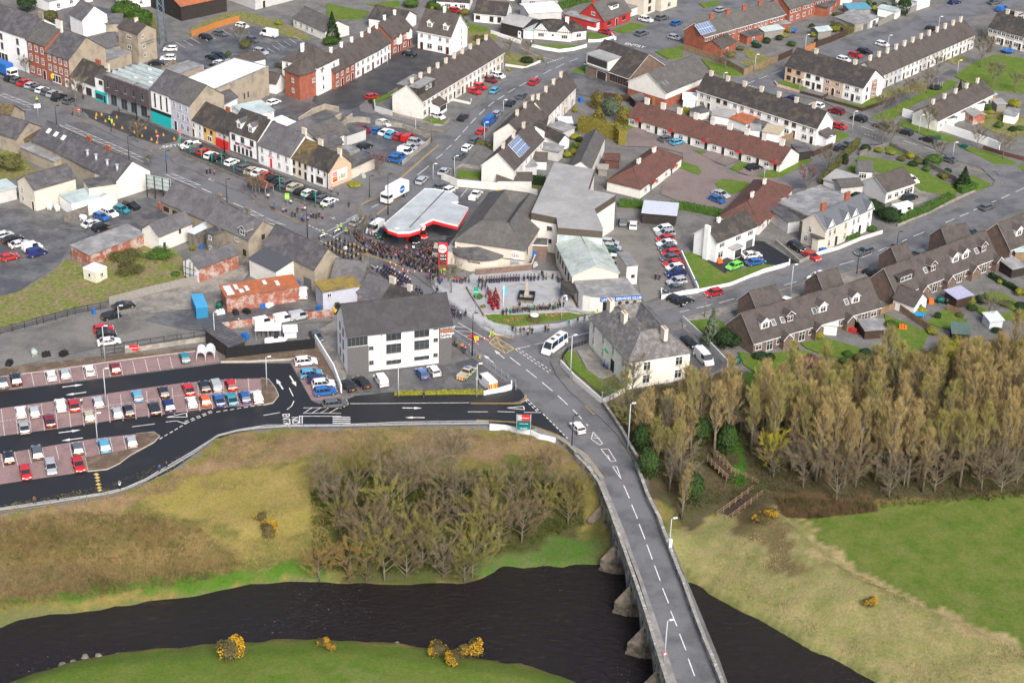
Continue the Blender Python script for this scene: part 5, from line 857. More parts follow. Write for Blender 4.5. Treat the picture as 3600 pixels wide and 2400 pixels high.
r=H('bungalow','grey-gabled bungalow with a brown roof in a walled garden','bungalow','C 1393 1402','C 1588 1336',('C 1208 1330',0),2.9,2.6,'gx',ow_,tb_,side=greyr,vm=fW,win=[('f','w',.8,(.14,.38),1.4,1.2),('f','w',.6,(.8,),3.0,1.5),('f','D',.1,(.57,),1,2.1)])
H('bungalow','small grey-roofed side wing of the walled garden bungalow','bungalow','C 1207 1248','C 1300 1252',6,2.7,1.4,'gx',ow_,tilegrey,win=[('f','w',.8,(.3,),1.8,1.3)])
H('garage','garage with a slanted grey metal roof beside the walled garden bungalow','garage','C 965 1300','C 1115 1345',6,2.4,.6,'mono',greyr,mg_)
H('outbuilding','brown-roofed link building between metal garage and bungalow','outbuilding','C 1085 1360','C 1235 1345',5,2.5,.8,'gx',greyr,tilegrey)
H('outbuilding','derelict flat-roofed building with moss and patched sheets','outbuilding','C 850 1560','C 1170 1440',10,2.8,0,'flat',stone,felt)
H('outbuilding','dark flat-roofed garage next to the derelict flat roof','outbuilding','F 720 40','F 800 25',8,2.8,0,'slab',greyr,fd_)
vl=terrace('F 968 164','F 1292 12',('F 818 100',0),5.4,2.6,2,'the pair of slate-roofed villas with gablets','slate-roofed villas',[cream,white],mat('blue_grey_slate_roof',(.125,.135,.155),.6,.12,1.2,stripe=11,sw=.25),words=['cream','white'],pat=lambda i:[('f','w',3.2,(.2,.4,.85),.9,1.5),('f','w',.7,(.2,.85),.9,1.6),('f','d',.1,(.5,),1.0,2.3)]+([('l','w',3.2,(.35,),.9,1.5),('l','w',.8,(.2,),.9,1.5)] if i==0 else[]),chim=(.3,.5,1.8,4,brick),vm=fW)
for r in vl:
 L_=r['L']
 for x in(L_*.2,L_*.85):
  b_=MB();b_.face([(x-1.5,-.1,5.0),(x+1.5,-.1,5.0),(x,-.1,7.3)],0)
  for s in(-1,1):qd=[(x,-.3,7.45),(x+s*1.75,-.3,4.95),(x+s*1.75,2.4,4.95),(x,2.4,7.45)];b_.face(qd if s<0 else qd[::-1],1);b_.face([(x,-.32,7.45),(x+s*1.75,-.32,4.95),(x+s*1.75,-.32,4.75),(x,-.32,7.2)] if s>0 else[(x,-.32,7.45),(x+s*1.75,-.32,4.95),(x+s*1.75,-.32,4.75),(x,-.32,7.2)][::-1],2)
  b_.build('gablet',[white,MATS['blue_grey_slate_roof'],fW],r)
r=vl[0];b_=MB();b_.prism([(-1.0,r['D']*.15),(-1.0,r['D']*.4),(0,r['D']*.55),(0,0)],0,3.0,0);b_.prism([(-1.3,r['D']*.12),(-1.3,r['D']*.43),(0,r['D']*.6),(0,-.1)],3.002,3.3,1);b_.build('bay_window',[cream,tb_],r)
r=H('detached_house','white house with a dark roof beside the green and blue cars','house','F 222 244','F 492 128',('F 88 171',0),4.9,2.6,'gx',white,td_,vm=fW,win=[('f','w',3.3,(.14,.55,.86),1.8,1.1),('f','w',.8,(.12,),1.7,1.5),('f','g',0,(.86,),2.3,2.1,'g')],chim=[(.3,.5,1.0,1,white)])
b_=MB();L_=r['L'];b_.box(L_*.3,L_*.52,-1.8,-.01,0,2.5,0);b_.box(L_*.29,L_*.53,-2.0,-.0,2.505,2.7,1);b_.box(L_*.33,L_*.49,-1.85,-1.801,.3,2.2,2);b_.build('porch',[white,mg_,glass],r)
b_=MB();b_.box(-.6,-.01,r['D']*.3,r['D']*.5,0,8.2,0);b_.build('chimney_breast',[white],r)
pr_=lambda i:[('f','w',.9,(.16,.8),1.6,1.2,'w'),('f','w',.1,(.5,),1.6,2.1,'w')]
r1=terrace('F 490 792','F 1362 542',('F 311 665',2.8),2.8,4.6,4,'the chalet row nearest the bare trees','brown chalet rows',[bb_],tb_,z=2.8,pat=pr_,chim=None,vm=fW)
r2=terrace('F 1477 466','F 2166 200',('F 1271 366',2.8),2.8,4.6,4,'the middle chalet row with many dormers','brown chalet rows',[bb_],tb_,z=2.8,pat=pr_,chim=None,vm=fW)
r3=terrace('F 2257 148','F 2760 -40',('F 2040 58',2.8),2.8,4.6,3,'the chalet row at the right edge','brown chalet rows',[bb_],tb_,z=2.8,pat=pr_,chim=None,vm=fW)
dk=mat('dark_red_dormer',(.09,.03,.03),.7)
for r,u,m_ in((r1[0],.45,white),(r1[1],.22,dk),(r1[2],.25,white),(r1[3],.3,white),(r2[1],.55,dk),(r2[2],.45,white),(r2[2],.85,white),(r2[3],.6,dk),(r3[0],.5,white),(r3[1],.4,white)):
 dormer(r,r['L']*u,1.4,4.3,2.1,1.7,3.0,m_,tb_)
dormer(r2[0],r2[0]['L']*.5,1.5,4.4,5.2,1.4,3.6,dw_,tb_,flat=True)
for r,u in((r1[0],.75),(r1[1],-.02),(r1[2],.02),(r1[3],.05),(r1[2],-.3),(r2[1],.3),(r2[3],.35)):skylight(r,r['L']*(u if u>0 else .03),.42,r['D'],2.8,4.6,1.0,1.3,glassl,fw=fW)
for r in r1[:1]+r1[2:3]+r1[1:2]+r2+r3[:2]:
 L_=r['L'];x=L_*.93;b_=MB();b_.box(x-1.1,x+.9,-1.4,-.01,0,2.3,0);b_.face([(x-1.1,-1.4,2.3),(x+.9,-1.4,2.3),(x-.1,-1.4,3.4)],0)
 for s in(-1,1):qd=[(x-.1,-1.7,3.55),(x-.1+s*1.3,-1.7,2.2),(x-.1+s*1.3,2.2,2.2),(x-.1,2.2,3.55)];b_.face(qd if s<0 else qd[::-1],1)
 b_.face([(x-1.4,-1.72,2.2),(x-.1,-1.72,3.35),(x-.1,-1.72,3.55),(x-1.4,-1.72,2.4)],2);b_.face([(x+1.2,-1.72,2.4),(x-.1,-1.72,3.55),(x-.1,-1.72,3.35),(x+1.2,-1.72,2.2)],2);b_.build('porch',[bb_,tb_,fW],r)
for k,(a,b,d) in en_((('F 525 590','F 700 545',5),('F 985 462','F 1120 430',5),('F 1500 275','F 1600 250',5),('F 1835 140','F 2000 110',5))):
 H('front_wing','%s brown gabled front wing rising behind the chalet roofs'%['leftmost','second','third','rightmost'][k],'house wing',a,b,7,4.6,3.4,'gx',bb_,tb_,z=4.6,vm=fW,group='gabled front wings')
r=H('garden_garage','white garden building with a brown roof beside a blue covered trampoline','garage','F 1587 612','F 1673 561',('F 1465 545',0),2.5,2.0,'gy',white,tb_,win=[('f','w',.9,(.5,),1.0,1.0,'b')])
for nm,lab,a,b,d,e,wm_,rm_ in(('conservatory','white framed conservatory against the chalet row','F 950 735','F 1058 745',3.5,2.3,fW,panelw),('garden_shed','shed with a slanted grey felt roof in the chalet gardens','F 1250 770','F 1380 760',4,2.0,tk_,felt),('garden_shed','green-roofed shed hidden in the garden next to the trees','F 1850 790','F 1970 800',4,2.1,tk_,mat('green_felt_roof',(.10,.15,.13),.9,.2,2)),('pergola','pergola with a translucent blue-grey roof in a chalet garden','F 1880 560','F 1985 530',3.6,2.3,tk_,mat('lilac_clear_roof',(.38,.38,.50),.4)),('garden_shed','dark shed with a grey roof near the timber deck','F 2260 350','F 2352 330',4,2.2,dw_,felt),('greenhouse','broken glass greenhouse in the right-hand garden','F 2110 700','F 2200 690',3,1.8,panelw,panelw),('garden_shed','shed with a corrugated blue roof at the right edge','F 2285 230','F 2380 225',3,2.2,timber,mp_)):
 H(nm,lab,nm.replace('_',' '),a,b,d,e,.35,'mono',wm_,rm_)
r=H('site_shed','dark shed with a sloping slate-grey roof in the black fenced yard','shed','D 1580 902','D 1690 862',('D 1530 760',0),2.6,.5,'mono',dw_,slate)
r=H('shipping_container','bright blue shipping container in the gravel yard','container','D 1355 634','D 1436 624',6.0,2.6,0,'slab',mat('container_blue',(.03,.22,.42),.5,.12,2,stripe=22,stripe_axis='X',sw=.35),mat('container_top_blue',(.07,.33,.58),.55,.1,1,stripe=22,stripe_axis='Y',sw=.2),ov=.02)
r=H('site_cabin','cream portable cabin with a white roof on the rough grass','cabin','D 665 386','D 742 348',('D 598 345',0),2.5,0,'slab',mat('cabin_cream',(.62,.60,.48),.7,.1,2),fw_,win=[('f','w',1.0,(.5,),.9,.9),('l','w',1.0,(.5,),.8,.9)],ov=.05)
p=W('D 1850 760',0)[0];r=empty('store_canopy',(p.x,p.y,0),.1,label='open store with a white flat canopy full of bottles in the fenced yard',cat='canopy')
b_=MB();b_.box(-2.6,2.6,-1.2,2.2,2.2,2.35,0);b_.build('roof',[fw_],r)
for x in(-2.4,0,2.4):
 for y in(-1.1,2.0):b_=MB();b_.box(x-.05,x+.05,y-.05,y+.05,0,2.2,0);b_.build('post',[greyp],r)
for k in range(5):b_=MB();b_.box(-2.2+k*.9,-1.5+k*.9,.4,1.2,0,1.1+.3*(k%2),0);b_.build('rack',[fd_],r)
H('greenhouse','small glass greenhouse in the black fenced yard','greenhouse','D 1960 765','D 2045 760',2.6,1.6,.6,'gx',panelw,panelw)
r=H('loading_canopy','canopy with a clear corrugated roof behind the club car park','canopy','E 2070 -25','E 2300 -5',6,2.8,.3,'mono',dw_,mat('clear_corrugated_roof',(.52,.55,.62),.4,.06,1,stripe=8,stripe_axis='X',sw=.2))
# ---------------- lawns, beds and painted markings ----------------
def many(fn,name,txt,m,lv=None,**k):
 for s in txt.strip().split('\n'):
  if s.strip():fn(name,s,m,lv if lv is not None else 1,**k)
many(sheet,'grass',"""D -300 560, 0 480, 140 440, 380 300, 420 240, 500 215, 620 290, 780 200, 1000 90, 1250 160, 1270 330, 1360 345, 1000 440, 750 500, 400 580, 0 700, -300 760
A 1290 230, 1320 190, 1560 90, 1650 80, 1800 110, 2010 180, 2150 265, 2130 285, 1960 255, 1830 190, 1640 140, 1320 250
A -100 1060, 130 1020, 200 1150, 280 1180, 100 1240, -100 1260
A 760 60, 1050 60, 1120 250, 1090 290, 1000 200, 820 120
B 900 160, 1100 250, 1060 290, 880 320, 860 200
B 1120 350, 1370 400, 1260 470, 1120 440
B 1340 1270, 1400 1260, 1370 1320, 1310 1310
B 1420 900, 1500 940, 1480 980, 1420 975
C 440 330, 600 400, 540 430, 420 390
C 380 430, 640 380, 600 460, 520 500, 400 440
C 1640 560, 1760 590, 1700 640, 1500 640, 1380 690, 1330 650
C 1820 420, 1900 385, 1980 400, 1880 460
C 1940 700, 2352 760, 2352 1000, 2000 850
E 870 430, 960 440, 1010 560, 1060 590, 960 590""",roughgrass,rnd=1)
many(sheet,'planting_bed',"""D -300 1010, 0 975, 700 890, 1350 830, 1520 800, 1500 845, 1350 852, 900 907, 330 987, -300 1070
D 1798 1040, 1850 1050, 1890 1100, 1918 1160, 1880 1208, 1815 1222
D 935 1425, 1060 1412, 1098 1440, 1060 1480, 900 1568 G 820 60, 740 98, 610 112, 590 20 D 690 1568, 955 1520
D 1540 850, 2170 800, 2210 850, 2290 1000, 2350 1150, 2330 1150, 2180 950, 2140 905, 2000 915, 1530 928
C 255 1250, 370 1270, 360 1300, 270 1300""",soil,lv=3)
many(lambda n,s,m,l,**k:lawn(s),'lawn',"""B -100 30, 190 88, 150 135, -100 135
B 175 38, 390 10, 412 45, 330 60
B 870 168, 1012 195, 1000 222, 880 215
B 1330 308, 1640 320, 1600 346, 1480 355, 1380 330
B 1700 225, 1850 255, 1840 275, 1697 283
B 1870 215, 2000 160, 2110 185, 1950 235
B 2160 360, 2352 320, 2352 405, 2250 412
B 218 690, 350 640, 420 615, 428 630, 220 727
B 570 840, 640 812, 722 842, 700 865, 580 862
B 1590 490, 1680 455, 1680 505, 1600 508
B 800 1178, 965 1190, 950 1240, 800 1225
B 1940 745, 2000 758, 1970 800, 1950 860, 2010 882, 1950 920
C 130 410, 400 490, 412 525, 300 530, 200 500, 150 440
C 1290 820, 1660 640, 1850 555, 1898 575, 1860 610, 1600 720, 1430 835, 1380 835
C 1870 530, 2000 440, 2150 380, 2352 410, 2700 500, 2700 700, 2352 645, 2100 620, 1950 570
C 1500 825, 1900 965, 1850 980, 1700 950, 1480 862
C 1890 995, 2100 1050, 2300 1125, 2280 1140, 2150 1140, 1960 1040
C 1390 1000, 1630 1070, 1600 1092, 1400 1040
C 1220 1080, 1420 1110, 1600 1150, 1890 1300, 1885 1365, 1640 1320, 1540 1230, 1300 1175, 1210 1190, 1190 1270, 1080 1230
C 1900 1210, 1990 1215, 2120 1270, 2100 1300, 2020 1330, 1990 1290
C 1430 1412, 1530 1385, 1600 1430, 1560 1452
C 510 1218, 620 1170, 780 1120, 880 1100, 900 1110, 700 1215, 600 1232
C -100 1090, 100 1150, 130 1190, 110 1212, 0 1172, -100 1150
C 220 1270, 270 1240, 460 1262, 450 1310, 350 1342, 270 1332
C 320 1165, 400 1120, 460 1130, 380 1187
C 70 1040, 160 1050, 130 1072
C 650 572, 700 560, 860 612, 800 627
C 1000 705, 1200 762, 1400 692, 1300 660, 1230 735, 1040 690
C 1030 900, 1140 930, 1150 950, 1020 1000
C 2352 1130, 2300 1165, 2352 1180
C 110 30, 240 10, 260 30, 150 60
F 10 180, 70 180, 290 325, 560 258, 690 270, 500 330, 110 425
F 380 860, 500 885, 800 850, 900 870, 800 1000, 500 1000, 420 950
F 810 800, 1000 770, 1300 860, 1280 900, 1000 895, 850 835
F 1390 600, 1700 730, 1640 850, 1450 850, 1400 760
F 1680 660, 1800 570, 1960 640, 1900 720, 1760 690
F 1960 520, 2200 600, 2400 560, 2400 640, 2100 640
F 2080 450, 2200 450, 2350 550, 2340 600, 2100 500
F 20 652, 230 630, 300 680, 130 762
E 985 612, 1060 604, 1240 606, 1480 596, 1560 592, 1640 606, 1740 600, 1660 622, 1400 652, 1240 680, 1150 680, 1050 660
E 1522 872, 1600 850, 1700 990, 1790 1052, 1880 1030, 1950 1112, 1800 1160, 1565 960""",lawnm)
sheet('path',"E 1615 838 1700 822 1885 1020 1792 1054 1700 992",concrete,4)
sheet('path',"C 1300 820 1430 690 1700 560 1850 480 1900 500 1700 600 1400 770",aw_,1)
many(sheet,'driveway',"""C 130 1070, 210 1040, 300 1065, 210 1115
C 210 1115, 330 1065, 410 1095, 300 1150
C 380 1190, 470 1135, 560 1160, 480 1222
B 1990 900, 2060 870, 2120 890, 2060 945""",tr_,4)
sheet('terrace_tiles',"E 1477 448 1600 450 1632 540 1545 548",deckm,5)
sheet('patio',"F 1270 640 1500 620 1520 720 1400 745",concrete,3)
for s in("D -700 1118 0 1028 330 985 900 905 1350 850 1490 838 1515 928 1370 945 940 1005 500 1062 0 1128 -700 1222","D -700 1345 0 1247 600 1165 960 1112 1260 1072 1560 1046 1797 1040 1816 1224 1470 1245 1200 1280 840 1320 430 1382 0 1438 -700 1535","D -700 1660 0 1562 290 1515 500 1478 670 1452 932 1424 956 1525 700 1568 G 590 22 606 113 0 202 -700 310","D 2005 930 2150 905 2180 950 2300 1090 2352 1165 2200 1192 2145 1190"):
 sheet('parking_bays',s,redpave,1)
NM=[0]
def line(s,w=.16,m=None,lv=0,dash=None,close=False,dz=0.0):
 pts=W2(s) if isinstance(s,str) else s
 if close:pts=pts+[pts[0]]
 z=LV[lv]+.052+dz+.001*(NM[0]%3);NM[0]+=1
 mb=YEL if m is ypaint else WHT
 segs=[]
 if dash:
  L=0
  for a,b in zip(pts,pts[1:]):
   a=Vector(a);b=Vector(b);n=(b-a).length;t=0
   while t<n:
    ph=(L+t)%sum(dash)
    if ph<dash[0]:e=min(n,t+dash[0]-ph);segs.append((a+(b-a)*(t/n),a+(b-a)*(e/n)));t=e+1e-4
    else:t+=sum(dash)-ph+1e-4
   L+=n
 else:segs=[(Vector(a),Vector(b)) for a,b in zip(pts,pts[1:])]
 for a,b in segs:
  d=(b-a)
  if d.length<.05:continue
  d.normalize();q=Vector((-d.y,d.x))*w/2
  mb.face([(*(a-q),z),(*(b-q),z),(*(b+q),z),(*(a+q),z)],0)
def area(s,m=None,lv=0):
 mb=YEL if m is ypaint else WHT;NM[0]+=1;p=W2(s)
 if area2(p)<0:p=p[::-1]
 mb.prism(p,LV[lv]+.056,LV[lv]+.056,0)
def bays(t0,t1,b0,b1,n,lv=1,w=.13):
 q=[Vector(W2(x)[0]) for x in(t0,t1,b0,b1)]
 for i in range(n+1):
  f=i/n;line([tuple(q[0]+(q[1]-q[0])*f),tuple(q[2]+(q[3]-q[2])*f)],w,None,lv,(.38,.22))
def arrow(a,b,lv=0,w=.2):
 p,q=[Vector(v) for v in W2(a+' '+b)];d=(q-p);L=d.length;d.normalize();n_=Vector((-d.y,d.x));z=LV[lv]+.056
 h=p+d*(L*.6);WHT.face([(*(p-n_*w/2),z),(*(h-n_*w/2),z),(*(h+n_*w/2),z),(*(p+n_*w/2),z)]);WHT.face([(*(h-n_*.45),z),(*q,z),(*(h+n_*.45),z)])
def hatch(s,w=1.6,lv=0,step=2.6,lw=.14):
 p=W2(s);line(offset(p,w/2),lw,None,lv);line(offset(p,-w/2),lw,None,lv);r_=resample(p,step);a=offset(r_,w/2);b=offset(r_,-w/2)
 for i in range(len(r_)-1):line([a[i+1],b[i]],lw,None,lv)
WHT,YEL=MB(),MB()
for s in("A 0 648 230 738","A 430 862 720 985 1010 1112","A 1160 1200 1370 1288","A 1700 1450 1800 1498","A 1815 1510 1950 1562","E 400 390 520 470"):hatch(s)
hatch("E 770 668 980 792",2.6);hatch("D 2090 1262 2200 1260 2352 1262",2.0,0,1.6)
line("A 1390 1300 1590 1392 1700 1442",.2,dash=(3.6,2.2));line("Q 180 340 460 470 850 665 1100 790",.16,dash=(4.5,3.6));line("A 110 760 215 757");line("A 365 895 420 862")
line("E 1162 895 1247 960 1287 990 1372 1057 1405 1085 1487 1153 1520 1185 1595 1255 1625 1285 1700 1367",.2,dash=(3.8,2.0))
for s in("H 1945 208 1985 297","H 2000 340 2040 437","H 2052 475 2092 578","H 2105 615 2143 718","H 2158 760 2197 865","H 2213 915 2255 1020","H 2268 1070 2312 1177","H 2330 1230 2375 1345","I 38 1400 82 1520"):line(s,.18)
for s in("E 1735 1408 1800 1488 1780 1498 1722 1458","E 1788 1526 1840 1526 1893 1610 1856 1610","H 1870 80 1897 78 1930 168"):line(s,.15,close=True)
for s in("E 1740 1432 1762 1440","E 1735 1450 1780 1452","H 1835 0 1850 32"):line(s,.15)
for s in("E 1200 842 1430 1002","E 1216 835 1444 990","E 1280 1185 1368 1272","E 1268 1192 1356 1278","E 1390 1285 1560 1455","D 1280 1350 1470 1270","D 1272 1340 1462 1262","D 1100 1458 1280 1352","D 1490 1272 1800 1222"):line(s,.2,dash=(.8,.5),lv=1 if 'E 12' in s and '8' in s[:9] else 0,dz=.02)
line("E 1018 795 1065 755 1190 835 1130 868",.2,ypaint,0,close=True)
for s in("E 1018 795 1190 835","E 1065 755 1130 868","E 1042 775 1160 852","E 1040 806 1100 778","E 1075 830 1145 806"):line(s,.13,ypaint)
arrow("E 1052 935","E 980 878");arrow("E 1125 905","E 1055 845")
for s in("E 890 1214 1230 1215 1278 1190 1270 1152","E 930 1330 1200 1345 1340 1380 1480 1430 1640 1540 H 1680 0 1800 160","E 1456 900 1484 1012 1562 1110 1742 1288","E 1060 748 1180 764 1500 728 1700 674","E 70 80 160 182 370 252 500 324 620 415","E 650 455 790 550 900 650"):line(s,.12,ypaint,0);line(offset(W2(s),.3),.12,ypaint,0)
for s in("B 130 1420 230 1370 335 1300 500 1155 676 1000","B 535 885 700 912","B 740 905 805 865","B 1310 500 1420 430 1400 410 1240 332","B 250 1480 420 1350","F 0 500 330 410 700 305"):line(s,.12,ypaint,1);line(offset(W2(s),.3),.12,ypaint,1)
for s in("C 1905 1140 2190 1230 2205 1268 2150 1310 1900 1410","C 560 572 545 600 600 640 660 655","C 700 545 560 575","A 1740 1385 2080 1548","A 500 800 780 935 1050 1050"):line(s,.14,ypaint,2)
line("B 35 1520 255 1410",.18,None,1,(5,4));line("F 0 632 300 545 800 396 1260 285",.13,ypaint,1)
for s in("B 525 1210 605 1145","B 652 1098 697 1065","B 722 1035 758 1003","B 780 977 820 936","B 837 915 873 875","B 890 856 927 817","B 949 795 989 757","B 1012 738 1052 704","B 1077 690 1123 660","B 1150 642 1197 613","B 1226 598 1279 569","B 1304 557 1356 526","B 1392 513 1446 483","B 1480 470 1536 443","B 1570 430 1630 406","F -20 585 45 570","F 95 558 192 536","F 250 523 355 493","F 410 482 505 456","F 560 441 650 415","F 695 402 785 375","F 990 304 1055 282","F 1080 260 1185 231","F 1228 212 1305 182","F 1348 164 1410 138","F 1510 100 1545 84","F 1588 64 1662 34","C 1810 1538 1872 1510","C 1910 1494 1970 1470","C 2005 1452 2050 1432","C 2130 1397 2160 1384","C 2195 1370 2255 1343","C 2295 1325 2352 1298"):line(s,.17,None,1)
for s in("E 1330 808 1400 795","E 1560 760 1710 725","E 1200 838 1300 818","B 1392 400 1480 424"):line(s,.16,None,1)
for s in("C 1090 835 1180 862","C 1230 878 1320 908","C 1520 975 1615 1005","C 1665 1020 1750 1048","C 1930 1110 2020 1142","C 2070 1160 2130 1182","C 525 550 585 528","C 618 515 685 490","C 430 590 495 562"):line(s,.17,None,3)
line("C 430 590 560 620",.3,None,3,(.6,.4));line("B 1420 438 1530 402",.3,None,1,(.6,.4));line("C 1250 930 1330 952",.3,None,3,(.6,.4))
line("Q 20 130 560 390",.25,None,1,(.7,.5));line("Q 270 220 630 40",.16,None,1);line("Q 370 290 520 200",.16,None,1)
for a,b in(("D 430 1100","D 575 1082"),("D 595 1135","D 450 1155"),("D 405 1415","D 557 1395"),("D 572 1450","D 422 1470"),("D 1950 1115","D 1905 1045"),("D 1997 1022","D 2042 1095"),("E 420 1243","E 557 1245"),("E 575 1310","E 437 1310")):arrow(a,b,0,.3)
for s in("D 1145 1308 1285 1278 1288 1305","E 1140 1243 1255 1232 1262 1255"):line(s,.2,close=True)
for s in("D 910 1373 1068 1353","D 1142 1340 1215 1332 1255 1345 1285 1352","D 1993 1105 2020 1162","D 2026 1195 2010 1230 1978 1255","D 1815 1295 1930 1275","E 872 1270 1010 1270","E 1075 1268 1195 1272","E 1258 1274 1378 1275","D 2060 1300 2352 1300","D 2065 1297 2065 1352","D 2082 1297 2082 1352"):line(s,.18)
line("G -300 412 0 365 400 305 700 262 860 225 1000 165 1180 60 D 1330 1540 1500 1430 1640 1392 1840 1360 2352 1358 E 400 1340 900 1332 1010 1335",.16);line("E 60 1214 880 1208",.16,kerbm)
for i in range(4):line("D 2292 %d, 2415 %d"%(1308+i*13,1308+i*13),.3)
bays("D -230 1058","D 1170 893","D -212 1148","D 1190 975",16)
bays("D -460 1310","D 1710 1043","D -435 1495","D 1725 1222",24);line("D -500 1400 0 1338 1260 1155 1800 1134",.12,None,1,(.38,.22))
bays("D -480 1630","D 850 1440","D -455 1725","D 872 1535",14)
for i in range(4):q0=(2025+i*42,960+i*52);line("D %d %d, %d %d"%(q0[0],q0[1],q0[0]+90,q0[1]-12),.12,None,1,(.38,.22))
for i in range(8):x=1230+i*53;y=290-i*14;line("A %d %d, %d %d"%(x-20,y+5,x+45,y+45-i*1),.12,None,2)
for i in range(12):x=1250+i*88;y=1040+i*36;line("A %d %d, %d %d"%(x+60,y+65,x+95,y+80),.12,None,2);line("A %d %d, %d %d"%(x+70,y+82,x+88,y+62),.1,None,2)
for i in range(6):x=1840+i*38;y=335-i*16;line("A %d %d, %d %d"%(x,y,x+50,y+32),.12,None,2)
for s in("A 1115 470 1180 425 1292 450 1200 490",):line(s,.16,ypaint,1,close=True)
for s in("A 1150 447 1200 490","A 1200 430 1245 468","A 1180 425 1170 480","A 1240 438 1130 465"):line(s,.1,ypaint,1)
for s in("B 780 1330 810 1295","B 822 1362 870 1305","B 110 1020 165 1045","B 185 900 210 930","E 1895 250 1945 245"):line(s,.13,ypaint if 'E 18' in s else None,3)
for i,s in en_(("G 652 128 676 138","G 660 150 680 160","G 664 172 682 180","G 668 196 690 206","G 675 220 692 228","G 680 238 696 246")):line(s,.7,ypaint,0)
WHT.build('road_marking',[paint],kind='structure');YEL.build('road_marking',[ypaint],kind='structure')
def gt_(t,s,size,rz,lv=0,xs=1.0):
 p=W(s,0)[0];o=lt_(t,size,paint,None,(p.x,p.y,LV[lv]+.055),(0,0,rz),'road_lettering',0.0,xs=xs);tag(o,kind='structure')
def dirz(a,b):p,q=W(a+' '+b);return math.atan2(q.y-p.y,q.x-p.x)
gt_('NO','A 1142 1018',2.2,dirz('A 1120 1020','A 1240 1005'),2,1);gt_('ENTRY','A 1205 1008',2.2,dirz('A 1120 1020','A 1240 1005'),2,.9)
gt_('ENTRY','B 2022 318',2.6,dirz('B 1990 310','B 2060 325'),1,.8);gt_('ENTRY','D 1972 1332',1.9,dirz('D 1970 1300','D 1975 1360'),0,.9);gt_('NO','D 2032 1330',1.9,dirz('D 2030 1318','D 2034 1345'),0,.9)
gt_('BUS STOP','A 1500 1255',1.2,dirz('A 1465 1245','A 1550 1265'),3)
c0=W('E 1276 474')[0];b_=MB();R0=5.55
for i in range(64):
 a,b=2*math.pi*i/64,2*math.pi*(i+1)/64;b_.face([(c0.x+r*math.cos(t),c0.y+r*math.sin(t),.375) for r,t in((R0,a),(R0+.45,a),(R0+.45,b),(R0,b))])
b_.build('paving_ring',[kerbm],kind='structure')
# ---------------- walls, fences, kerbs, barriers ----------------
def wall(name,label,cat,s,h,m,t=.22,cap=None,z=.0,capm=None,parent=None,group=None,zt=None):
 pts=W2(s) if isinstance(s,str) else s
 c=pts[0];root=empty(name,(c[0],c[1],z),0,label=label,cat=cat,group=group)
 L=offset(pts,t/2);R=offset(pts,-t/2);b_=MB();l2=offset(pts,t/2+.05);r2=offset(pts,-t/2-.05);k_=MB()
 for i in range(len(pts)-1):
  for mb,A_,B_,z0,z1 in((b_,L,R,-.4,h),(k_,l2,r2,h+.002,h+.1)):
   a=[(A_[i][0]-c[0],A_[i][1]-c[1]),(A_[i+1][0]-c[0],A_[i+1][1]-c[1]),(B_[i+1][0]-c[0],B_[i+1][1]-c[1]),(B_[i][0]-c[0],B_[i][1]-c[1])]
   mb.prism(a,z0,z1)
 b_.build('wall' if 'wall' in name else 'panel',[m],root)
 if cap:k_.build('coping',[cap],root)
 return root
def fence(name,label,s,h,m,post=2.0,pm=None,cat='fence',bars=None,group=None):
 """slim fence: posts plus either a solid board panel or rails"""
 pts=W2(s) if isinstance(s,str) else s;c=pts[0];root=empty(name,(c[0],c[1],0),0,label=label,cat=cat,group=group)
 b_=MB();ps=[]
 for a,b in zip(pts,pts[1:]):
  a=Vector(a)-Vector(c);b=Vector(b)-Vector(c);d=(b-a);L=d.length;d.normalize();q=Vector((-d.y,d.x));rz=math.atan2(d.y,d.x);M_=Matrix.Translation((a.x,a.y,0))@Matrix.Rotation(rz,4,'Z')
  if bars is None:b_.box(0,L,-.03,.03,.05,h,0,M=M_)
  elif bars=='mesh':
   for zz in(.05,h*.5,h):b_.box(0,L,-.02,.02,zz-.02,zz+.02,0,M=M_)
   n=int(L/.16);[b_.box(k*.16,k*.16+.03,-.012,.012,.05,h,0,M=M_) for k in range(n)]
  elif bars=='rail':
   b_.box(0,L,-.06,.06,h-.36,h,0,M=M_)
  else:
   for zz in bars:b_.box(0,L,-.04,.04,zz-.05,zz+.05,0,M=M_)
  k=0
  while k<=L:ps.append((M_@Vector((k,0,0)),rz));k+=post
 b_.build('panel',[m],root);p_=MB();p_.box(-.05,.05,-.06,.06,0,h+.08,0);pme=p_.mesh('post',[pm or m])
 for q_,r_ in ps:link('post',pme,root,q_,r_)
 return root
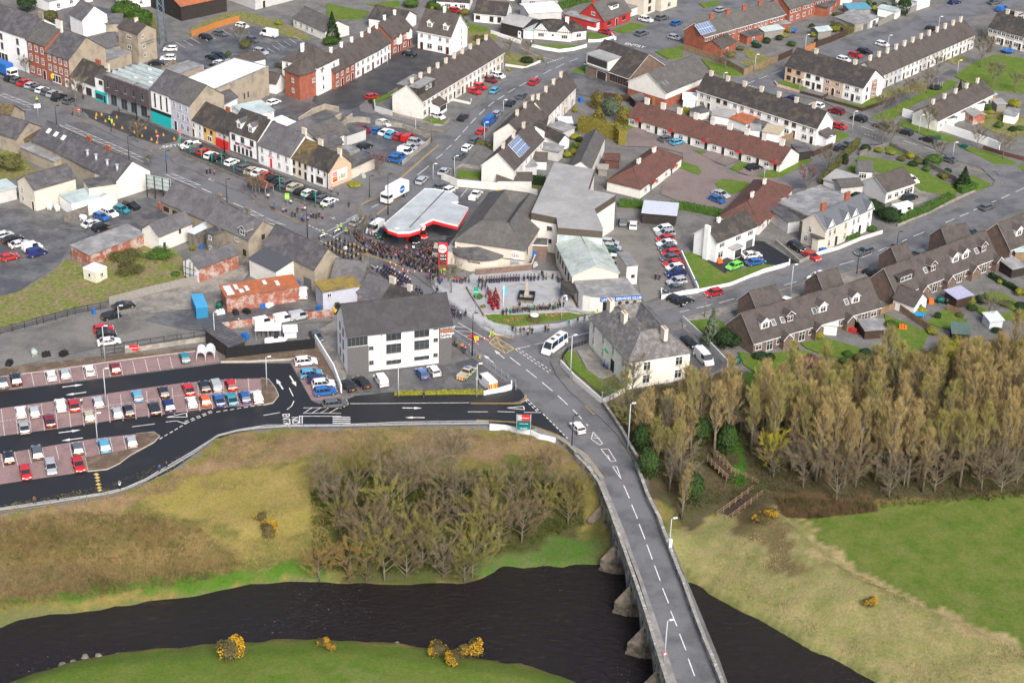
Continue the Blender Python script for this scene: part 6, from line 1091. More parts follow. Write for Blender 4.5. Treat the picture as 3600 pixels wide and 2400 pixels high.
WL=[l.split('|') for l in """long white wall|white wall running along the estate road with an arched red gate|C 1512 800, 1600 830, 1740 885, 1930 950, 2100 1005, 2180 1040|2.2|white
curved white wall|curved white wall round the mock-tudor bungalow lawn|B 1308 300, 1312 325, 1400 345, 1500 362, 1600 350, 1690 325|.9|white
low white wall|low white wall at the drive of the black workshop|B 1030 232, 1235 302, 1240 285|1.0|white
low white wall|short white wall right of the mock-tudor bungalow|B 1695 200, 1850 235, 1880 265, 1780 290, 1700 292|.8|white
petrol station wall|tall cream boundary wall behind the petrol station with small signs|B 690 1240, 800 1285, 1080 1310, 1350 1355|1.8|offwhite
car park wall|concrete block wall round the sloping car park|B 235 865, 420 885, 612 965, 610 990, 520 1060, 422 1140|1.3|blockwall
yard wall|block wall behind the parked cars at the court entrance|B 0 880, 40 850, 110 842, 200 850|1.5|blockwall
garden wall|grey garden wall round the end of the cream terrace|B 228 725, 232 770, 350 805|1.6|greyr
garden wall|low stone wall round the corner garden with the white car|B 350 790, 500 830, 640 872, 700 875, 745 835|.7|blockwall
beige yard wall|curving beige wall of the sandy yard|A 2060 850, 2150 790, 2240 755, 2335 775|1.4|beige
beige yard wall|beige wall below the grassy verge of the yard|A 2180 900, 2352 820 B 30 850, 75 820|1.4|beige
stone wall|rubble stone wall at the gravel car park gate|A 442 1535, 612 1478|2.2|stone
cream screen wall|cream wall joining the big gable to the stone wall|A 612 1485, 700 1455, 800 1420|3.4|offwhite
red brick wall|long brown brick memorial wall behind the row of cadets|E 922 335, 1200 310, 1310 300, 1335 235|1.7|brickbrown
garden wall|white retaining wall in front of the cream corner house|E 1510 950, 1600 1050, 1790 1215, 1798 1170|1.3|offwhite
side wall|grey-white wall running down beside the cream corner house|E 1960 1130, 1800 1212|1.0|offwhite
bay wall|white angled wall at the end of the heritage car park|E 980 1160, 1080 1140, 1172 1112, 1172 1085|1.1|white
car park wall|tall white wall between the heritage centre and the parking bays|D 2172 790, 2300 1000, 2352 1140|1.8|white
low white wall|stepped low white wall at the entrance of the car park road|E 1022 1385, 1130 1392, 1200 1412, 1300 1425, 1360 1455, 1474 1480|1.0|white
club car park wall|white wall between the club car park and the lawn|F -10 190, 105 440, 105 455, 0 470 E 2205 500, 2205 450|1.2|white
front wall|low white wall along the lawn of the white house|F 105 450, 330 405, 560 310, 735 262, 735 240|.9|white
drive wall|grey wall beside the black car and the tarmac drive|F 640 110, 805 250, 895 210|1.0|blockwall
villa wall|low cream wall in front of the slate villas|F 895 200, 1075 150, 1230 85, 1375 40|.8|offwhite
back lane wall|grey wall beside the white van drive|F 0 650, 160 800, 310 960|1.4|greyr
garden wall|low cream wall with pillars round the peach house garden|C 632 575, 650 600, 740 625, 800 645|.8|peach
bank wall|low stone wall in front of the walled bungalow garden|C 1215 1075, 1420 1010, 1600 1100, 1880 1250, 1890 1280|1.3|stone
road wall|low pale wall under the clipped hedge on the east road|C 1480 1560, 1690 1480, 1870 1385, 1950 1350, 2015 1325|.6|blockwall
brick yard wall|old brick wall at the back of the fenced yard|D 1520 705, 1900 655, 2300 610|1.6|brickold
memorial bed wall|low stone wall round the memorial lawn|E 975 600, 1050 595, 1130 605, 1200 590, 1460 585, 1560 580, 1660 598, 1745 592|.55|blockwall
memorial side wall|grey wall between the memorial garden and the pale pavement|E 862 425, 900 490, 960 580, 985 625|.8|blockwall
terrace garden wall|low wall in front of the middle of the cream terrace|B 745 690, 890 720, 895 695|.6|offwhite
corner garden wall|block wall round the small garden near the solar-panel block|B 780 1220, 780 1180, 830 1150, 965 1170|.8|blockwall
corner garden wall|low wall round the garden with dark hedges at the top street corner|B 1130 455, 1270 475, 1370 430|.6|offwhite
retaining wall|dark retaining wall between parade parking and the bus shelter|A 1235 1065, 1450 1150, 1650 1240, 1780 1290|.9|stone
retaining wall|dark retaining wall behind the waiting crowd at the bus stop|A 1990 1375, 2110 1420, 2200 1440|.9|stone""".split('\n')]
for n_,lab,s,h,m_ in WL:
 r=wall(n_.replace(' ','_') if 'wall' in n_ else 'garden_wall',lab,'wall',s,float(h),{'white':white,'offwhite':ow_,'blockwall':bk_,'greyr':greyr,'beige':beige,'stone':stone,'brickbrown':bb_,'brickold':bo_,'peach':peach}[m_],.25,cap=kerbm if m_ in('brickbrown','beige') else None)
FN=[l.split('|') for l in """board_fence|grey upright board fence along the rough grass|D 755 535, 1000 470, 1360 385|1.9|timbergrey
board_fence|orange board fence at the back of the parking area|A 1322 258, 1480 200, 1650 150|1.9|timberorange
board_fence|light brown board fence round the brick terrace gardens|C 0 345, 130 390, 300 450, 420 520|1.8|timber
board_fence|brown board fence along the back lane of the brick terrace|C 420 520, 560 460, 655 425|1.8|timber
board_fence|dark board fence next to the brown back lane fence|C 655 425, 755 380|1.9|timberdark
board_fence|weathered plank fence along the wide parking road|C 920 330, 1050 280, 1125 250|1.9|timberdark
board_fence|orange fence panel beside the wide parking road|C 845 365, 912 335|1.9|timberorange
board_fence|grey plank fence beside the garages|C 1345 190, 1500 110|2.0|timbergrey
board_fence|grey plank fence near the tall conifer at the top|C 1540 105, 1610 75|2.0|timbergrey
board_fence|brown garden fence stepping down towards the trees|F 1360 600, 1470 560, 1700 720|1.6|timber
board_fence|garden fence behind the covered trampoline|F 1820 570, 1920 610|1.5|timber
board_fence|small garden fence between chalet gardens|F 720 790, 800 850|1.3|timber
board_fence|dark fence between the chalet patio gardens|F 1140 650, 1230 720|1.5|timberdark
board_fence|black fence beside the hall and church car park|B 1805 680, 1960 700, 2140 720|1.8|timberdark
board_fence|brown fence round the end bungalow store|C 780 1060, 900 1080, 1030 1020|1.5|timberdark
board_fence|dark fence round the corner block gardens|C 810 650, 960 690, 1000 660|1.0|timberdark
board_fence|dark low fence along the corner block lawn|C 975 700, 1240 770, 1460 690|1.0|timberdark
board_fence|red-brown fence at the lower right corner garden|C 2070 1030, 2200 1070, 2352 1110|1.1|tilered
board_fence|tan fence panels behind the white estate terrace|C 680 985, 770 950|1.7|timber
board_fence|black screen fence round the boat yard|D 1560 905, 1900 865, 2170 838|2.4|blackp""".split('\n')]
for n_,lab,s,h,m_ in FN:
 fence(n_,lab,s,float(h),{'timber':timber,'timbergrey':tg_,'timberorange':to_,'timberdark':tk_,'tilered':tilered,'blackp':mat('black_screen',(.012,.014,.017),.7,.1,2)}[m_])
fence('wire_fence','dark wire mesh fence between the gravel yard and rough grass','D 0 740 300 660 520 600 740 560',1.6,dw_,2.6,bars=(.5,1.0,1.5))
fence('wire_fence','dark wire fence on the block wall above the soil bank','D 700 880 860 860 1250 800 1520 760',2.2,dw_,2.6,bars=(.2,1.1,2.1))
wall('block_wall','low dark block wall along the soil bank under the wire fence','wall','D 860 865 1250 805 1520 770',1.0,bk_)
fence('crash_barrier','long galvanised crash barrier along the curving car park road','G -400 440 0 395 350 345 600 305 740 285 870 250 1010 190 1200 85 1340 0 D 1500 1452 1640 1415 1800 1395 2000 1385 2352 1382 E 500 1372 1015 1365',.8,greyp,2.4,timber,cat='crash barrier',bars='rail')
fence('post_fence','timber post and rail fence on the bank behind the crash barrier','G 0 410 350 362 600 322 745 300 870 268 1010 205',1.0,timber,3.0,bars=(.6,))
fence('railing','black railings in front of the cream corner house','E 1520 960 1525 900 1560 855 1615 830 1705 800',1.1,bp_,.8,bars='mesh')
BARR=("E 60 60 100 120 150 160 260 205 350 225 400 222","E 620 365 625 400 660 440 700 478","E 745 530 800 570 860 620 930 670 990 700","E 985 675 1060 735 1180 755 1300 735 1450 712 1600 685 1700 655","E 765 745 890 850 960 905 1060 980 1150 1050 1200 1085 1203 1130")
for k,s in en_(BARR):
 fence('crowd_barrier',('run of crowd barriers in front of the spectators by the petrol station','short run of crowd barriers at the pavement corner','crowd barriers along the kerb beside the parade','curved run of crowd barriers round the memorial garden corner','crowd barriers beside the heritage centre kerb')[k],s,1.15,greyp,2.2,cat='barrier',bars='mesh',group='runs of crowd barriers')
for k,(s,h) in en_((("D 0 1030 330 987 900 908 1350 853",.2),("D 1522 930 1700 928 2000 912 2040 905",.35),("D 1798 1040 1850 1048 1892 1100 1920 1160 1880 1210 1815 1224",.2),("D 935 1425 1060 1411 1100 1440 1060 1482 900 1568 G 820 60 740 99 608 113 590 20",.2))):
 wall('kerb','','',s,h,kerbm,.18);o=bpy.data.objects[[x.name for x in bpy.data.objects if x.name.startswith('kerb')][-1]]
for o in bpy.data.objects:
 if o.name.split('.')[0]=='kerb' and o.type=='EMPTY':
  for k_ in('label','category'):o.pop(k_,None)
  o['kind']='structure'
# ---------------- the stone bridge ----------------
bl,brr=resample(BRL,1.0),resample(BRR,1.0)
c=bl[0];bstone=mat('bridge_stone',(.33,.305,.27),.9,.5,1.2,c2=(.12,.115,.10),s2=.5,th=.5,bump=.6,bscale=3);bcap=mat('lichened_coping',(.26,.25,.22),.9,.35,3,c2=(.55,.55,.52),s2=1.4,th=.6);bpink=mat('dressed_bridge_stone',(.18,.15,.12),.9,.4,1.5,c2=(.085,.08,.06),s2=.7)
root=empty('stone_bridge',(c[0],c[1],0),0,label='old stone road bridge with pointed piers crossing the dark river',cat='bridge')
def near_s(line_,p):return min(range(len(line_)),key=lambda i:(line_[i][0]-p[0])**2+(line_[i][1]-p[1])**2)
loc=lambda p,z:(p[0]-c[0],p[1]-c[1],z)
pier_px=['H 1790 520','H 1893 790','H 1990 1060','H 2100 1345','H 2235 1660','H 2380 2000']
piers=[near_s(bl,W2(s,WATER)[0]) for s in pier_px]
rr=[]
for i,p in en_(bl):
 j=near_s(brr,p);rr.append(brr[j])
n=len(bl)
def under_z(i):
 """height of the underside of the bridge at step i: arch between piers, solid elsewhere"""
 for a,b in zip(piers,piers[1:]):
  if a<=i<=b:
   m_=(a+b)/2;hw=(b-a)/2-1.5
   if abs(i-m_)<hw:return WATER-.5+5.4*math.sqrt(max(0,1-((i-m_)/hw)**2)),True
   return-9,False
 return-9,False
A_=MB();step=.25
def lerp(l,t):i=min(int(t),len(l)-2);f=t-i;return(l[i][0]*(1-f)+l[i+1][0]*f,l[i][1]*(1-f)+l[i+1][1]*f)
t=0.0
def uz(t):
 for a,b in zip(piers,piers[1:]):
  m_=(a+b)/2;hw=(b-a)/2-1.5
  if abs(t-m_)<hw:return WATER-.6+5.4*math.sqrt(max(0,1-((t-m_)/hw)**2))
 return-9
while t<n-1.3:
 u=t+step;z0,z1=uz(t),uz(u)
 for l,s in((bl,1),(rr,-1)):
  q=[loc(lerp(l,t),z0),loc(lerp(l,u),z1),loc(lerp(l,u),-.05),loc(lerp(l,t),-.05)]
  A_.face(q if s<0 else q[::-1],0)
 if z0>-8 or z1>-8:
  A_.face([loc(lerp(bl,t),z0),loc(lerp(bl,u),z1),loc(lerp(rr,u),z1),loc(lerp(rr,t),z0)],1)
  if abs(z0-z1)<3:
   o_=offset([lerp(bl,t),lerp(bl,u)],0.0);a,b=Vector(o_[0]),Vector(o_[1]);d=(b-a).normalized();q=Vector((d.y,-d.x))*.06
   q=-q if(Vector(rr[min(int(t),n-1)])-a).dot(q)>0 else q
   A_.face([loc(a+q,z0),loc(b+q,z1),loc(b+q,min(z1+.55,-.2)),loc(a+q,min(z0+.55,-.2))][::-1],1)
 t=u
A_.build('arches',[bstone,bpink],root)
for l,s in((bl,-1),(rr,1)):
 Lo=offset(l,.05 if s<0 else-.05)
 side=1 if(Vector(rr[5])-Vector(bl[5])).cross(Vector(bl[6])-Vector(bl[5]))<0 else-1
 off=.45*(side if s<0 else-side)
 P2=offset(l,off);b_=MB();k_=MB();o2=offset(l,-.06*(1 if off>0 else-1));i2=offset(l,off+.06*(1 if off>0 else-1))
 for i in range(n-1):
  b_.prism([loc(l[i],0)[:2],loc(l[i+1],0)[:2],loc(P2[i+1],0)[:2],loc(P2[i],0)[:2]],-.05,1.0)
  zz=1.0+random.uniform(.1,.2);k_.prism([loc(o2[i],0)[:2],loc(o2[i+1],0)[:2],loc(i2[i+1],0)[:2],loc(i2[i],0)[:2]],1.002,zz)
 b_.build('parapet',[bstone],root);k_.build('coping',[bcap],root)
for pi,i in en_(piers):
 a=Vector(bl[i]);d=(Vector(bl[min(i+2,n-1)])-Vector(bl[i-2])).normalized();out=(a-Vector(rr[i])).normalized()
 for base,o_ in((a,out),):
  q0=[base-d*1.25,base-d*1.25+o_*.6,base+o_*2.5,base+d*1.25+o_*.6,base+d*1.25]
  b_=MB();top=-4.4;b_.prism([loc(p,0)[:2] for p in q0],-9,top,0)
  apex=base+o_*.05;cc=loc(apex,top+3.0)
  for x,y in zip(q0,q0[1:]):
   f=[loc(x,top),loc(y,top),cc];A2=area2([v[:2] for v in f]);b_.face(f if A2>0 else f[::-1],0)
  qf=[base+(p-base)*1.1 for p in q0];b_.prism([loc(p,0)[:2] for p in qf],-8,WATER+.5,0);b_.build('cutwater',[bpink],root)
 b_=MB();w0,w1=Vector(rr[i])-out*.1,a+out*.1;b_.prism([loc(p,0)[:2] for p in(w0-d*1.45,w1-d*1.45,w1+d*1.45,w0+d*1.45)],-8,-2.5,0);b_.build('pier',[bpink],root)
for i in piers:
 for dt in(-1.1,1.1):
  a=Vector(lerp(bl,i+dt));d=(Vector(bl[min(i+2,n-1)])-Vector(bl[i-2])).normalized();out=(a-Vector(rr[i])).normalized()
  M_=Matrix.Translation(Vector(loc(a+out*.02,-1.5)))@Matrix.Rotation(math.atan2(out.y,out.x),4,'Z')@Matrix.Rotation(math.pi/2,4,'Y')
  b_=MB();b_.cyl((0,0),.3,-.05,.04,10);b_.v=[tuple(M_@Vector(v)) for v in b_.v];b_.build('drain_hole',[bp_],root)
wall('stone_parapet','low rubble parapet wall beside the road right of the junction','wall','E 1805 1235 1850 1300 1930 1420 2010 1568 H 2038 45',1.1,stone,.4,cap=bcap)
wp=W2('E 1500 1480 1560 1520 1600 1560 H 1612 5');wall('retaining_wall','dark stone retaining wall curving from the white wall to the bridge','wall',wp,.9,stone,.4,cap=bcap)
for k,(a,b,za,zb,n_) in en_((('I 480 275','I 270 440',-2.4,-4.3,12),('I 200 20','I 330 150',-1.0,-2.6,10))):
 p,q=W(a,za)[0],W(b,zb)[0];d=(q-p);L=Vector((d.x,d.y)).length;rz=math.atan2(d.y,d.x);r=empty('wooden_steps',p,rz,label=('wooden steps with two handrails coming down to the stream','upper flight of wooden steps under the trees')[k],cat='steps')
 b_=MB();dz=(zb-za)/n_
 for i in range(n_):b_.box(L*i/n_,L*(i+1)/n_,-1.0,1.0,dz*(i+1)-.1,dz*(i+1),0)
 b_.build('treads',[tk_],r)
 for s in(-1.1,1.1):
  b_=MB();b_.tube([(-1.5,s,1.0),(L+.5,s,zb-za+1.0)],.06,5);b_.tube([(-1.5,s,.5),(L+.5,s,zb-za+.5)],.05,5)
  for i in range(6):x=L*i/5;b_.box(x-.06,x+.06,s-.06,s+.06,(zb-za)*i/5-.3,(zb-za)*i/5+1.1,0)
  b_.build('handrail',[timber],r)
fence('footpath_fence','timber post and rail fence winding down beside the wooded path',[tuple(og_(p)[:2]) for p in P('I 200 0 280 60 330 140 430 200 520 250')],1.1,timber,1.6,bars=(.6,1.0))
bpy.data.objects['footpath_fence'].location.z=-2.6
# ---------------- vehicles ----------------
carpaint=mat('vehicle_paint',(.5,.5,.5),.25,0,objcol=True,spec=.6);carpaint.node_tree.nodes['Principled BSDF'].inputs['Coat Weight'].default_value=.5
tyre=mat('tyre_rubber',(.02,.02,.02),.9,.1);rim=mat('wheel_rim',(.35,.36,.38),.4,.05,metal=.5);lampw=mat('headlamp_glass',(.7,.7,.72),.15,.02);lampr=mat('tail_lamp',(.45,.02,.02),.25,.02);carglass=mat('car_glass',(.02,.024,.028),.08,.1,spec=.8)
PAL=dict(w=(.80,.80,.80),s=(.40,.42,.44),g=(.10,.11,.12),k=(.018,.018,.022),b=(.02,.12,.38),n=(.015,.025,.13),r=(.52,.02,.02),c=(.10,.36,.55),o=(.62,.10,.02),G=(.16,.62,.06),t=(.03,.25,.33),m=(.20,.012,.02),e=(.02,.09,.05),z=(.5,.43,.33))
CN=dict(w='white',s='silver',g='dark grey',k='black',b='blue',n='navy',r='red',c='light blue',o='orange',G='lime green',t='teal',m='maroon',e='dark green',z='beige')
CT={'h':(4.0,1.76,1.48,.95,(-1.9,-1.5,.35,1.15),.88,.95,'hatchback'),'s':(4.6,1.82,1.43,.92,(-1.85,-1.05,.25,1.15),.85,.95,'saloon'),'e':(4.7,1.82,1.48,.93,(-2.2,-1.8,.3,1.2),.86,.93,'estate car'),'u':(4.4,1.86,1.66,1.05,(-2.05,-1.7,.3,1.1),1.0,1.05,'four-by-four'),'V':(4.4,1.82,1.85,1.1,(-2.15,-2.05,.75,1.45),1.0,1.1,'small van'),'v':(5.3,2.0,2.3,1.3,(-2.6,-2.55,1.35,2.1),1.1,1.3,'van'),'p':(5.2,1.86,1.75,1.05,(-.6,-.5,.7,1.35),1.0,1.0,'pickup truck'),'M':(7.0,2.05,2.7,1.4,(-3.4,-3.3,2.3,2.95),1.2,1.4,'minibus')}
PM={}
def small(mn,m,*bx):
 if mn not in PM:
  b_=MB();[b_.box(*x,0) for x in bx];PM[mn]=b_.mesh(mn.split('|')[0],[m])
 return PM[mn]
def wheelmesh(r=.32):
 k='wheel%.2f'%r
 if k not in PM:
  b_=MB();b_.tube([(0,-.11,0),(0,.11,0)],r,14,0);b_.tube([(0,-.125,0),(0,.125,0)],r*.62,10,1);PM[k]=b_.mesh('wheel',[tyre,rim])
 return PM[k]
def vp_(T):
 L,Wd,Hh,belt,cab,zb,zt,nm=CT[T];hL=L/2;y0=Wd/2
 b_=MB();x0,xr,xf,xs=cab
 prof=[(-hL,.38),(-hL+.02,zt-.15),(-hL+.12,zt),(x0,belt),(xs,belt-.02),(hL-.25,zb-.1),(hL-.03,zb-.25),(hL,.38),(hL-.1,.22),(-hL+.1,.22)]
 ys=[(-y0+.05,.93),(-y0,1.0),(-y0+.001,1.0),(y0,1.0),(y0-.05,.93)]
 ring=[]
 for y,s in((-y0+.09,.0),(-y0,.05),(y0,.05),(y0-.09,.0)):
  ring.append([(x*(1-.0)-(.05 if x>0 else-.05)*(1 if s==.05 else 0)*0,y*(1.0 if z<belt-.1 else .955),z) for x,z in prof])
 for a,c_ in zip(ring,ring[1:]):
  for i in range(len(prof)):j=(i+1)%len(prof);b_.face([a[i],a[j],c_[j],c_[i]],0,False)
 b_.face(ring[0][::-1],0);b_.face(ring[-1],0)
 g_=MB();yb,yt=y0*.93,y0*.78;ztp=Hh-.07
 box8=lambda xa,xb,ya,z0,xc,xd,yc,z1:[(xa,-ya,z0),(xb,-ya,z0),(xb,ya,z0),(xa,ya,z0),(xc,-yc,z1),(xd,-yc,z1),(xd,yc,z1),(xc,yc,z1)]
 def fr(mb,v,m=0):
  for q in((4,5,6,7),(0,1,5,4),(1,2,6,5),(2,3,7,6),(3,0,4,7)):mb.face([v[k] for k in q],m)
 if T in 'vV':
  xm=xf-.95;fr(b_,box8(x0,xm,yb+.02,belt-.05,xr,xm,yt+.1,Hh));fr(g_,box8(xm+.01,xs,yb,belt-.05,xm+.01,xf,yt+.06,ztp));fr(b_,box8(xm+.0,xf+.06,yt+.08,ztp,xm,xf-.05,yt,Hh))
 else:
  fr(g_,box8(x0,xs,yb,belt-.03,xr,xf,yt,ztp));fr(b_,box8(xr-.06,xf+.06,yt+.03,ztp-.01,xr+.06,xf-.08,yt-.08,Hh))
  ps=[(x0,xr),(xs,xf),((x0*.42+xs*.58),(xr*.42+xf*.58))]+([((x0*.75+xs*.25),(xr*.75+xf*.25))] if L>4.3 and T!='p' else[])
  for(xa,xb) in ps:
   for s in(-1,1):b_.tube([(xa,s*(yb+.015),belt-.03),(xb,s*(yt+.015),ztp+.01)],.045 if T!='M' else .06,4,0)
  if T=='M':fr(b_,box8(x0,xs*.55,yb+.02,belt-.05,x0,xs*.5,yb,belt+.12))
 if T=='p':
  b_.box(-hL+.05,x0-.05,-y0+.05,y0-.05,zt-.1,zt-.05,1);b_.box(-hL,x0,-y0*.95,-y0*.95+.08,zt-.05,zt+.2,0);b_.box(-hL,x0,y0*.95-.08,y0*.95,zt-.05,zt+.2,0)
 b_.box(-hL+.1,hL-.1,-y0+.02,y0-.02,.18,.3,1)
 for s in(-1,1):b_.box(xs-.25,xs-.1,s*(y0+.02)-.1,s*(y0+.02)+.1,belt-.02,belt+.14,0)
 root=bpy.data.objects.new(nm.replace(' ','_').replace('-','_'),None);root.empty_display_size=.5
 body=bpy.data.objects.new('body',b_.mesh('body',[carpaint,bp_]));gl=bpy.data.objects.new('windows',g_.mesh('windows',[carglass]));kids=[body,gl]
 r=.32 if L<5 else .37
 for x in(-hL+.78,hL-.82):
  for s in(-1,1):w=bpy.data.objects.new('wheel',wheelmesh(r));w.location=(x,s*(y0-.09),r);kids.append(w)
 det=[]
 for s in(-1,1):
  o=bpy.data.objects.new('headlight',small('headlight',lampw,(-.12,.04,-.2,.2,-.08,.08)));o.location=(hL-.03,s*(y0-.3),zb-.28);det.append(o)
  o=bpy.data.objects.new('tail_light',small('tail_light',lampr,(-.03,.06,-.12,.12,-.14,.14)));o.location=(-hL+.01,s*(y0-.2),zt-.25);det.append(o)
 o=bpy.data.objects.new('number_plate',small('number_plate|r',yellowp,(-.03,.0,-.26,.26,-.06,.06)));o.location=(-hL-.005,0,.6);det.append(o)
 o=bpy.data.objects.new('number_plate',small('number_plate|f',fW,(0,.03,-.26,.26,-.06,.06)));o.location=(hL+.005,0,.45);det.append(o)
 return root,kids,det
PROTO={t:vp_(t) for t in CT}
def vehicle(T,color,p,rz,label,cat=None,group=None,detail=True,z=0.0):
 root,kids,det=PROTO[T];r=root.copy();col.objects.link(r);r.location=(p[0],p[1],z);r.rotation_euler=(0,0,rz)
 c_=PAL[color];k=random.uniform(.85,1.1)
 for ch in kids+(det if detail else[]):
  o=ch.copy();col.objects.link(o);o.parent=r
  if ch.name.startswith('body'):o.color=(c_[0]*k,c_[1]*k,c_[2]*k,1)
 tag(r,label=label,cat=cat or{'p':'pickup','M':'minibus','v':'van','V':'van'}.get(T,'car'),group=group);return r
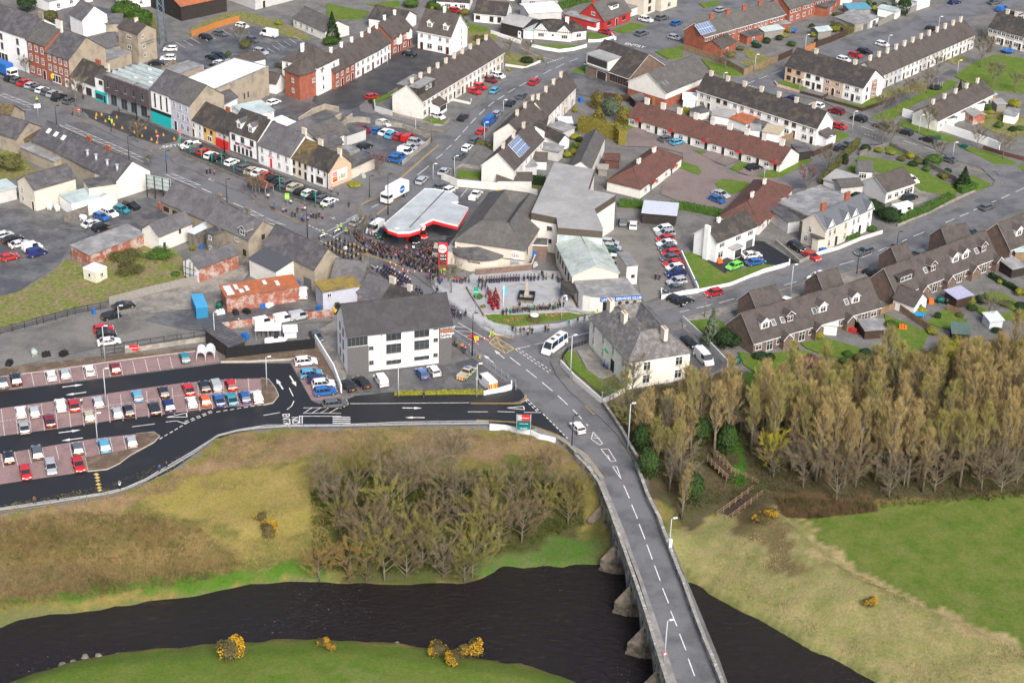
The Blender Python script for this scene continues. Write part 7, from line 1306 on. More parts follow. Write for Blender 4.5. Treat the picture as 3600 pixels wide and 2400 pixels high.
ROWS="""A|92 600 182 562|in the angled bays at the top left of the main street|75 535 kh 118 548 gh 168 565 rs 217 585 sh 258 600 gh 290 617 wh 330 632 gh 372 645 su 405 668 ku 478 690 gh
A|1560 1132 1650 1090|in the parade parking row below the shops|1360 1025 gV 1408 1043 rh 1455 1067 wh 1495 1085 kh 1597 1115 wh 1685 1150 gh 1735 1172 zs 1785 1185 ws 1835 1205 rh 1882 1225 kh 1918 1250 ks 1980 1263 gu 2030 1288 zu 2075 1313 kh 2130 1326 wh 2175 1345 ks 2225 1364 gh 2270 1386 ws
A|1300 1010 1240 1020|with a flatbed at the start of the parade parking|1310 1000 wp
A|1380 240 1455 260|in the upper car park near the orange fence|1670 176 wh 1417 254 kh 1515 228 gs
A|1075 430 1085 430|beside the yellow box in the upper car park|1173 335 wh- 1157 400 wu- 1080 432 ks
A|1430 380 1510 402|in the cluster beside the bare shrubs|1470 396 ks 1510 380 ke 1522 436 ws 1560 422 ks 1630 408 bh 1485 460 ks 1437 480 gs 1412 502 rh 1732 392 ku 1798 357 su
A|1700 260 1780 285|under the bare tree in the upper car park|1740 272 gh
A|1920 250 1800 225|parked at the end of the low white wall|1855 236 wv
A|1845 715 1930 685|on the sandy yards behind the shops|1887 702 wh 1970 823 gh
A|1030 1268 1150 1248|parked on the near kerb by the billboard|1088 1258 wu 1160 1284 ke 1270 1312 rs
A|862 1392 950 1430|beside the stone wall in the gravel car park|905 1415 ku 838 1440 th 755 1466 wu 697 1490 bh
A|560 1560 700 1515|at the edge of the gravel car park|630 1537 ws 700 1562 ku
A|550 35 630 50|in the yard at the top left|590 45 ks
B|1000 690 1075 625|on the street rising from the petrol station|1330 562 ru 1245 660 gh 1168 710 kh 1073 782 sh 1025 835 bv 967 900 rh 918 965 gh 868 1015 wh 822 1074 gu 710 1177 ss 557 1238 se 838 805 ks 1058 620 ch 105 1522 se
B|870 610 960 640|on the drives of the long cream terrace|955 594 rh 912 625 rs 1025 548 mh 1082 518 wh 665 799 wh
B|170 675 257 650|by the round planter in the terrace court|213 662 rh
B|428 362 512 378|on the tarmac before the white dormer house|470 370 kh
B|215 915 290 880|in the upper row of the sloping walled car park|250 897 bh 308 907 ws 350 928 cu 402 937 rh 460 952 rV
B|465 968 570 990|in the right-hand row of the sloping walled car park|515 980 su 475 1013 ss 445 1047 wV 405 1075 bh 380 1099 bu
B|110 870 190 905|at the left of the sloping walled car park|295 845 ws 150 890 mu 85 897 gs 60 1054 ks
B|120 1015 205 990|alone in the middle of the sloping car park|160 1005 kh
B|110 1060 230 1100|beside the block store in the sloping car park|165 1083 nV
B|745 60 820 80|by the bungalow at the top|785 70 rh
B|1785 208 1865 228|on the street past the red house|1825 217 rs 2100 135 wu 2297 257 sh
B|2030 240 2110 215|at the kerb beyond the red house|2070 229 gu 2210 122 gu 2310 158 bh
B|640 1300 725 1260|behind the petrol canopy|685 1280 gh 750 1303 wh
B|880 1385 960 1300|with orange cones on its open back, by the petrol canopy|925 1345 wp
B|1940 1560 1940 1480|by the clear canopy in the club car park|1940 1528 gh 2010 1548 wh
B|2200 960 2278 940|on the drives of the brown bungalows|2238 954 gh 2315 977 ch
C|227 75 300 50|by the kerb at the top|263 64 sh
C|1065 395 1155 420|on the wide parking road behind the long terrace|1110 408 wh 1190 378 rh 1255 356 ku 1377 303 wh 1720 199 kh
C|1845 20 1910 8|at the far end of the wide parking road|1875 14 nh 2150 14 gs
C|2300 110 2350 90|beside the far right terrace|2200 62 bV 2255 90 ks 2325 102 sh
C|795 692 705 665|queueing down the estate road|750 677 nh 925 722 wh 1060 764 mu 1215 814 ku 1370 864 gu 1530 910 ku 1692 962 ku 1825 1092 gs
C|1035 855 1120 880|by the white terrace end on the estate road|1078 867 rh
C|1050 1030 1120 1000|in the side lane by the hedge|1148 987 gs 1083 1017 kh
C|455 1155 530 1140|on a brick bungalow drive|492 1149 kh
C|205 1312 320 1360|beside the planted circle in the close|265 1335 ss 237 1372 bh
C|2055 1437 2140 1408|on the east road at the right|2098 1424 gh
C|1530 1205 1620 1262|behind the walled garden bungalow|1575 1232 ws
C|1515 1378 1610 1345|on the dark drive of the walled garden bungalow|1562 1359 ku
F|1930 10 2050 50|by the chalets at the right edge|1990 30 gh
F|1305 140 1200 175|driving along the east road|1250 160 ge 1468 134 gh
F|1265 290 1345 320|parked between the chalets and the road|1305 312 kh 1640 188 gh
F|405 195 545 175|on the tarmac drive of the white house|475 186 ws
F|435 245 565 220|beside the lime car at the white house|500 233 bs
F|420 235 295 280|on the drive beside the triangular lawn|357 262 Gh
F|725 95 840 160|beside the cream villa|785 130 ku 890 192 rs
F|275 430 150 460|on the east road in front of the long low wall|213 445 rh
F|-60 510 45 485|on the east road at the club|15 497 kh
F|700 500 780 525|behind the chalet roofs|735 512 wh
F|-20 755 85 820|on the drive beside the grey lane wall|40 787 kh
F|90 830 215 960|with roof ladders beside the cream house|145 900 wv
E|1800 92 1905 105|in the left row of the club car park|1850 99 sh 1865 132 sh 1875 170 eu 1905 217 wu 1935 285 ws
E|2290 65 2180 82|in the right row of the club car park|2217 10 wu 2235 40 su 2230 74 rh 2240 105 ws 2248 139 gh 2268 172 rh 2262 207 gh 2285 242 rs 2298 272 wh 2305 312 nu 2312 370 su 2292 414 gs
E|2275 490 2352 520|on the road by the club car park wall|2312 502 ku
E|690 105 730 60|by the shop at the back of the forecourt|710 85 gh
E|480 40 520 95|under the canopy of the petrol station|495 72 ks 555 43 rh
E|370 20 270 60|beside the front corner of the petrol canopy|313 40 ev
E|270 -20 200 30|behind the dark green van|235 8 wv
E|680 110 645 205|behind the price sign|660 165 zV
E|185 1098 95 1022|at the left of the heritage centre car park|40 1082 ks 140 1060 ks
E|300 1085 245 1010|next to two black cars at the heritage centre|272 1048 wV
E|585 1042 520 960|side by side at the heritage centre|555 1000 bh 637 982 wh
E|830 1032 915 960|yellow and blue chequered, at the heritage centre|865 1000 zp
E|1045 1110 955 1030|with red and yellow chevrons on its rear doors|1003 1070 wv
E|1660 1408 1590 1330|with a black roof, driving towards the bridge|1628 1373 wh
D|2225 1218 2400 1198|turning into the car park by the hatched island|2310 1208 ge
D|120 1088 100 1000|in the top row of the red paved car park|15 1067 gu 108 1042 ku 350 1013 wh 447 1002 sh 613 978 wh 793 963 mh 1273 892 th
D|120 1088 100 1000|in the upper middle row of the red paved car park|143 1265 wh 237 1264 sh 417 1220 wu 508 1216 rs 675 1197 sh 945 1155 ch 1127 1129 kh 1297 1107 rs 1408 1089 kh 1487 1088 sV 1590 1078 rh
D|120 1088 100 1000|in the lower middle row of the red paved car park|165 1367 ss 340 1322 ms 612 1292 zh 807 1270 sh 885 1255 kh 1063 1239 ks 1162 1222 nu 1318 1197 wh 1412 1184 oh 1507 1180 bs 1593 1175 ts 1685 1162 bh 1770 1162 wu
D|120 1088 100 1000|in the first line of the lowest bays|255 1542 ge 533 1517 gh 717 1499 cu 905 1467 sh 60 1578 kh
G|100 10 120 95|in the nearest line of the lowest bays|175 114 rh 350 74 se 540 57 rs
D|2165 1128 2315 1112|in the bays below the tall white wall|2107 920 wu 2143 1004 cu 2185 1040 nh 2228 1074 wu 2240 1125 bu
D|5 217 125 185|on the rough gravel at the left edge|30 48 wh 85 75 ks 133 110 ws 220 133 wV 252 170 nV 65 199 rh
D|785 555 925 520|by the board fence in the gravel yard|852 534 ks 765 604 kh
D|665 792 830 772|side by side in the gravel yard|712 692 rh 730 730 kh 750 782 ws
D|1785 655 1850 640|along the brick yard wall|1815 650 wV 1955 627 wV 2062 609 sV
D|2085 485 2090 415|beside the rusty roofed store|2090 450 wV
D|2150 710 2215 780|in the drive behind the heritage centre|2180 747 gh"""
nveh=0
for ln in ROWS.split('\n'):
 t,hd,ph,it=ln.split('|');h=W(t+' '+hd);rz=math.atan2(h[1].y-h[0].y,h[1].x-h[0].x);w=it.split()
 items=sorted([(float(w[i]),float(w[i+1]),w[i+2]) for i in range(0,len(w),3)]);grp='vehicles '+ph if len(items)>1 else None
 names=[CN[c[2][0]]+' '+CT[c[2][1]][7] for c in items]
 for k,(x,y,c) in en_(items):
  if t=='F' and x<0:pass
  p=at(P('%s %f %f'%(t,x,y))[0],.75);nm=names[k]
  if names.count(nm)>1:lab='%s %s, %s such %s'%(ORD[names[:k+1].count(nm)],nm,'leftmost' if names[:k+1].count(nm)==1 else 'left to right',ph)
  else:lab=nm+' '+ph
  if len(lab.split())>16:lab=lab.replace(', left to right such','').replace(', leftmost such','')
  vehicle(c[1],c[0],(p.x,p.y),rz+(math.pi if c.endswith('-') else 0)+random.uniform(-.03,.03),lab,group=grp,detail=t not in 'ABC',z=.08);nveh+=1
blk=mat('police_blue',(.02,.10,.45),.4,.03);yel=mat('police_yellow',(.62,.72,.03),.4,.03)
def livery(r,L,Wd,z0,z1,n):
 for s in(-1,1):
  for k in range(n):
   for j in(0,1):
    b_=MB();x=-L/2+.3+(L-.7)*k/n;y=s*(Wd/2+.012);b_.box(x,x+(L-.7)/n-.001,min(y,y-s*.02),max(y,y-s*.02),z0+(z1-z0)*j/2,z0+(z1-z0)*(j+1)/2,0);b_.build('livery_patch',[yel if(k+j)%2 else blk],r)
h=W('F 988 310 862 360');r=vehicle('e','w',at(P('F 925 335')[0],.75),math.atan2(h[1].y-h[0].y,h[1].x-h[0].x),'police estate car in blue and yellow checks driving along the east road');livery(r,4.7,1.82,.45,.9,7);r.location.z=.1
b_=MB();b_.box(-.4,-.1,-.5,.5,1.5,1.62,0);b_.build('light_bar',[bluep],r)
for o in[x for x in bpy.data.objects if x.get('label','').startswith('beige pickup truck yellow')]:
 o['label']='police pickup in blue and yellow checks at the heritage centre';livery(o,5.2,1.86,.5,1.0,7);b_=MB();b_.box(0,.3,-.5,.5,1.76,1.9,0);b_.build('light_bar',[bluep],o)
 for k in range(6):b_=MB();b_.box(-2.64,-2.61,-.8+k*.27,-.8+k*.27+.14,.4,1.0,0);b_.build('rear_chevron',[yel if k%2 else redp],o)
for o in[x for x in bpy.data.objects if 'chevrons on its rear' in x.get('label','')]:
 for k in range(9):
  b_=MB();y=-.9+.2*k;b_.face([(-2.66,y,.5),(-2.66,y+.2,.5),(-2.66,y+.2-.1*(1 if k<5 else-1),1.9),(-2.66,y-.1*(1 if k<5 else-1),1.9)][::-1],0);b_.build('rear_chevron',[yellowp if k%2 else redp],o)
h=W('E 1562 735 1388 862');r=vehicle('M','w',at(P('E 1470 805')[0],1.2),math.atan2(h[1].y-h[0].y,h[1].x-h[0].x),'long white minibus turning at the junction');r.location.z=.1
lt_('Tel: 028 7032 1234',.42,bluep,r,(-.6,1.08,2.42),(math.pi/2,0,math.pi),'lettering')
for x in(-1.2,.8):b_=MB();b_.box(x-.4,x+.4,-.4,.4,2.7,2.78,0);b_.build('roof_hatch',[fd_],r)
for nm,s,hd,cc,lab in(('lorry','B 365 1335','B 450 1290 285 1380',fW,'white box lorry with a round blue badge at the mouth of the side street'),('lorry','A 40 488','A -80 440 90 510',bluep,'lorry with a deep blue covered body at the left edge of the street')):
 h=W(hd);p=at(P(s)[0],1.6);r=empty(nm,(p.x,p.y,.08),math.atan2(h[1].y-h[0].y,h[1].x-h[0].x),label=lab,cat='lorry')
 b_=MB();b_.box(-4.2,1.9,-1.25,1.25,1.1,3.8,0);bx=b_.build('box_body',[cc],r);b_=MB();b_.box(-4.1,3.9,-.5,.5,.6,1.0,0);b_.build('chassis',[bp_],r)
 b_=MB();b_.box(2.05,3.95,-1.15,1.15,.6,1.7,0);b_.box(2.05,3.9,-1.15,1.15,2.5,2.85,0,tz=.05);[b_.box(x,x+.1,y,y+.1,1.7,2.5,0) for x in(2.05,3.8) for y in(-1.15,1.05)];cb=b_.build('cab',[fW],r);b_=MB();b_.box(2.1,3.88,-1.1,1.1,1.7,2.5,0);b_.build('windows',[carglass],cb)
 for x in(-2.8,2.9):
  for y in(-1.0,1.0):w=link('wheel',wheelmesh(.48),r);w.location=(x,y,.48)
 if cc is fW:
  b_=MB();M_=Matrix.Translation((-1.4,1.27,2.5))@Matrix.Rotation(math.pi/2,4,'X');b_.cyl((0,0),.95,-.03,.03,24);b_.v=[tuple(M_@Vector(v)) for v in b_.v];bd=b_.build('round_badge',[bluep],bx);lt_('Delaney',.5,fW,bd,(-1.4,1.32,2.5),(math.pi/2,0,math.pi))
p=at(P('C 1508 1445')[0],1.2);r=empty('touring_caravan',(p.x,p.y,.1),.55,label='white touring caravan behind the clipped hedge',cat='caravan')
b_=MB();b_.box(-2.6,2.6,-1.1,1.1,.5,2.6,0,tz=.12);b_.build('body',[fw_],r);b_=MB();b_.box(-2.0,-1.0,-1.12,1.12,1.3,1.9,0);b_.box(.8,1.8,-1.12,1.12,1.3,1.9,0);b_.build('windows',[carglass],r)
for s in(-1,1):w=link('wheel',wheelmesh(.32),r);w.location=(0,s*1.0,.32)
# ---------------- people ----------------
skinm=mat('skin',(.20,.115,.08),.6,.05);cloth=mat('clothing',(.5,.5,.5),.9,.12,9,objcol=True);hairm=mat('hair_or_hat',(.1,.1,.1),.8,.1,6,objcol=True)
def skin_mesh(name,verts,edges,rad,m,sub=1):
 me=bpy.data.meshes.new(name);me.from_pydata(verts,edges,[]);o=bpy.data.objects.new(name,me);col.objects.link(o)
 s=o.modifiers.new('s','SKIN');sv=me.skin_vertices[0].data
 for i,r in en_(rad):sv[i].radius=(r,r)
 sv[0].use_root=True
 if sub:u=o.modifiers.new('u','SUBSURF');u.levels=sub;u.render_levels=sub
 dg=bpy.context.evaluated_depsgraph_get();out=bpy.data.meshes.new_from_object(o.evaluated_get(dg));bpy.data.objects.remove(o);out.name=name;out.materials.clear();out.materials.append(m);return out
POSES={}
def pose(k,hands,stride=0.0):
 """hands: (x, y, z) of right hand, mirrored for the left; the figure faces +x"""
 hx,hy,hz=hands;v=[(0,0,.95),(0,0,1.18),(0,0,1.38),(0,0,1.5),(.02,0,1.63),(.0,0,1.70)];e=[(0,1),(1,2),(2,3),(3,4),(4,5)];r=[.14,.14,.13,.05,.095,.07]
 for s in(-1,1):
  b=len(v);ex,ey,ez=(hx*.35-.03,hy*.9+.05,(1.4+hz)/2-.04);v+=[(0,s*.19,1.41),(ex,s*max(ey,.22),ez),(hx,s*hy,hz),(hx*1.1+.03,s*hy*.97,hz-.08 if hz<1.2 else hz+.07)]
  e+=[(2,b),(b,b+1),(b+1,b+2),(b+2,b+3)];r+=[.06,.045,.032,.028]
  b=len(v);st=stride*s;v+=[(0,s*.1,.88),(.02+st*.5,s*.105,.5),(st,s*.11,.09),(st+.14,s*.12,.04)];e+=[(0,b),(b,b+1),(b+1,b+2),(b+2,b+3)];r+=[.095,.06,.042,.035]
 body=skin_mesh('person',v,e,r,skinm)
 jv=[(0,0,.86),(0,0,1.1),(0,0,1.4)];je=[(0,1),(1,2)];jr=[.19,.175,.165]
 for s in(-1,1):
  b=len(jv);ex,ey,ez=(hx*.35-.03,hy*.9+.05,(1.4+hz)/2-.04);jv+=[(0,s*.2,1.42),(ex,s*max(ey,.22),ez),(hx*.93,s*hy,hz+.04 if hz<1.2 else hz-.03)];je+=[(2,b),(b,b+1),(b+1,b+2)];jr+=[.075,.062,.05]
 jk=skin_mesh('jacket',jv,je,jr,cloth)
 tv=[(0,0,.93)];te=[];tr=[.155]
 for s in(-1,1):b=len(tv);st=stride*s;tv+=[(0,s*.1,.86),(.02+st*.5,s*.105,.5),(st,s*.11,.12)];te+=[(0,b),(b,b+1),(b+1,b+2)];tr+=[.11,.078,.06]
 ts=skin_mesh('trousers',tv,te,tr,cloth)
 POSES[k]=(body,jk,ts)
pose('stand',(.03,.24,.86));pose('clasp',(.22,.06,.95));pose('photo',(.26,.09,1.55));pose('walk',(.14,.24,.9),.22);pose('play',(.32,.12,1.32),.18)
b_=MB();b_.tube([(-.01,0,1.66),(-.015,0,1.72),(-.01,0,1.79),(0,0,1.81)],[.118,.125,.09,.02],8,0);HAIR=b_.mesh('hair',[hairm]);b_=MB();b_.tube([(0,0,1.71),(0,0,1.73),(0,0,1.82)],[.13,.14,.13],10,0);b_.box(.08,.22,-.08,.08,1.70,1.72,0);HAT=b_.mesh('hat',[hairm])
b_=MB();b_.tube([(0,0,1.0),(0,0,.7),(0,0,.25)],[.2,.25,.31],10,0);ROBE=b_.mesh('robe',[cloth])
b_=MB()
CC=dict(navy=(.012,.018,.045),black=(.015,.015,.016),red=(.50,.02,.03),pink=(.60,.10,.25),blue=(.03,.12,.45),grey=(.16,.16,.17),white=(.7,.7,.7),green=(.03,.30,.10),brown=(.13,.08,.05),tan=(.42,.32,.20),crimson=(.26,.01,.025),lime=(.42,.80,.05),orange=(.75,.20,.03),teal=(.02,.28,.30),purple=(.22,.03,.25),lilac=(.45,.30,.42))
PN=[0]
def person(p,ps,colr,place,rz,kids='',tr=None,hat=None,hair=None,group=None,z=None,scale=1.0):
 if isinstance(p,tuple):p=at(p,.9)
 PN[0]+=1;b,j,t_=POSES[ps];s=random.uniform(.95,1.05)*scale
 o=link('person',b,None,(p[0],p[1],.12 if z is None else z),rz);o.scale=(s,s,s)
 c=CC[colr];tr=tr or random.choice([(.02,.02,.03),(.03,.04,.08),(.05,.05,.055),(.08,.07,.06)])
 tag(link('jacket',j,o),color=c)
 if kids=='robe':tag(link('robe',ROBE,o),color=c)
 else:tag(link('trousers',t_,o),color=tr)
 if hat:tag(link('hat',HAT,o),color=hat)
 else:tag(link('hair',HAIR,o),color=hair or random.choice([(.02,.015,.012),(.06,.035,.02),(.3,.28,.26),(.25,.16,.06)]))
 tag(o,label=place if ' ' in place and place[0]=='=' else 'person %s'%place,cat='person',group=group)
 if place[0]=='=':o['label']=place[1:]
 return o
def pts(s):return P(s)
def face(a,b):p,q=W(a+' '+b);return math.atan2(q.y-p.y,q.x-p.x)
DOWN=face('E 300 260','E 600 430')
N_,B_=(.012,.018,.045),(.015,.015,.016)
for x0,y0,dx,dy,n_ in((1015,762,33,25,9),(1078,752,33,23,8),(1060,695,35.5,22,11)):
 for k in range(n_):person(P('Q %f %f'%(x0+dx*k,y0+dy*k))[0],'walk','navy','in navy uniform, %s from the rear of the %s file of the marching block'%(ORD[k+1],{1015:'near',1078:'middle',1060:'far'}[x0]),DOWN,tr=N_,hat=(.6,.6,.6) if random.random()<.3 else N_,group='uniformed marchers in the block')
for k,s in en_(("Q 968 745","Q 1335 800","Q 1505 1020","Q 1487 1075","Q 1547 1030","Q 1580 1078","Q 1790 1025","Q 1728 1112","Q 1990 1300","Q 2028 1312","Q 2018 1362","Q 2073 1350","Q 2112 1382","Q 2182 1345")):
 person(P(s)[0],'walk','navy',('in navy uniform and white hat leading at the rear of the marching block','in navy uniform walking alone beside the marching block','in navy uniform in the small colour party behind the block')[k] if k<2 else('in navy uniform in the small group behind the marching block' if k<6 else('in navy uniform alone on the kerb beside the barriers' if k in(6,13) else 'in navy uniform marching past the heritage centre')),DOWN,tr=N_,hat=(.7,.7,.7) if k in(0,12) else N_,group='navy uniformed people on the parade road')
gold=mat('brass_instrument',(.45,.30,.09),.4,.1,3,metal=.5)
BD=P("Q 230 415 288 388 288 436 340 368 342 455 395 355 397 405 398 485 447 325 452 425 443 505 508 405 515 352 500 528 502 575 520 605 565 405 560 495 562 585 612 475 615 565 618 402 674 535 680 435 735 585 730 460 790 475")
for k,(x,y) in en_(BD):
 p=at((x,y),.9);person(p,'play','black','in black bandsman uniform, %s from left in the brass band'%ORD[sorted(BD).index((x,y))+1],DOWN,tr=B_,hat=B_,group='marching bandsmen')
 if k%3==1 or k>18:
  b_=MB();b_.tube([(0,0,0),(.25,0,.05),(.42,0,.12)],[.04,.07,.26],9);q=b_.build('brass_horn',[gold],None,loc=(p.x+.35*math.cos(DOWN),p.y+.35*math.sin(DOWN),1.35),rz=DOWN);tag(q,label='brass horn of the %s bandsman from left'%ORD[sorted(BD).index((x,y))+1],cat='brass horn',group='brass instruments of the band')
p=at(P('Q 525 440')[0],1.2);b_=MB();b_.tube([(0,-.25,0),(0,.25,0)],.42,16,0,sm=False);b_.build('bass_drum',[fW],None,loc=(p.x,p.y,1.2),rz=DOWN,label='white bass drum carried in the marching band',cat='drum')
def inpoly(n_,s,mind=.62):
 pl=W2(s,0);xs=[p[0] for p in pl];ys=[p[1] for p in pl];out=[];tries=0
 A_=np.array(pl)
 while len(out)<n_ and tries<9000:
  tries+=1;x=random.uniform(min(xs),max(xs));y=random.uniform(min(ys),max(ys))
  if inside(np.array([x]),np.array([y]),pl)[0] and all((x-a)**2+(y-b)**2>mind**2 for a,b in out):out.append((x,y))
 return out
cols=['navy','black','navy','black','grey','grey','red','pink','blue','white','green','brown','tan','teal','purple','orange','lilac','black','navy']
for n_,s,pl in((47,"Q 800 450 1000 455 1280 530 1270 600 1160 615 1030 600 900 545 800 480",'behind the barriers beside the petrol forecourt'),(60,"Q 1180 580 1260 540 1400 545 1500 530 1700 590 1790 700 1800 800 1680 820 1560 770 1480 740 1380 740 1300 680 1190 650",'in the dense crowd near the price sign')):
 for p in inpoly(n_,s):
  c_=random.choice(cols);person(p,random.choice(['stand','stand','clasp','photo']),c_,'in a %s coat %s'%(c_,pl),DOWN-1.6+random.uniform(-.6,.6),group='spectators '+pl,scale=.97)
def listed(s,place,pose_,c_,rz=0.0,group=None,hat=None,kids='',ordn=True,tr=None):
 q=P(s)
 for k,p in en_(q):
  cc=c_[k%len(c_)] if isinstance(c_,(list,tuple)) else c_
  person(p,pose_ if isinstance(pose_,str) else pose_[k%len(pose_)],cc,(('in a %s coat, %s from left %s'%(cc,ORD[k+1],place)) if ordn else place),rz+random.uniform(-.3,.3),kids,group=group,hat=hat,tr=tr)
UP=face('R 600 900','R 660 600');DN=UP+math.pi
listed("R 20 500 60 505 118 500 160 495 190 498 225 495 260 492 296 495 335 480 372 480 410 482 450 478 490 475 528 476 565 472 636 468 688 465 732 470 778 468 835 460",'along the memorial brick wall','stand','navy',DN,'navy-coated row along the memorial wall',hat=N_,tr=N_)
listed("R 885 400 903 455 943 448 1030 445 1100 450 1112 490 1155 495",'near the upper steps of the memorial garden',['stand','photo'],['black','navy','tan','black','brown'],DN,'people near the memorial garden steps')
listed("R 150 655 178 670 240 640 250 660 160 720 185 735 215 715 245 720 265 700 285 740 150 775 180 770 212 765 243 775 270 770 190 815 215 835 240 810 285 820 262 800 212 862 280 850",'in a long gown beside the memorial ring','clasp','crimson',face('R 200 700','R 500 650'),'crimson gowned choir',kids='robe',tr=B_)
listed("R 10 560 55 590 70 510 105 570 130 620 110 700 100 540",'left of the crimson gowned group',['stand','photo'],['navy','black','brown'],0,'people left of the crimson group')
listed("R 348 935 392 925 450 918 487 908 512 908 548 902 575 835 582 898 617 897 652 892 686 892 712 898 755 884 776 874 820 884 847 878 874 884 900 864 932 884 966 878 990 854 1035 876 1063 858 1105 850 1122 795 1140 834 1175 824",'in the front row of the memorial garden',['stand','clasp'],['black','black','green','black','brown','black','navy','grey','black','black'],UP,'front row of mourners')
listed("R 1188 705 1222 735",'in a white surplice on the porch steps','clasp','white',UP,'clergy on the porch',kids='robe',tr=B_)
listed("R 480 1155 520 1200 587 1190 632 1190 688 1205 715 1175 748 1190 930 1158 975 1158 1253 1075 1375 1050 1470 1020",'on the pavement outside the memorial lawn',['stand','photo','clasp'],['navy','brown','black','black','tan','navy','black','black','tan','teal','navy','blue'],UP,'people outside the memorial lawn')
listed("R 177 1225 207 1218",'beside the traffic cones','stand','lime',0,'stewards in high-visibility suits',tr=CC['lime'])
for s,pl in(("R 1645 950",'=person in a bright lime suit at the club steps'),("Q 1847 750",'=person in a bright lime suit left below the price sign'),("Q 1887 758",'=person in a bright lime suit right below the price sign'),("A 770 838",'=person in lime suit among the orange bags'),("A 255 690",'=person in a lime jacket by the far traffic lights'),("A 2226 1430",'=person in a lime jacket near the parade kerb'),("Q 465 158",'=person in a lime jacket standing at the give-way line'),("Q 535 218",'=person in a lime vest walking towards the crowd'),("A 755 830",'=person in lime jacket left of the orange bags group'),("D 1645 660",'=person in an orange jacket walking in the gravel yard')):
 person(P(s)[0],'stand','orange' if 'orange jacket' in pl else 'lime',pl,random.uniform(-3,3),tr=CC['lime'] if 'suit' in pl else None,hat=(.7,.7,.7) if 'suit' not in pl else None)
listed("Q 668 318 700 330 735 350 762 355 850 225 890 235 925 228 672 240 578 215 840 340 872 350 915 405 945 400 995 390 1045 405 1365 450 1465 450 1655 470 1690 480 1665 840 1700 830 1735 850 1745 920 1810 870 1828 905 1855 870 1892 820 2025 880 2063 880 2105 890 2138 895 2180 880 2228 880",'of those strung along the forecourt and paving',['stand','clasp','photo'],['black','navy','grey','brown','blue','pink','white','tan','red','purple'],DN,'onlookers on forecourt and paving')
listed("A 1425 1185 1448 1180 1478 1190 1848 1355 1875 1425 1890 1430 1953 1450 1972 1445 2013 1480 2033 1480 2050 1450 2085 1440 2103 1440 2080 1505 2092 1513 2122 1508 2145 1483 2160 1488 2180 1493 2198 1483 2222 1495 2003 1392 2280 1418 2295 1413 2285 1312 2330 1328",'waiting along the far pavement of the parade',['stand','clasp','photo'],['navy','black','pink','white','grey','blue','lilac','grey','black'],DN,'people on the far pavement')
for s,pl,c_ in(("B 52 1412",'=person in dark clothes walking alone at the street corner','navy'),("B 515 1243",'=person in black standing in the side street','black'),("B 212 1508",'=person in a blue coat near the white forecourt van','blue'),("B 250 1505",'=person in navy near the white forecourt van','navy'),("A 820 758",'=person in blue by the glazed shopfront','blue'),("A 500 778",'=person in red coat by the street tree island','red'),("A 570 768",'=person in black by the no-entry sign island','black'),("A 573 672",'=person in dark clothes outside the low white shop','black'),("A 797 1087",'=person in blue coat on the near pavement of the main street','blue'),("A 820 1087",'=person in black on the near pavement of the main street','black'),("A 1025 812",'=person in black at the bus window of the clad building','black'),("G 237 312",'=person in dark clothes walking by the crash barrier','brown'),("G 400 303",'=person in black leaning at the crash barrier','black'),("G 825 212",'=person in a white top taking a photo by the crash barrier','white'),("G 1100 88",'=person in a blue jacket at the bend of the barrier','blue'),("G 1148 75",'=person in navy at the bend of the barrier','navy'),("E 568 1155",'=person in a navy coat in front of the hedge','navy'),("E 784 795",'=person in black beside the heritage centre wall','black'),("E 796 802",'=person in grey beside the heritage centre wall','grey'),("E 832 822",'=person in an orange coat beside the heritage centre','orange'),("E 850 848",'=person in black nearest the ramp of the heritage centre','black'),("E 1810 940",'=person in a blue top left of the cream house door','blue'),("E 1832 956",'=person in a blue top right at the cream house steps','blue'),("E 2165 342",'=person in black standing left in the club car park','black'),("E 2193 342",'=person in black standing right in the club car park','black'),("D 562 1195",'=person in white among the parked cars','white')):
 person(P(s)[0],'photo' if 'photo' in pl else('walk' if 'walk' in pl else 'stand'),c_,pl,random.uniform(-3,3))
for k,s in en_(("Q 215 248","Q 415 180")):
 p=at(P(s)[0],1.1);rz=DOWN+math.pi*.5;person(p,'play','lime','=person in a lime jacket and white helmet on %s police motorcycle'%('the left' if k==0 else 'the right'),rz,z=.35,hat=(.8,.8,.8));r=empty('police_motorcycle',(p.x,p.y,.08),rz,label='white police motorcycle %s at the junction'%('farther left' if k==0 else 'farther right'),cat='motorcycle')
 b_=MB();b_.tube([(-.8,0,.7),(-.2,0,.85),(.4,0,.95),(.8,0,.85)],[.12,.16,.22,.12],8);b_.build('body',[fW],r)
 for x in(-.75,.75):w=link('wheel',wheelmesh(.33),r);w.location=(x,0,.33);w.scale=(1,.6,1)
MG=[MB() for _ in range(3)]
for n_,s in((60,"Q 800 440 1000 450 1290 520 1280 610 1160 620 1030 605 900 550 800 485"),(75,"Q 1200 580 1400 540 1560 520 1700 590 1800 690 1810 800 1680 830 1560 790 1380 750 1300 700"),(30,"Q 650 260 760 330 830 420 800 470 700 400 650 330"),(25,"Q 1560 430 1720 450 1760 560 1600 560")):
 for x,y in inpoly(n_,s,.5):
  a=random.uniform(-3,3);M_=Matrix.Translation((x,y,.1))@Matrix.Rotation(a,4,'Z');i=random.choice((0,0,1,1,2))
  for me_,mb in((POSES['stand'][1],MG[i]),(POSES['stand'][2],MG[0]),(POSES['stand'][0],MG[2]),(HAIR,MG[0])):
   b=len(mb.v);mb.v.extend([tuple(M_@v.co) for v in me_.vertices])
   for f in me_.polygons:mb.fi([b+k for k in f.vertices],0 if me_ is not POSES['stand'][0] else 1)
ct=MB();o_=0
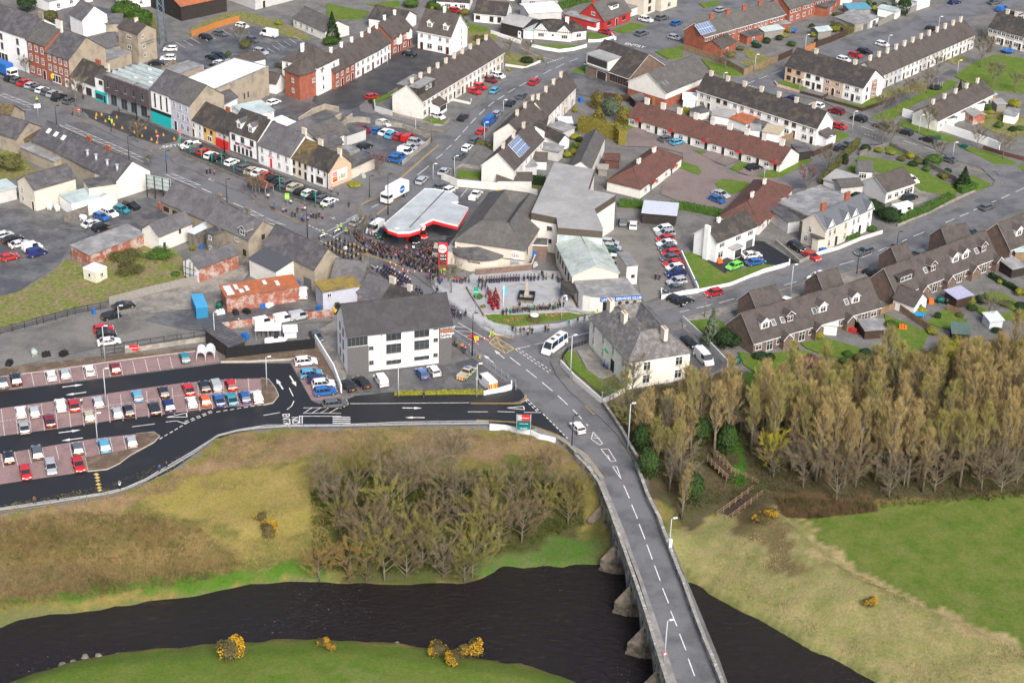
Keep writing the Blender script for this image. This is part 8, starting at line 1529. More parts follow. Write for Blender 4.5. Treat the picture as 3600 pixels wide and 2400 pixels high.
for i,g_ in en_(MG):
 b=len(ct.v);ct.v+=g_.v;ct.f+=[[b+k for k in f] for f in g_.f];ct.m+=[3 if m else i for m in g_.m];ct.sm+=g_.sm
tag(ct.build('crowd',[mat('dark_clothes',(.02,.02,.03),.9),mat('mixed_dark_clothes',(.08,.07,.08),.9),mat('bright_clothes',(.35,.10,.12),.9,.3,.5,c2=(.1,.2,.45),s2=.4,world=True),skinm]),label='packed mass of spectators between the forecourt and the price sign',kind='stuff')
# ---------------- trees, hedges and scrub ----------------
leafm=mat('foliage',(.1,.1,.1),.8,.35,2.5,objcol=True,spec=.2);bark=mat('bark',(.18,.155,.12),.9,.3,2);twigm=mat('twigs',(.2,.16,.1),.9,.3,1.5,objcol=True,spec=.1)
def rvec():return Vector((random.gauss(0,1),random.gauss(0,1),random.gauss(0,1))).normalized()
def ribbon(mb,p,d,L,w):
 s=d.cross(rvec()).normalized()*w;mb.face([p-s,p+s,p+d*L])
def bare(h,spread,up,n1,ntw,tl,tw,lean=.0,clear=.25,twig_up=.4):
 tr,cr=MB(),MB();top=Vector((random.uniform(-1,1)*lean*h,random.uniform(-1,1)*lean*h,h*(.92 if up>.8 else .6)))
 tr.tube([(0,0,-.6),top*.35+Vector((0,0,0)),top*.7,top],[h*.016+.06,h*.012+.04,.05,.02],5,0)
 tips=[]
 for i in range(n1):
  f=clear+(1-clear)*(i+.5)/n1;p=top*f*.95;a=i*2.4+random.uniform(-.5,.5);R=spread*(min(1,(1.08-f)*2.6) if up>.8 else 1.15-f*.45)*random.uniform(.7,1.1)
  d=Vector((math.cos(a),math.sin(a),up)).normalized();L=R/max(.25,math.sqrt(max(.02,1-d.z*d.z)));L=min(L,h*.55);m=p+d*L*.5+Vector((0,0,.06*L));e=p+d*L+Vector((0,0,.22*L));tr.tube([p,m,e],[.05+.006*h*(1-f),.035,.012],4,0,cap=False)
  for k in range(5):
   q=p+(e-p)*random.uniform(.3,1);dd=((e-p).normalized()+rvec()*.7+Vector((0,0,twig_up*.6))).normalized();l2=L*random.uniform(.25,.5);tr.tube([q,q+dd*l2],[.025,.008],3,0,cap=False);tips.append((q,dd,l2))
 for i in range(ntw):
  q,dd,l2=random.choice(tips);s=q+dd*l2*random.random();d=(dd+rvec()*.75+Vector((0,0,twig_up))).normalized();ribbon(cr,s+rvec()*.18,d,tl*random.uniform(.5,1.3),tw)
 return tr.mesh('trunk',[bark]),cr.mesh('crown',[twigm])
def leafy(shape,n,sz):
 b_=MB();cl=[rvec() for _ in range(26 if shape!='gorse' else 9)]
 for i in range(n):
  v=rvec();v.z=abs(v.z) if random.random()<.75 else v.z
  k=max(v.dot(c) for c in cl);r=(.72+.28*max(0,(k-.7)/.3))*random.uniform(.8,1.03)
  if shape=='gorse':r=(.3+.75*max(0,(k-.5)/.5))*random.uniform(.6,1.1)
  z=v.z*.5*r+.5
  if shape=='cone':z=random.random()**1.4;a=random.uniform(0,6.3);rr=(1-z)*.5*random.uniform(.7,1.05)*(1+.12*math.sin(z*38));p=Vector((rr*math.cos(a),rr*math.sin(a),z))
  elif shape=='col':a=random.uniform(0,6.3);z=random.random();rr=.5*(1-z**5)*random.uniform(.8,1.05)*(.8+.2*math.sin(a*3+z*9));p=Vector((rr*math.cos(a),rr*math.sin(a),z))
  else:p=Vector((v.x*.5*r,v.y*.5*r,z))
  nrm=(Vector((p.x,p.y,p.z-.4))+rvec()*.35).normalized();a=nrm.orthogonal().normalized()*sz*random.uniform(.6,1.3);c=nrm.cross(a).normalized()*sz*random.uniform(.5,1.1);b_.face([p-a,p-c*.6,p+a,p+c],0)
 return b_.mesh('crown',[leafm])
TM={'poplar':[bare(random.uniform(17,21),1.5,2.3,28,3000,.95,.0175,.03,.3,.8) for _ in range(5)],'bare':[bare(random.uniform(9,11),4.6,.75,17,3400,.8,.021,.05,.22,.2) for _ in range(4)],'dense':[bare(8,3.6,.9,20,4600,.6,.022,.02,.05,.2) for _ in range(2)],'street':[bare(6.5,3.0,.9,13,2400,.6,.019,.02,.3,.2) for _ in range(3)],'ball':[leafy('ball',1500,.05) for _ in range(3)],'cone':[leafy('cone',1800,.045)],'col':[leafy('col',1500,.045)],'gorse':[leafy('gorse',1900,.035) for _ in range(3)]}
for m_ in TM['gorse']:
 b_=MB();R=random.Random(4)
 for f in m_.polygons:
  c=f.center;d=Vector((c.x,c.y,(c.z-.5)*1.0)).length
  if d>.36 and c.z>.3 and vnoise(np.array([c.x*9+5]),np.array([c.y*9+5]),2.0,7)[0]>.63:q=c*1.02;a=rvec()*.028;e=a.cross(rvec()).normalized()*.028;b_.face([q-a,q-e,q+a,q+e])
 TM.setdefault('bloom',[]).append(b_.mesh('flowers',[leafm]))
stub=MB();stub.cyl((0,0),.12,-.5,.5,6);STUB=stub.mesh('trunk',[bark])
def tree(kind,p,label,cat='tree',color=(.2,.16,.1),s=1.0,w=1.0,group=None,name=None,z=None):
 r=empty(name or{'gorse':'gorse_bush','poplar':'poplar','bare':'bare_tree','street':'street_tree','dense':'willow_tree','ball':'shrub','cone':'conifer','col':'conifer'}[kind],(p.x,p.y,(ground_z(p.x,p.y) if z is None else z)-.1),random.uniform(0,6.28),label=label,cat=cat,group=group)
 m=random.choice(TM[kind]) if kind!='gorse' else TM[kind][len(col.objects)%3];k=random.uniform(.85,1.15);c=(color[0]*k,color[1]*k,color[2]*k)
 if kind in('ball','cone','col','gorse'):link('trunk',STUB,r);o=link('crown',m,r);o.scale=(w,w,s);tag(o,color=c)
 else:
  for nm_,me_ in zip(('trunk','crown'),m):o=link(nm_,me_,r);o.scale=(w*s,w*s,s);tag(o,color=c)
 return r
def scatter(poly,n,mind,z=-2.5):
 return[Vector((x,y,0)) for x,y in inpoly2(n,poly_at(P(poly),z),mind)]
def inpoly2(n_,pl,mind):
 xs=[p[0] for p in pl];ys=[p[1] for p in pl];out=[];X=NP.uniform(min(xs),max(xs),30000);Y=NP.uniform(min(ys),max(ys),30000);k=inside(X,Y,pl)
 for x,y in zip(X[k],Y[k]):
  if len(out)>=n_:break
  if mind<.1 or all((x-a)**2+(y-b)**2>mind*mind for a,b in out):out.append((x,y))
 return out
TAN,OLV,GRY,BRN=(.37,.285,.125),(.29,.26,.085),(.18,.155,.105),(.19,.15,.09)
for p in scatter("F 0 1440 300 1420 500 1370 900 1320 1450 1230 2000 1160 2600 1080 3200 1000 I 3100 120 2352 150 1500 210 1200 190 800 130 600 60 F 420 1568 0 1540",175,2.3):tree('poplar',p,'bare upright tan poplar in the wood between the chalets and the field',color=random.choice([TAN,TAN,OLV]),s=random.uniform(.72,1.0),w=random.uniform(.9,1.2),group='bare poplars of the riverside wood')
for p in scatter("F 60 1400 700 1350 1500 1250 2352 1150 I 2352 215 1300 285 760 250 560 160 600 60 F 480 1560 0 1500 E 2200 1500",60,3.2):tree('bare',p,'spreading leafless grey-brown tree at the foot of the riverside wood',color=random.choice([GRY,BRN]),s=random.uniform(.75,1.1),group='spreading trees at the foot of the wood')
for p in scatter("E 1990 1400 2352 1400 F 60 1520 I 30 330 H 2352 400 2150 180 2080 60 E 2010 1500 1900 1330",34,2.2):tree(random.choice(['bare','poplar']),p,'leafless ochre tree between the bridge parapet and the wooded steps',color=random.choice([OLV,TAN,GRY]),s=random.uniform(.45,.65),w=1.3,group='trees beside the bridge parapet')
for s,lab in(("I 60 330",'beside the stream below the bridge'),("E 2080 1560",'close to the road parapet wall'),("F 120 1500",'at the left end of the wood'),("F 300 1560",'near the upper wooden steps'),("F 2180 1330",'at the far right of the wood'),("H 2110 160",'hugging the bridge parapet')):tree('ball',og_(P(s)[0]),'ivy-clad dark green tree '+lab,color=(.03,.06,.015),s=6.5,w=4.2,name='ivy_clad_tree')
for s,k,lab in(("I 600 130",8.0,'above the lower wooden steps'),("F 600 1568",5.5,'in the middle of the wood'),("F 1850 1120",9,'at the top of the wood on the right')):tree('dense',og_(P(s)[0]),'yellow-green budding tree '+lab,color=(.36,.33,.03),s=k/8,w=.7,name='budding_tree')
LB="G 2240 320 2330 430 H 100 330 250 200 430 330 560 260 760 130 820 360 640 560 470 640 300 520 130 600 450 850 300 860 700 850 900 840 980 690 1090 650 1010 380 1240 600 1400 450 1540 340 1300 250 900 520 1620 420 1560 480 1400 250 1180 330 350 300 700 330 0 560 200 720 560 760 820 560"
for k,q in en_(P(LB)):tree('bare' if k%2 else 'dense',og_(q),'leafless olive-brown tree in the thicket on the left river bank',color=random.choice([(.22,.18,.12),BRN,(.22,.20,.06),(.20,.17,.05),(.19,.14,.085)]),s=random.uniform(.8,1.15),w=.95,group='thicket trees on the left bank')
for s,lab in(("G 2200 870",'broad orange-brown willow leaning over the water'),("H 60 880",'second orange-brown willow by the water'),("H 170 870",'olive-green willow by the water'),("H 850 880",'pale low willow hanging over the river')):tree('dense',og_(P(s)[0]),lab,color=(.25,.17,.06) if 'orange' in lab else(.17,.16,.05),s=random.uniform(.75,.95),w=1.1)
for s,k,lab in(("G 1590 1400",4.6,'big gorse bush in flower on the near green bank'),("G 1850 560",3.4,'gorse bush among rough grass on the left bank'),("G 1800 450",2.2,'small gorse bush above the larger one on the left bank'),("G 2225 1310",2.0,'small bright gorse bush at the edge of the near bank'),("G 2290 1340",1.9,'small bright gorse bush just right of another on the near bank'),("H 665 1375",3.2,'gorse bush, left of three on the near bank'),("H 780 1440",3.0,'gorse bush, lowest of three on the near bank'),("H 890 1380",4.0,'tall gorse bush, right of three on the near bank'),("I 540 470",2.9,'gorse bush on the mound by the wooden steps'),("I 610 430",2.5,'smaller gorse bush on the mound by the steps'),("I 1285 1040",2.4,'lone gorse bush on the dry grass bank')):
 p=og_(P(s)[0]);r=tree('gorse',p,lab,'bush',(.12,.10,.04),k*.85,k*1.1,z=p.z);cr=[c for c in r.children if 'crown' in c.name][0];o=link('flowers',TM['bloom'][TM['gorse'].index(cr.data)],r);o.scale=cr.scale;tag(o,color=(.55,.31,.01))
SH="""A 2290 275 cone 8.5 5 d dark fir tree beside the off-white bungalow
A 870 140 ball 6 9 g broad ivy-covered mound at the left of the old barn
A 970 190 ball 5.5 8 g broad ivy-covered mound nearest the lattice mast
A 1130 70 ball 5 5 d dark evergreen behind the lattice mast
A 190 80 ball 5 6 d dark evergreen at the top left
A 350 150 ball 3.5 4.5 o brown-green bushes behind the brick street buildings
A 1220 110 ball 3 3.6 o olive bush at the corner of the dark barn
A 70 1160 gorse 4 9 o bramble mound in the overgrown yard at the left
A 1690 340 ball 2.8 3.4 o dark bush under the bare tree in the car park
A 1575 385 ball 1.5 1.8 g low green bush in the upper car park
A 1920 175 ball 1.8 2.2 y golden bush beside the white wall
A 1950 470 gorse 2 5 o olive shrubs in front of the brick apartment wing
A 2280 310 ball 2.5 5 g shrubs below the fir tree
B 90 1285 ball 1.2 3.5 y yellow-green hedge clump in the street planter
B 200 715 col 1.6 1.2 d clipped round bush in a white planter
B 1150 990 ball 1.6 1.4 o small bush beside the palm
B 1850 800 ball 5.2 5.0 q large grey-green tree in the hedge group
B 1760 740 col 4.6 4.2 h golden conifer left in the hedge group
B 1770 830 cone 4.5 4.2 h golden conifer with ragged top in front of the grey-green tree
B 1935 860 col 5.2 3.8 h rounded golden conifer right in the hedge group
B 1900 740 col 4.0 3.0 h golden conifer behind the grey-green tree
B 1500 1080 col 2.6 2.2 g tall clipped hedge by the garden garage
B 1595 1040 col 2.4 1.8 g narrow clipped bush beside the long hall
B 850 105 ball 2 3.4 h orange bush by the top bungalow
B 1280 430 ball 1.6 4 d dark shrubs in the corner garden
B 1370 415 ball 1.4 1.4 y yellow shrub at the street corner
B 1155 490 ball .9 1.4 y small yellow-green clipped bush
B 960 290 gorse 2.5 5 o olive bushes behind the cream terrace
B 640 60 ball 2.4 5 g evergreen shrubs beside the top bungalow
B 480 50 ball 2.6 5 g clipped bushes at the top left of the terrace
C 1520 110 ball 7 4.2 d tall dark conifer beside the garages at the top
C 1907 625 cone 3.4 1.6 d small pointed conifer on the green
C 1170 680 ball 2.4 1.8 g palm-like tree by the corner block
C 1118 1130 col 3 1.8 d dark conifer in the walled garden
C 1350 1050 ball 1.4 2.4 y spreading yellow-green shrub on the rockery
C 1260 1045 ball 2 3 d dark shrubs at the top of the walled garden
C 1730 1110 ball 1.6 5 g spreading green juniper on the rockery
C 1800 1240 ball 1.8 1.6 h yellow bush near the road corner
C 1070 1195 ball 1.2 1.0 h small orange bush in the walled garden
C 1930 1300 cone 5.8 5 d broad pointed conifer at the road corner
C 1200 1420 ball 3.4 5 d evergreen beside the derelict roof
C 1300 1470 ball 3.4 6 d dark evergreen hedge behind the villas
C 1430 1520 ball 3.2 6 d dark evergreen hedge beside the caravan
C 2280 745 ball 2.6 3.6 y yellow-green shrub at the right edge
C 1000 90 ball 1 1 g small green bush at the top
C 1070 200 ball 2 5 o olive hedge beside the parking road
F 195 800 cone 8.4 4.6 q blue-green spruce beside the chalets
F 285 830 ball 4.5 4.2 d dark evergreen right of the spruce
F 345 820 ball 3 3.4 d dark bush beside the first chalet
F 943 775 ball 2 1.9 y yellow-green bush beside the conservatory
F 870 960 ball 2.8 3.8 m purple-brown shrub at the garden edge
F 1850 880 ball 3.5 6 y yellow flowering shrub at the top of the wood
F 1300 25 ball 1.4 2.6 g clipped hedge bush beside the white villa
F 2190 385 ball 1.2 1.8 y flowering bush by the timber deck
D 860 230 gorse 2.4 8 o tangled brambles beside the brick shed
D 1100 210 gorse 2.2 7 g green bramble clump by the white rendered wing
D 880 310 gorse 2 7 o brown bramble clump next to the portable cabin
D 1210 330 ball 1 2 g low dark green clump on the rough grass
D 1330 160 ball 1.6 1.4 y yellow-green bush beside the painted shed
E 940 490 ball 1.2 2.2 g green bush beside the memorial path
E 975 555 ball .9 1.4 h orange-brown shrub below the green bush
E 1328 640 ball .75 3.4 o dark planted dome with the white disc on the memorial lawn"""
CL=dict(d=(.022,.045,.016),g=(.055,.11,.02),o=(.10,.10,.035),y=(.22,.22,.03),h=(.17,.145,.03),q=(.10,.13,.08),m=(.12,.06,.05))
for ln in SH.split('\n'):
 w=ln.split(' ',6);p=at(P(' '.join(w[:3]))[0],0)
 t_,x_,y_,kd,hh,ww,rest=w;cc_,lab=rest.split(' ',1)
 tree(kd,p,lab,'tree' if float(hh)>3.3 else 'shrub',CL[cc_],float(hh),float(ww),z=0)
ST="""A 525 740 1.15 large bare tree on the pavement island|A 950 990 .8 small bare tree beside the cordoned parking|A 180 520 .7 thin bare tree by the brick shops|A 1765 1370 .85 bare tree beside the tiled bus shelter|A 1030 1160 .5 thin bare sapling by the traffic island|A 1660 330 .9 bare tree in the upper car park|B 265 1215 .8 purplish bare tree beside the grey cabinet|B 1160 390 .7 thin bare tree, left of two in the corner garden|B 1290 400 .7 thin bare tree, right of two in the corner garden|C 290 480 .8 bare tree by the board fence corner|C 2050 470 1.35 wide bare tree on the green|C 2130 610 1.1 round bare tree on the green|C 1475 755 .9 bare tree, first along the green strip|C 1565 700 .95 bare tree, second along the green strip|C 1680 650 .9 bare tree, third along the green strip|C 1370 800 .8 thin bare tree at the lower end of the green strip|C 1690 910 1.0 bare tree in front of the long white wall|C 2025 1030 .8 bare tree, left of two on the lower verge|C 2205 1100 .95 bare tree, right of two on the lower verge|C 1370 1000 1.0 pale bare tree, left of those on the rockery verge|C 1430 1010 .9 pale bare tree, middle on the rockery verge|C 1760 1120 .8 white-barked bare tree beside the queueing cars|C 985 1200 .9 bare tree in the hedge lane|C 850 1320 .9 twisted purple bare tree beside the bungalow|E 757 455 .95 bare tree in a square pit on the pale paving|E 155 130 1.1 bare tree above the spectators by the forecourt|E 1850 1220 .8 small bare tree at the end of the cream house garden|E 2000 1180 1.1 budding tree against the cream house|F 2100 650 .9 bare garden tree behind the chalets|C 1750 520 .8 bare tree in front of the long terrace|C 2290 640 .8 thin bare tree at the right of the green"""
for s in ST.split('|'):
 w=s.split(' ',4);tree('street',at(P(' '.join(w[:3]))[0],0),w[4],color=GRY if 'purpl' not in w[4] else(.2,.1,.09),s=float(w[3]),z=.1)
p=at(P('B 1085 1010')[0],0);r=empty('palm',(p.x,p.y,0),0,label='spiky palm in a front garden beside the rising street',cat='tree');b_=MB();b_.tube([(0,0,0),(0,0,1.8)],.15,6);b_.build('trunk',[bark],r);b_=MB()
for i in range(260):d=rvec();ribbon(b_,Vector((0,0,2.0)),Vector((d.x,d.y,abs(d.z)*.8-.1)).normalized(),1.5,.035)
o=b_.build('crown',[leafm],r);tag(o,color=(.10,.13,.04))
def hedge(s,h,w,color,label):
 pts_=W2(s);c=pts_[0];b_=MB()
 for a,b in zip(pts_,pts_[1:]):
  a=Vector((a[0]-c[0],a[1]-c[1],0));b=Vector((b[0]-c[0],b[1]-c[1],0));d=b-a;L=d.length;d.normalize();q=Vector((-d.y,d.x,0));M_=Matrix.Translation(a)@Matrix.Rotation(math.atan2(d.y,d.x),4,'Z');b_.box(0,L,-w*.4,w*.4,0,h*.9,0,M=M_)
  for i in range(int(L*26)):
   p=a+d*random.uniform(0,L);f=random.random();s_=random.choice((-1,1))
   if f<.5:p=p+q*random.uniform(-w/2,w/2)+Vector((0,0,h*random.uniform(.88,1.05)))
   else:p=p+q*s_*w*.48+Vector((0,0,h*random.random()))
   n1=rvec()*random.uniform(.12,.26);n2=n1.cross(rvec()).normalized()*n1.length*.8;b_.face([p-n1,p-n2,p+n1,p+n2])
 tag(b_.build('hedge',[leafm],None,loc=(c[0],c[1],0)),label=label,cat='hedge',color=color)
for s,h,w_,c_,lab in(("C -440 1420 -300 1430 -150 1450 0 1440 250 1490 330 1500",1.8,1.8,'g','long dark hedge behind the club car park and the close'),("B 1640 900 1760 930 1900 960 1935 1000",4.2,2.6,'h','tall golden clipped hedge in front of the brown bungalow lawn'),("B 1240 1250 1400 1275",2.0,2.2,'d','dark clipped hedge block beside the club hall roof'),("C 1490 1540 1850 1370",1.5,2.0,'g','long clipped hedge along the east road'),("C 1905 1330 2015 1300",1.8,2.2,'g','clipped hedge block at the road corner'),("E 365 1158 975 1145",.9,.9,'y','low yellow-green hedge in front of the heritage car park'),("B 1420 80 1560 50 1640 20 1780 0",2.0,2.4,'g','tall dark hedge at the top centre'),("C 0 770 90 800",1.4,1.6,'y','bright yellow hedge beside the white hut'),("C 950 1270 1080 1130 1210 990",1.7,1.4,'o','brown-green hedge along the side lane'),("C 1120 240 1200 200",2.0,2.2,'o','olive hedge beside the grey double garage'),("F 1110 90 1215 60",1.0,1.0,'g','low hedge in front of the white villa'),("F 2110 340 2352 470",1.2,.8,'d','dark hedge dividing the right-hand gardens'),("B 930 1000 1000 1000 1050 1035",1.0,1.2,'o','low hedge in the front garden by the palm')):hedge(s,h,w_,CL[c_],lab)
def scrub(name,label,poly,n,L,w,colr,up=.9,z=-3,leaf=0):
 b_=MB();R=random.Random(3)
 for x,y in inpoly2(n,poly_at(P(poly),z),0):
  g_=ground_z(x,y)
  if g_<-5.4 and leaf!=2:continue
  k=.4+1.2*float(vnoise(np.array([x]),np.array([y]),5.0,21)[0])**1.5
  for j in range(3):d=(rvec()*.7+Vector((0,0,up))).normalized();ribbon(b_,Vector((x+R.uniform(-.3,.3),y+R.uniform(-.3,.3),g_-.05)),d,L*k*R.uniform(.5,1.3),w)
 m=mat(name+'_stems',colr,.9,.35,.8,c2=(colr[0]*.6,colr[1]*.75,colr[2]*.6),s2=.3,world=True,spec=.1);tag(b_.build(name,[m]),label=label,kind='stuff')
scrub('bramble_scrub','brown brambles and dead bracken on the left bank',"G -200 580 500 470 1300 480 1700 700 1300 830 700 890 200 990 -200 1010",9000,.8,.045,(.21,.15,.07))
scrub('dry_bank_grass','dry tussocky grass on the left bank',"G -200 500 700 320 1350 60 1560 0 E 400 1450 1500 1500 H 1500 200 900 100 0 60 G 2200 500 1800 750 1300 500 500 520 -200 640",9500,.42,.045,(.32,.26,.10))
scrub('woodland_undergrowth','dark undergrowth on the floor of the wood',"E 1960 1180 2352 1130 F 60 1130 800 1060 1450 950 2352 850 3000 780 I 3000 200 2352 250 1300 320 850 390 560 300 300 300 0 430 H 2300 420 2060 60",20000,1.0,.05,(.10,.08,.04))
scrub('thicket_undergrowth','green undergrowth beneath the left bank thicket',"G 2150 300 H 100 200 900 160 1600 250 1720 480 1300 760 700 880 0 880 G 2150 850",14000,1.2,.05,(.095,.10,.03))
scrub('bank_tussocks','pale tussocky grass on the right bank',"I 50 780 500 500 700 420 860 540 1080 790 1900 1180 2400 1400 2352 1568 1500 1600 900 1330 300 1000",15000,.3,.04,(.36,.30,.15))
scrub('hedge_bottom','brown beech-like scrub at the field edge',"I 650 260 1330 300 1340 340 930 385 700 390",3500,1.5,.05,(.15,.10,.055),leaf=1)
for k,(s,a) in en_((("G 585 1392",.8),("G 680 1390",.9),("G 508 1432",.9),("G 434 1448",1.0),("G 808 1385",1.0),("H 380 1300",.7))):
 q=at(P(s)[0],WATER);b_=MB();b_.tube([(0,0,-.6),(.05,0,0),(0,.1,a*.5),(0,0,a*.62)],[a*.8,a*.75,a*.5,.1],7,0,sm=False);b_.build('river_rock',[stone],None,loc=q,rz=k,label=ORD[k+1]+' grey rock placed along the near bank water',cat='rock',group='rocks along the near bank')
for n_,s,pl in((16,"C 300 420 900 330 1100 260 1100 180 700 200 400 300",'in the gardens behind the brick terrace'),(9,"C 1050 150 1500 60 1450 0 1080 60",'in the top gardens by the garages'),(12,"B 1430 960 1620 900 1600 700 1660 1000 1590 1100 1440 1040",'in the yards behind the rear-facing terrace'),(14,"F 1400 620 2352 420 2352 700 1750 880 1500 840",'in the chalet gardens'),(9,"C 1950 720 2352 800 2352 950 2100 880",'in the right-hand estate gardens'),(8,"B 560 60 900 180 700 60",'by the top bungalows'),(10,"C 1350 1040 1640 1110 1850 1200 1800 1240 1500 1110",'on the rockery of the walled garden'),(8,"F 500 900 1300 850 1400 900 700 980",'along the garden end above the wood')):
 for x,y in inpoly2(n_,W2(s),2):tree('ball',Vector((x,y,0)),'low garden shrub '+pl,'shrub',random.choice(list(CL.values())[:4]),random.uniform(.9,2),random.uniform(1.5,3.2),'garden shrubs '+pl,z=0)
# ---------------- street furniture and small things ----------------
LMP="""d|A 395 902 6.5 by the traffic lights|A 893 1142 7.5 on the near pavement opposite the cordoned bays|A 1565 1412 6.3 on the bus stop kerb|A 1548 1055 10 in front of the shops|A 767 912 4.4 on the paved island|A 945 835 10 before the clad building|A 1150 1190 5.5 at the traffic island|E 902 892 9.6 beside the heritage centre kerb|E 665 372 9.5 at the entrance to the memorial garden|B 322 1482 10 behind the white lorry|B 195 1368 5.5 at the planter corner|B 620 985 7.5 timber pole at the walled car park|Q 5 360 9 beside the parade junction|A 2258 1310 8 by the corner house|B 1322 305 6 timber pole by the mock-tudor bungalow|F 150 622 5.2 timber pole by the chalet verge|F 1198 325 6.2 on the east road verge|F 1465 202 6 beyond the chalets|E 1587 1528 7.0 at the crossing before the bridge|A 400 160 4.5 at the top left yard
g|B 512 922 4.2 at the side street|B 985 988 5.5 on the rising street|B 778 1222 5.4 near the solar-panel block|B 1115 792 4 halfway up the rising street|B 318 455 4 in the terrace court|B 632 1245 4.2 by the silver estate car|C 495 497 5 at the fence corner|C 840 372 5.6 by the back lane|C 1165 917 5.8 by the estate road red car|C 1625 922 5 in front of the white wall|C 1860 1082 3.8 by the queue of cars|C 1890 517 4.2 on the green|C 1760 212 4.2 on the parking road|C 1410 352 4.6 between the parked white cars|C 1105 462 2.8 behind the corner block|C 805 622 2.8 in the peach garden|C 280 572 2.8 at the hall corner|C 560 1237 3.2 in the close|C 1000 1032 3.6 in the end garden|F 740 482 7.6 before the lawn of the white house|D 725 922 7.6 by the wire fence|D 733 1228 7.8 in the middle rows of bays|D 675 1502 6.6 in the lowest bays|D 1482 802 7.0 beside the cycle shelters|D 1840 1118 7.0 at the head of the bays|D 820 652 3.6 in the gravel yard|E 393 1172 7.2 at the left of the hedge|E 932 1172 7.2 at the right of the hedge|E 1577 1047 9.6 in front of the cream house|E 1973 1532 9.6 beyond the bridge parapet|E 1515 640 5.5 in front of the memorial porch|H 2258 662 6.4 with a banner on the bridge|H 2222 1452 8.4 with a warning triangle on the bridge
t|A 1240 1048 4.4 green post|A 1312 1075 3|A 1390 1105 3|A 1462 1137 3.4|A 1530 1168 4.6|A 1612 1198 3|A 1692 1150 2|A 1930 1332 4.4|A 2008 1358 3|A 2097 1402 3|A 2175 1440 4.6"""
lampm={'d':mat('dark_lamp_post',(.03,.03,.035),.5,.1),'g':mat('grey_lamp_post',(.42,.46,.50),.5,.05),'t':mat('green_lamp_post',(.02,.30,.20),.5,.05)}
for ln in LMP.split('\n'):
 w=ln.split('|');k=w[0]
 for i,s in en_(w[1:]):
  q=s.split(' ',4);p=at(P(' '.join(q[:3]))[0],0);h=float(q[3]);pl=q[4] if len(q)>4 else ''
  if k=='t':lab='turquoise green post %s from left along the parade parking'%ORD[i+1];nm='decorative_post'
  elif 'timber' in pl:lab='timber pole '+pl.replace('timber pole ','');nm='timber_pole'
  else:lab=('dark lamp post ' if k=='d' else 'grey lamp post ')+pl;nm='street_lamp'
  big=p.z+h;r=empty(nm,(p.x,p.y,0),.3 if k!='t' else-.4,label=lab,cat='pole' if 'timber' in pl else('post' if k=='t' else 'lamp post'),group='turquoise posts' if k=='t' else None)
  b_=MB();rr=.055+.005*h;b_.tube([(0,0,0),(0,0,h)],[rr*1.3,rr*.8],7)
  if nm=='street_lamp':b_.tube([(0,0,h),(.5,0,h+.1)],.05,5)
  if k=='t':b_.box(-.5,.5,-.04,.04,h*.85,h*.85+.08);b_.box(-.4,.4,-.04,.04,h*.72,h*.72+.06)
  b_.build('pole',[bark if 'timber' in pl else lampm[k]],r)
  if nm=='street_lamp':b_=MB();b_.box(.3,1.0,-.14,.14,h+.04,h+.18);b_.build('lamp_head',[lampm[k] if k=='d' else fW],r)
  if 'banner' in pl:b_=MB();b_.box(-.25,.25,-.5,-.1,.8,2.6,0,tz=.0);b_.build('banner',[fW],r)
  if 'triangle' in pl:b_=MB();b_.face([(-.4,-.12,2.2),(.4,-.12,2.2),(0,-.12,2.9)]);b_.face([(-.25,-.13,2.28),(.25,-.13,2.28),(0,-.13,2.72)],1);b_.build('warning_sign',[redp,fW],r)
b_=MB();b_.box(-.2,.2,-.2,.2,0,.05);b_.tube([(0,0,.05),(0,0,.75)],[.17,.04],8,0);CONE=b_.mesh('traffic_cone',[mat('cone_orange',(.75,.09,.03),.5)]);b_=MB();b_.tube([(0,0,.32),(0,0,.52)],[.125,.085],8,cap=False);SLV=b_.mesh('sleeve',[fW])
CP=P("E 337 245 375 262 423 292 458 304 505 307 553 302 605 302 572 225 985 768 1020 754 1055 737 925 790 882 812 855 826");ls=['on the parade road in front of the crowd']*8+['on the hatching by the memorial junction']*6
for i,p in en_(CP):q=at(p,.3);o=link('traffic_cone',CONE,None,(q.x,q.y,.1),0,label='orange traffic cone %s from the left %s'%(ORD[sorted(CP[:8] if i<8 else CP[8:]).index(p)+1],ls[i]),cat='traffic cone',group='orange cones '+ls[i]);link('sleeve',SLV,o)
b_=MB();b_.box(-.25,.25,-.22,.22,0,.5,0,tz=.1);b_.cyl((0,0),.1,.5,.75,6);BAG=b_.mesh('road_light',[mat('amber_plastic',(.55,.26,.04),.6)])
BP=P("A 665 792 700 792 805 810 660 815 727 837 785 860 842 883 935 858 925 912 1003 882 978 938 1077 910 1125 932 1045 963 1080 983 1200 958 E 952 892")
for i,p in en_(BP):q=at(p,.3);link('road_light',BAG,None,(q.x,q.y,.15),i*.7,label='amber weighted road marker %s'%('beside the heritage centre barriers' if i==16 else '%s from left in the cordoned parking'%ORD[sorted(BP).index(p)+1]),cat='road marker',group='amber markers')
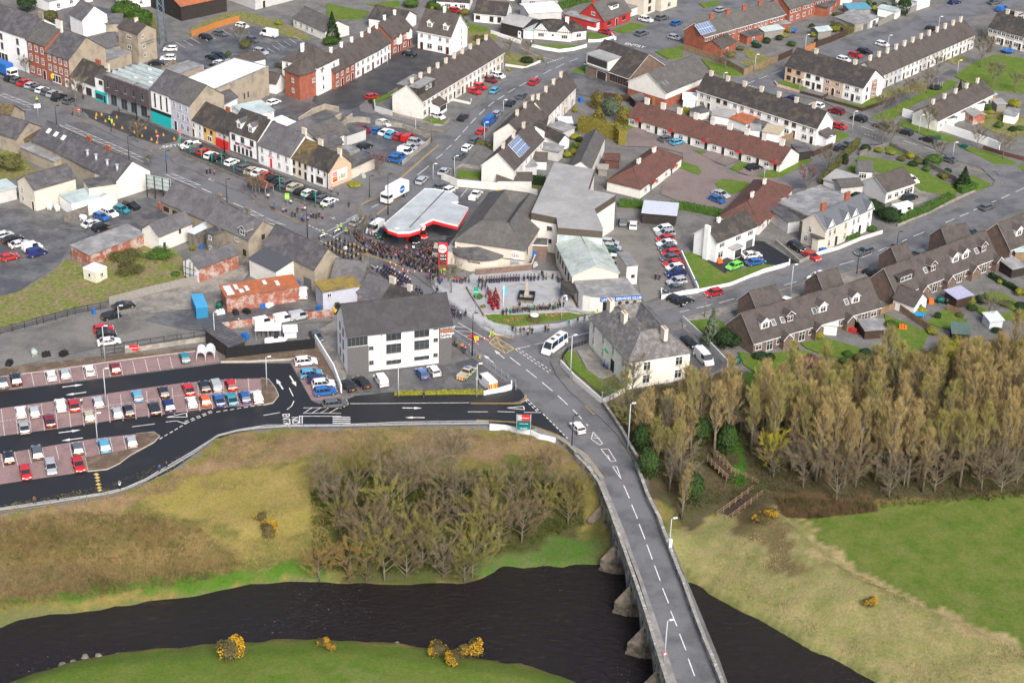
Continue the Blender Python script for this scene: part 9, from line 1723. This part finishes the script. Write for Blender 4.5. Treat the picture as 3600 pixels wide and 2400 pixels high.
def sign(s,h,w,hh,m,label,txt=None,tm=None,rz=0.0,legs=1,cat='sign',name='sign',size=.3,disc=False):
 p=W(s,0)[0];r=empty(name,(p.x,p.y,0),rz,label=label,cat=cat);xs=[0] if legs==1 else[-w/2,w/2]
 for x in xs:b_=MB();b_.tube([(x,.05,0),(x,.05,h)],.06,6);b_.build('post',[greyp],r)
 b_=MB()
 if disc:b_.tube([(0,-.03,h-w/2),(0,.03,h-w/2)],w/2,18,0);b_.box(-w*.33,w*.33,-.05,-.031,h-w/2-.06,h-w/2+.06,1)
 else:b_.box(-w/2,w/2,-.06,0,h-hh,h,0)
 o=b_.build('panel',[m,fW],r)
 for k,t in en_(txt or[]):lt_(t[0],t[1],t[2],o,(0,-.09,t[3]),(math.pi/2,0,0))
 return r
for s,h,l in(("A 548 812",2.6,'at the left end of the cordoned parking'),("A 1245 1000",4.0,'beside the first turquoise post'),("A 1090 1005",3.0,'at the right tip of the paved island')):sign(s,h,.8,.8,redp,'round red no-entry sign '+l,disc=True,name='no_entry_sign')
tealp=mat('dark_teal_sign',(.01,.12,.13),.5)
r=sign("E 1252 1468",5.6,2.5,.02,tealp,'tall red and teal car park sign on two grey posts',legs=2,name='car_park_sign')
for z0,z1,m_ in((4.3,5.5,redp),(3.1,4.25,tealp),(2.4,3.05,mat('teal_sign',(.0,.20,.19),.5))):b_=MB();b_.box(-1.15,1.15,-.12,.0,z0,z1);o=b_.build('panel',[m_],r)
b_=MB();b_.box(-1.15,-.4,-.14,-.121,4.3,5.5);b_.build('logo_panel',[mp_],r);lt_('home bargains',.3,fW,r,(.0,-.16,4.9),(math.pi/2,0,0));lt_('car park',.38,fW,r,(.05,-.16,2.72),(math.pi/2,0,0));lt_('customer parking',.22,fW,r,(0,-.16,3.7),(math.pi/2,0,0))
r=sign("D 910 858",1.6,2.6,1.3,redp,'red and white retail banner on the wire fence',rz=.15,legs=2);b_=MB();b_.box(-1.3,-.5,-.08,-.061,.3,1.6);b_.build('logo_panel',[mp_],r);lt_('home bargains',.26,fW,r,(.4,-.09,.95),(math.pi/2,0,0))
sign("E 925 590",6.0,.9,1.8,greenp,'green and white bus stop flag by the memorial hedge',[('BUS',.4,fW,4.9)]);sign("A 1980 1420",3.2,1.0,1.5,mat('lime_sign',(.3,.6,.05),.5),'lime green bus stop sign near the shelter',[('BUS',.4,fW,2.4)])
sign("A 268 850",5.2,1.6,1.1,fW,'white direction sign on a pole at the traffic lights',rz=.3);sign("A 368 600",3.6,.8,1.2,yellowp,'yellow temporary sign on the main street',[('FOR',.3,bp_,3.0)]);sign("E 897 770",1.2,.8,.8,redp,'small red road works board on the hatching');sign("E 930 790",1.4,.9,.9,yellowp,'yellow diversion board beside the red board',[('<',.6,bp_,.9)]);sign("B 1083 1330",.9,.9,.7,yellowp,'yellow notice on the petrol station wall');sign("B 1885 300",2.0,.6,1.0,fW,'white and red sign at the upper road end');sign("A 1148 1130",2.4,.7,.7,bluep,'blue keep-left sign on the traffic island',disc=False)
p=W('A 1100 1372',0)[0];r=empty('billboard',(p.x,p.y,0),dirz('A 1030 1350','A 1190 1385'),label='back of a large billboard on timber posts beside the slate house',cat='billboard');b_=MB();b_.box(-3.4,3.4,-.1,.1,2.4,5.6);b_.build('panel',[mp_],r)
for x in(-3.2,-1,1.2,3.2):b_=MB();b_.box(x-.1,x+.1,-.25,-.11,0,5.6);b_.build('post',[dw_],r)
for z in(2.5,3.5,4.5,5.5):b_=MB();b_.box(-3.4,3.4,-.17,-.101,z-.06,z+.06);b_.build('rail',[tg_],r)
p=W('E 1276 492',0)[0];r=empty('war_memorial',(p.x,p.y,.33),dirz('E 1230 495','E 1330 502'),label='stone obelisk memorial inside a black kerb railing',cat='memorial')
b_=MB();b_.box(-.55,.55,-.55,.55,0,1.3,0,tz=.06);b_.box(-.4,.4,-.4,.4,1.3,2.1,0,tz=.06);b_.box(-.28,.28,-.28,.28,2.1,4.2,0,tz=.1);b_.build('obelisk',[stonelt],r)
for i,(x0,x1,y0,y1) in en_(((-1.7,1.7,-1.7,-1.45),(-1.7,1.7,1.45,1.7),(-1.7,-1.45,-1.44,1.44),(1.45,1.7,-1.44,1.44))):b_=MB();b_.box(x0,x1,y0,y1,0,.8);b_.build('kerb_railing',[bp_],r)
b_=MB();[b_.cyl((-1.2+.5*k,-1.2),.2,.2,.5,8) for k in range(2)];b_.build('wreath',[redp],r)
for k,x in en_((-.9,.8)):b_=MB();[b_.box(x-.9,x+.9,-2.3-.15*j,-2.2-.15*j,.4+.0*j,.46) for j in range(3)];b_.box(x-.8,x-.7,-2.6,-2.2,0,.4);b_.box(x+.7,x+.8,-2.6,-2.2,0,.4);o=b_.build('bench',[timber],None,loc=(p.x,p.y+.0,.33),rz=r.rotation_euler.z,label='timber bench %s in front of the memorial'%('left' if k==0 else 'right'),cat='bench')
p=W('E 1115 600',0)[0];r=empty('flagpole',(p.x,p.y,.2),0,label='white flagpole with a pale blue flag beside the memorial',cat='flagpole');b_=MB();b_.tube([(0,0,0),(0,0,6.6)],.07,7);b_.build('pole',[fW],r);b_=MB();b_.box(.06,.5,-.02,.02,4.3,6.3);b_.build('flag',[mat('sky_blue_cloth',(.05,.45,.6),.8)],r)
flow=mat('flower_bed_blooms',(.45,.33,.06),.9,.4,6,c2=(.10,.12,.03),s2=3.0,world=True)
for s,l in(("E 1105 642 1250 625 1258 648 1112 663",'left'),("E 1398 608 1545 598 1555 615 1405 630",'right')):
 q=W2(s);b_=MB();b_.prism(q,.2,.36);o=b_.build('flower_bed',[soil],None);tag(o,label='%s rectangular bed of yellow flowers on the memorial lawn'%l,cat='flower bed');b_=MB();pl_=q
 for x,y in inpoly2(420,q,0):v=Vector((x,y,.38+random.random()*.2));a=rvec()*.09;c_=a.cross(rvec());b_.face([v-a,v-c_,v+a,v+c_])
 b_.build('flowers',[flow],o)
p=W('E 1330 628',0)[0];b_=MB();b_.cyl((0,0),.85,.75,.9,20);b_.build('white_disc',[fW],None,loc=(p.x,p.y-.4,.2),label='white round plaque on the planted dome',cat='plaque')
p=W('A 1790 1330',0)[0];r=empty('bus_shelter',(p.x,p.y,.12),dirz('A 1740 1310','A 1900 1370'),label='open bus shelter with a brown tiled roof on grey posts',cat='bus shelter')
b_=MB()
for f in([(-3.6,-1.6,2.4),(3.6,-1.6,2.4),(2.8,0,3.4),(-2.8,0,3.4)],[(3.6,1.6,2.4),(-3.6,1.6,2.4),(-2.8,0,3.4),(2.8,0,3.4)],[(3.6,-1.6,2.4),(3.6,1.6,2.4),(2.8,0,3.4)],[(-3.6,1.6,2.4),(-3.6,-1.6,2.4),(-2.8,0,3.4)],[(-3.6,1.6,2.39),(3.6,1.6,2.39),(3.6,-1.6,2.39),(-3.6,-1.6,2.39)]):b_.face(f)
b_.tube([(-2.8,0,3.42),(2.8,0,3.42)],.1,5,1);b_.tube([(2.8,0,3.42),(3.6,-1.6,2.45)],.1,5,1);b_.build('roof',[tilered,pot],r)
for x in(-3.2,-1,1.2,3.2):
 for y in(-1.3,1.3):b_=MB();b_.tube([(x,y,0),(x,y,2.4)],.06,6);b_.build('post',[greyp],r)
p=W('A 1120 295',0)[0];r=empty('lattice_mast',(p.x,p.y,0),.4,label='tall blue-grey lattice mast behind the office building',cat='mast');b_=MB();HM=24
w_=lambda z:1.1-.6*z/HM
for sx in(-1,1):
 for sy in(-1,1):b_.tube([(sx*w_(0),sy*w_(0),0),(sx*w_(HM),sy*w_(HM),HM)],.09,4)
for k in range(12):
 z0,z1=k*2,k*2+2
 for(ax,ay,bx,by) in((-1,-1,1,-1),(1,-1,1,1),(1,1,-1,1),(-1,1,-1,-1)):b_.tube([(ax*w_(z0),ay*w_(z0),z0),(bx*w_(z1),by*w_(z1),z1)],.05,3,cap=False);b_.tube([(bx*w_(z0),by*w_(z0),z0),(ax*w_(z1),ay*w_(z1),z1)],.05,3,cap=False)
b_.build('lattice',[mat('mast_steel',(.20,.26,.34),.5)],r)
for k,s in en_(("D 1388 900","D 1450 892")):
 p=W(s,0)[0];r=empty('cycle_shelter',(p.x,p.y,0),.1,label='clear arched cycle shelter, %s of the pair'%('left' if k==0 else 'right'),cat='cycle shelter')
 for y in(-1.6,-.8,0,.8,1.6):b_=MB();b_.tube([(-.85,y,0),(-.85,y,1.4),(-.5,y,2.0),(0,y,2.2),(.5,y,2.0),(.85,y,1.4),(.85,y,0)],.05,4);b_.build('hoop',[fW],r)
 b_=MB();a=[(-.85,1.4),(-.5,2.0),(0,2.2),(.5,2.0),(.85,1.4)]
 for u,v in zip(a,a[1:]):b_.face([(u[0],-1.6,u[1]),(v[0],-1.6,v[1]),(v[0],1.6,v[1]),(u[0],1.6,u[1])])
 b_.build('roof_sheet',[panelw],r)
IT="""bin|D 1392 150|blue|blue wheelie bin beside the rear return|bin|D 648 598|blue|bright blue wheelie bin beside the wire fence|bin|D 2195 572|blue|blue wheelie bin beside the pale blue building|bin|C 155 752|blue|blue bin, left in the white estate gardens|bin|C 262 780|blue|blue bin, right in the white estate gardens|bin|F 1385 500|blue|tall blue bin beside the chalet garage|bin|F 92 395|blue|blue bin at the club wall corner|bin|B 1058 495|blue|blue bin in a cream terrace garden|tank|B 1500 940|dark|dark garden oil tank beside the blue pergola|tank|D 1512 555|dgreen|dark green round tank beside the brick store|tank|D 236 880|pale|pale green dome tank at the edge of the gravel|tank|C 500 312|dgreen|green oil tank behind the brick terrace|tank|F 1775 520|dgreen|green oil tank, left by the lilac pergola|tank|F 1825 525|dark|black oil tank, right by the lilac pergola|tank|F 375 940|dgreen|green tank with a white lid in the first chalet garden|tank|A 345 1440|white|white oil tank, left of the pair by the cream annex|tank|A 395 1450|white|white oil tank, right of the pair by the cream annex|tank|A 575 1520|white|white oil tank behind the stone wall|tank|C 1715 345|dark|no|crate|D 1520 595|white|white caged liquid container beside the green tank|crate|D 1855 545|white|white caged liquid container against the brick store|crate|D 1815 548|blue|blue barrels in front of the brick store|crate|D 1625 598|dark|dark barrels, left group in front of the brick store|crate|D 1700 590|dark|dark barrels, right group in front of the brick store|crate|D 2050 390|blue|blue skip beside the brick store|crate|D 320 885|dark|black heap of covered material at the gravel edge|crate|D 440 880|dark|second black heap at the gravel edge|crate|D 65 945|dark|black pallets at the far left of the gravel edge|crate|B 150 1225|pale|grey-green utility cabinet by the side street|crate|D 1690 760|blue|blue drums in the black fenced yard|crate|A 1195 250|pale|no|crate|F 965 167|blue|blue box on the villa forecourt|crate|E 1325 268|grey|heap of grey bags behind the brick memorial wall|crate|F 1710 520|orange|orange garden table beside the white garden building|crate|F 250 240|orange|orange table set outside the white house|crate|F 1170 720|redd|red garden store near the conservatory|crate|F 1515 700|orange|orange toy car on the chalet patio|crate|F 1345 690|blue|blue paddling pool on the chalet patio|crate|C 1650 360|pale|no|crate|B 1600 1310|orange|no|crate|B 1650 700|blue|blue stored boxes behind the upper rear-facing terrace|crate|C 1940 1020|dgreen|green utility box on the lower verge|crate|C 1755 960|dgreen|green utility box in front of the white wall"""
w=IT.split('|');MC={'blue':bluep,'dark':bp_,'dgreen':mat('dark_green_plastic',(.01,.09,.07),.5),'pale':mat('pale_green_plastic',(.33,.40,.36),.6),'white':fW,'grey':greyr,'orange':orangep,'redd':redw}
for k in range(0,len(w),4):
 kd,s,c_,lab=w[k:k+4]
 if lab=='no':continue
 p=W(s,0)[0];m_=MC[c_];b_=MB()
 if kd=='bin':b_.box(-.28,.28,-.35,.35,0,1.0);b_.box(-.32,.32,-.4,.36,1.0,1.1);nm='wheelie_bin'
 elif kd=='tank':b_.tube([(-.9,0,.75),(-.7,0,.75),(.7,0,.75),(.9,0,.75)],[.3,.62,.62,.3],12);b_.box(-.6,-.4,-.5,.5,0,.3);b_.box(.4,.6,-.5,.5,0,.3);nm='oil_tank'
 else:
  b_.box(-.85,.85,-.6,.6,0,.12);[b_.box(-.8+.55*i,-.3+.55*i,-.5,.5,.12,.8+.12*(i%2),0,tz=.05) for i in range(3)];nm='stored_goods'
  for q in('cabinet','box','skip','pool','table','store','heap','car'):
   if q in lab.split()[1:3] or q in lab.split()[2:4]:nm={'car':'toy_car','box':'storage_box'}.get(q,q)
 o=b_.build(nm,[m_],None,loc=(p.x,p.y,.1),rz=k*.13,label=lab,cat=nm.replace('_',' '))
 if kd=='bin':b_=MB();[b_.tube([(x,.3,.1),(x+.05,.3,.1)],.1,8) for x in(-.33,.28)];b_.build('wheels',[tyre],o)
for s,d,c_,lab in(("C 1740 618",3.6,bp_,'black trampoline with a safety net on the green'),("C 755 225",3.2,bluep,'blue trampoline behind the brick terrace'),("C 2240 365",3.6,bluep,'blue trampoline by the far right terrace'),("F 1628 615",2.6,mat('bright_blue_cover',(.0,.25,.6),.5),'bright blue covered trampoline beside the white garden building')):
 p=W(s,0)[0];r=empty('trampoline',(p.x,p.y,0),0,label=lab,cat='trampoline');b_=MB();b_.cyl((0,0),d/2,.75,.85,20);b_.build('mat',[c_],r)
 for k in range(6):
  a=k*1.047;b_=MB();b_.tube([(d/2*math.cos(a),d/2*math.sin(a),0),(d/2*math.cos(a),d/2*math.sin(a),2.4 if 'net' in lab or 'C 2' in s else .8)],.04,4);b_.build('leg',[greyp],r)
p=W('D 1900 805',0)[0];r=empty('boat',(p.x,p.y,.3),.2,label='white motor boat under a cover in the black fenced yard',cat='boat');b_=MB();b_.tube([(-2.2,0,.5),(-1.5,0,.45),(.5,0,.5),(1.8,0,.65),(2.4,0,.8)],[.7,.9,.9,.5,.05],10);b_.build('hull',[fW],r);b_=MB();b_.box(-.4,.6,-.4,.4,1.2,1.7,0,tz=.1);b_.build('windscreen',[carglass],r)
p=W('Q 420 1330',0)[0];r=empty('mini_digger',(p.x,p.y,0),.4,label='yellow mini digger parked beside the pale blue building',cat='digger');b_=MB();b_.box(-.9,.7,-.7,.7,.5,1.1);b_.tube([(.7,0,.9),(1.5,0,2.0),(2.1,0,1.0)],.12,5);b_.build('body',[yellowp],r);b_=MB();b_.box(-.5,.5,-.5,.5,1.1,2.2,0,tz=.08);b_.build('cab',[bp_],r)
for y in(-.6,.6):b_=MB();b_.tube([(-.9,y,.25),(.9,y,.25)],.25,8);b_.build('track',[tyre],r)
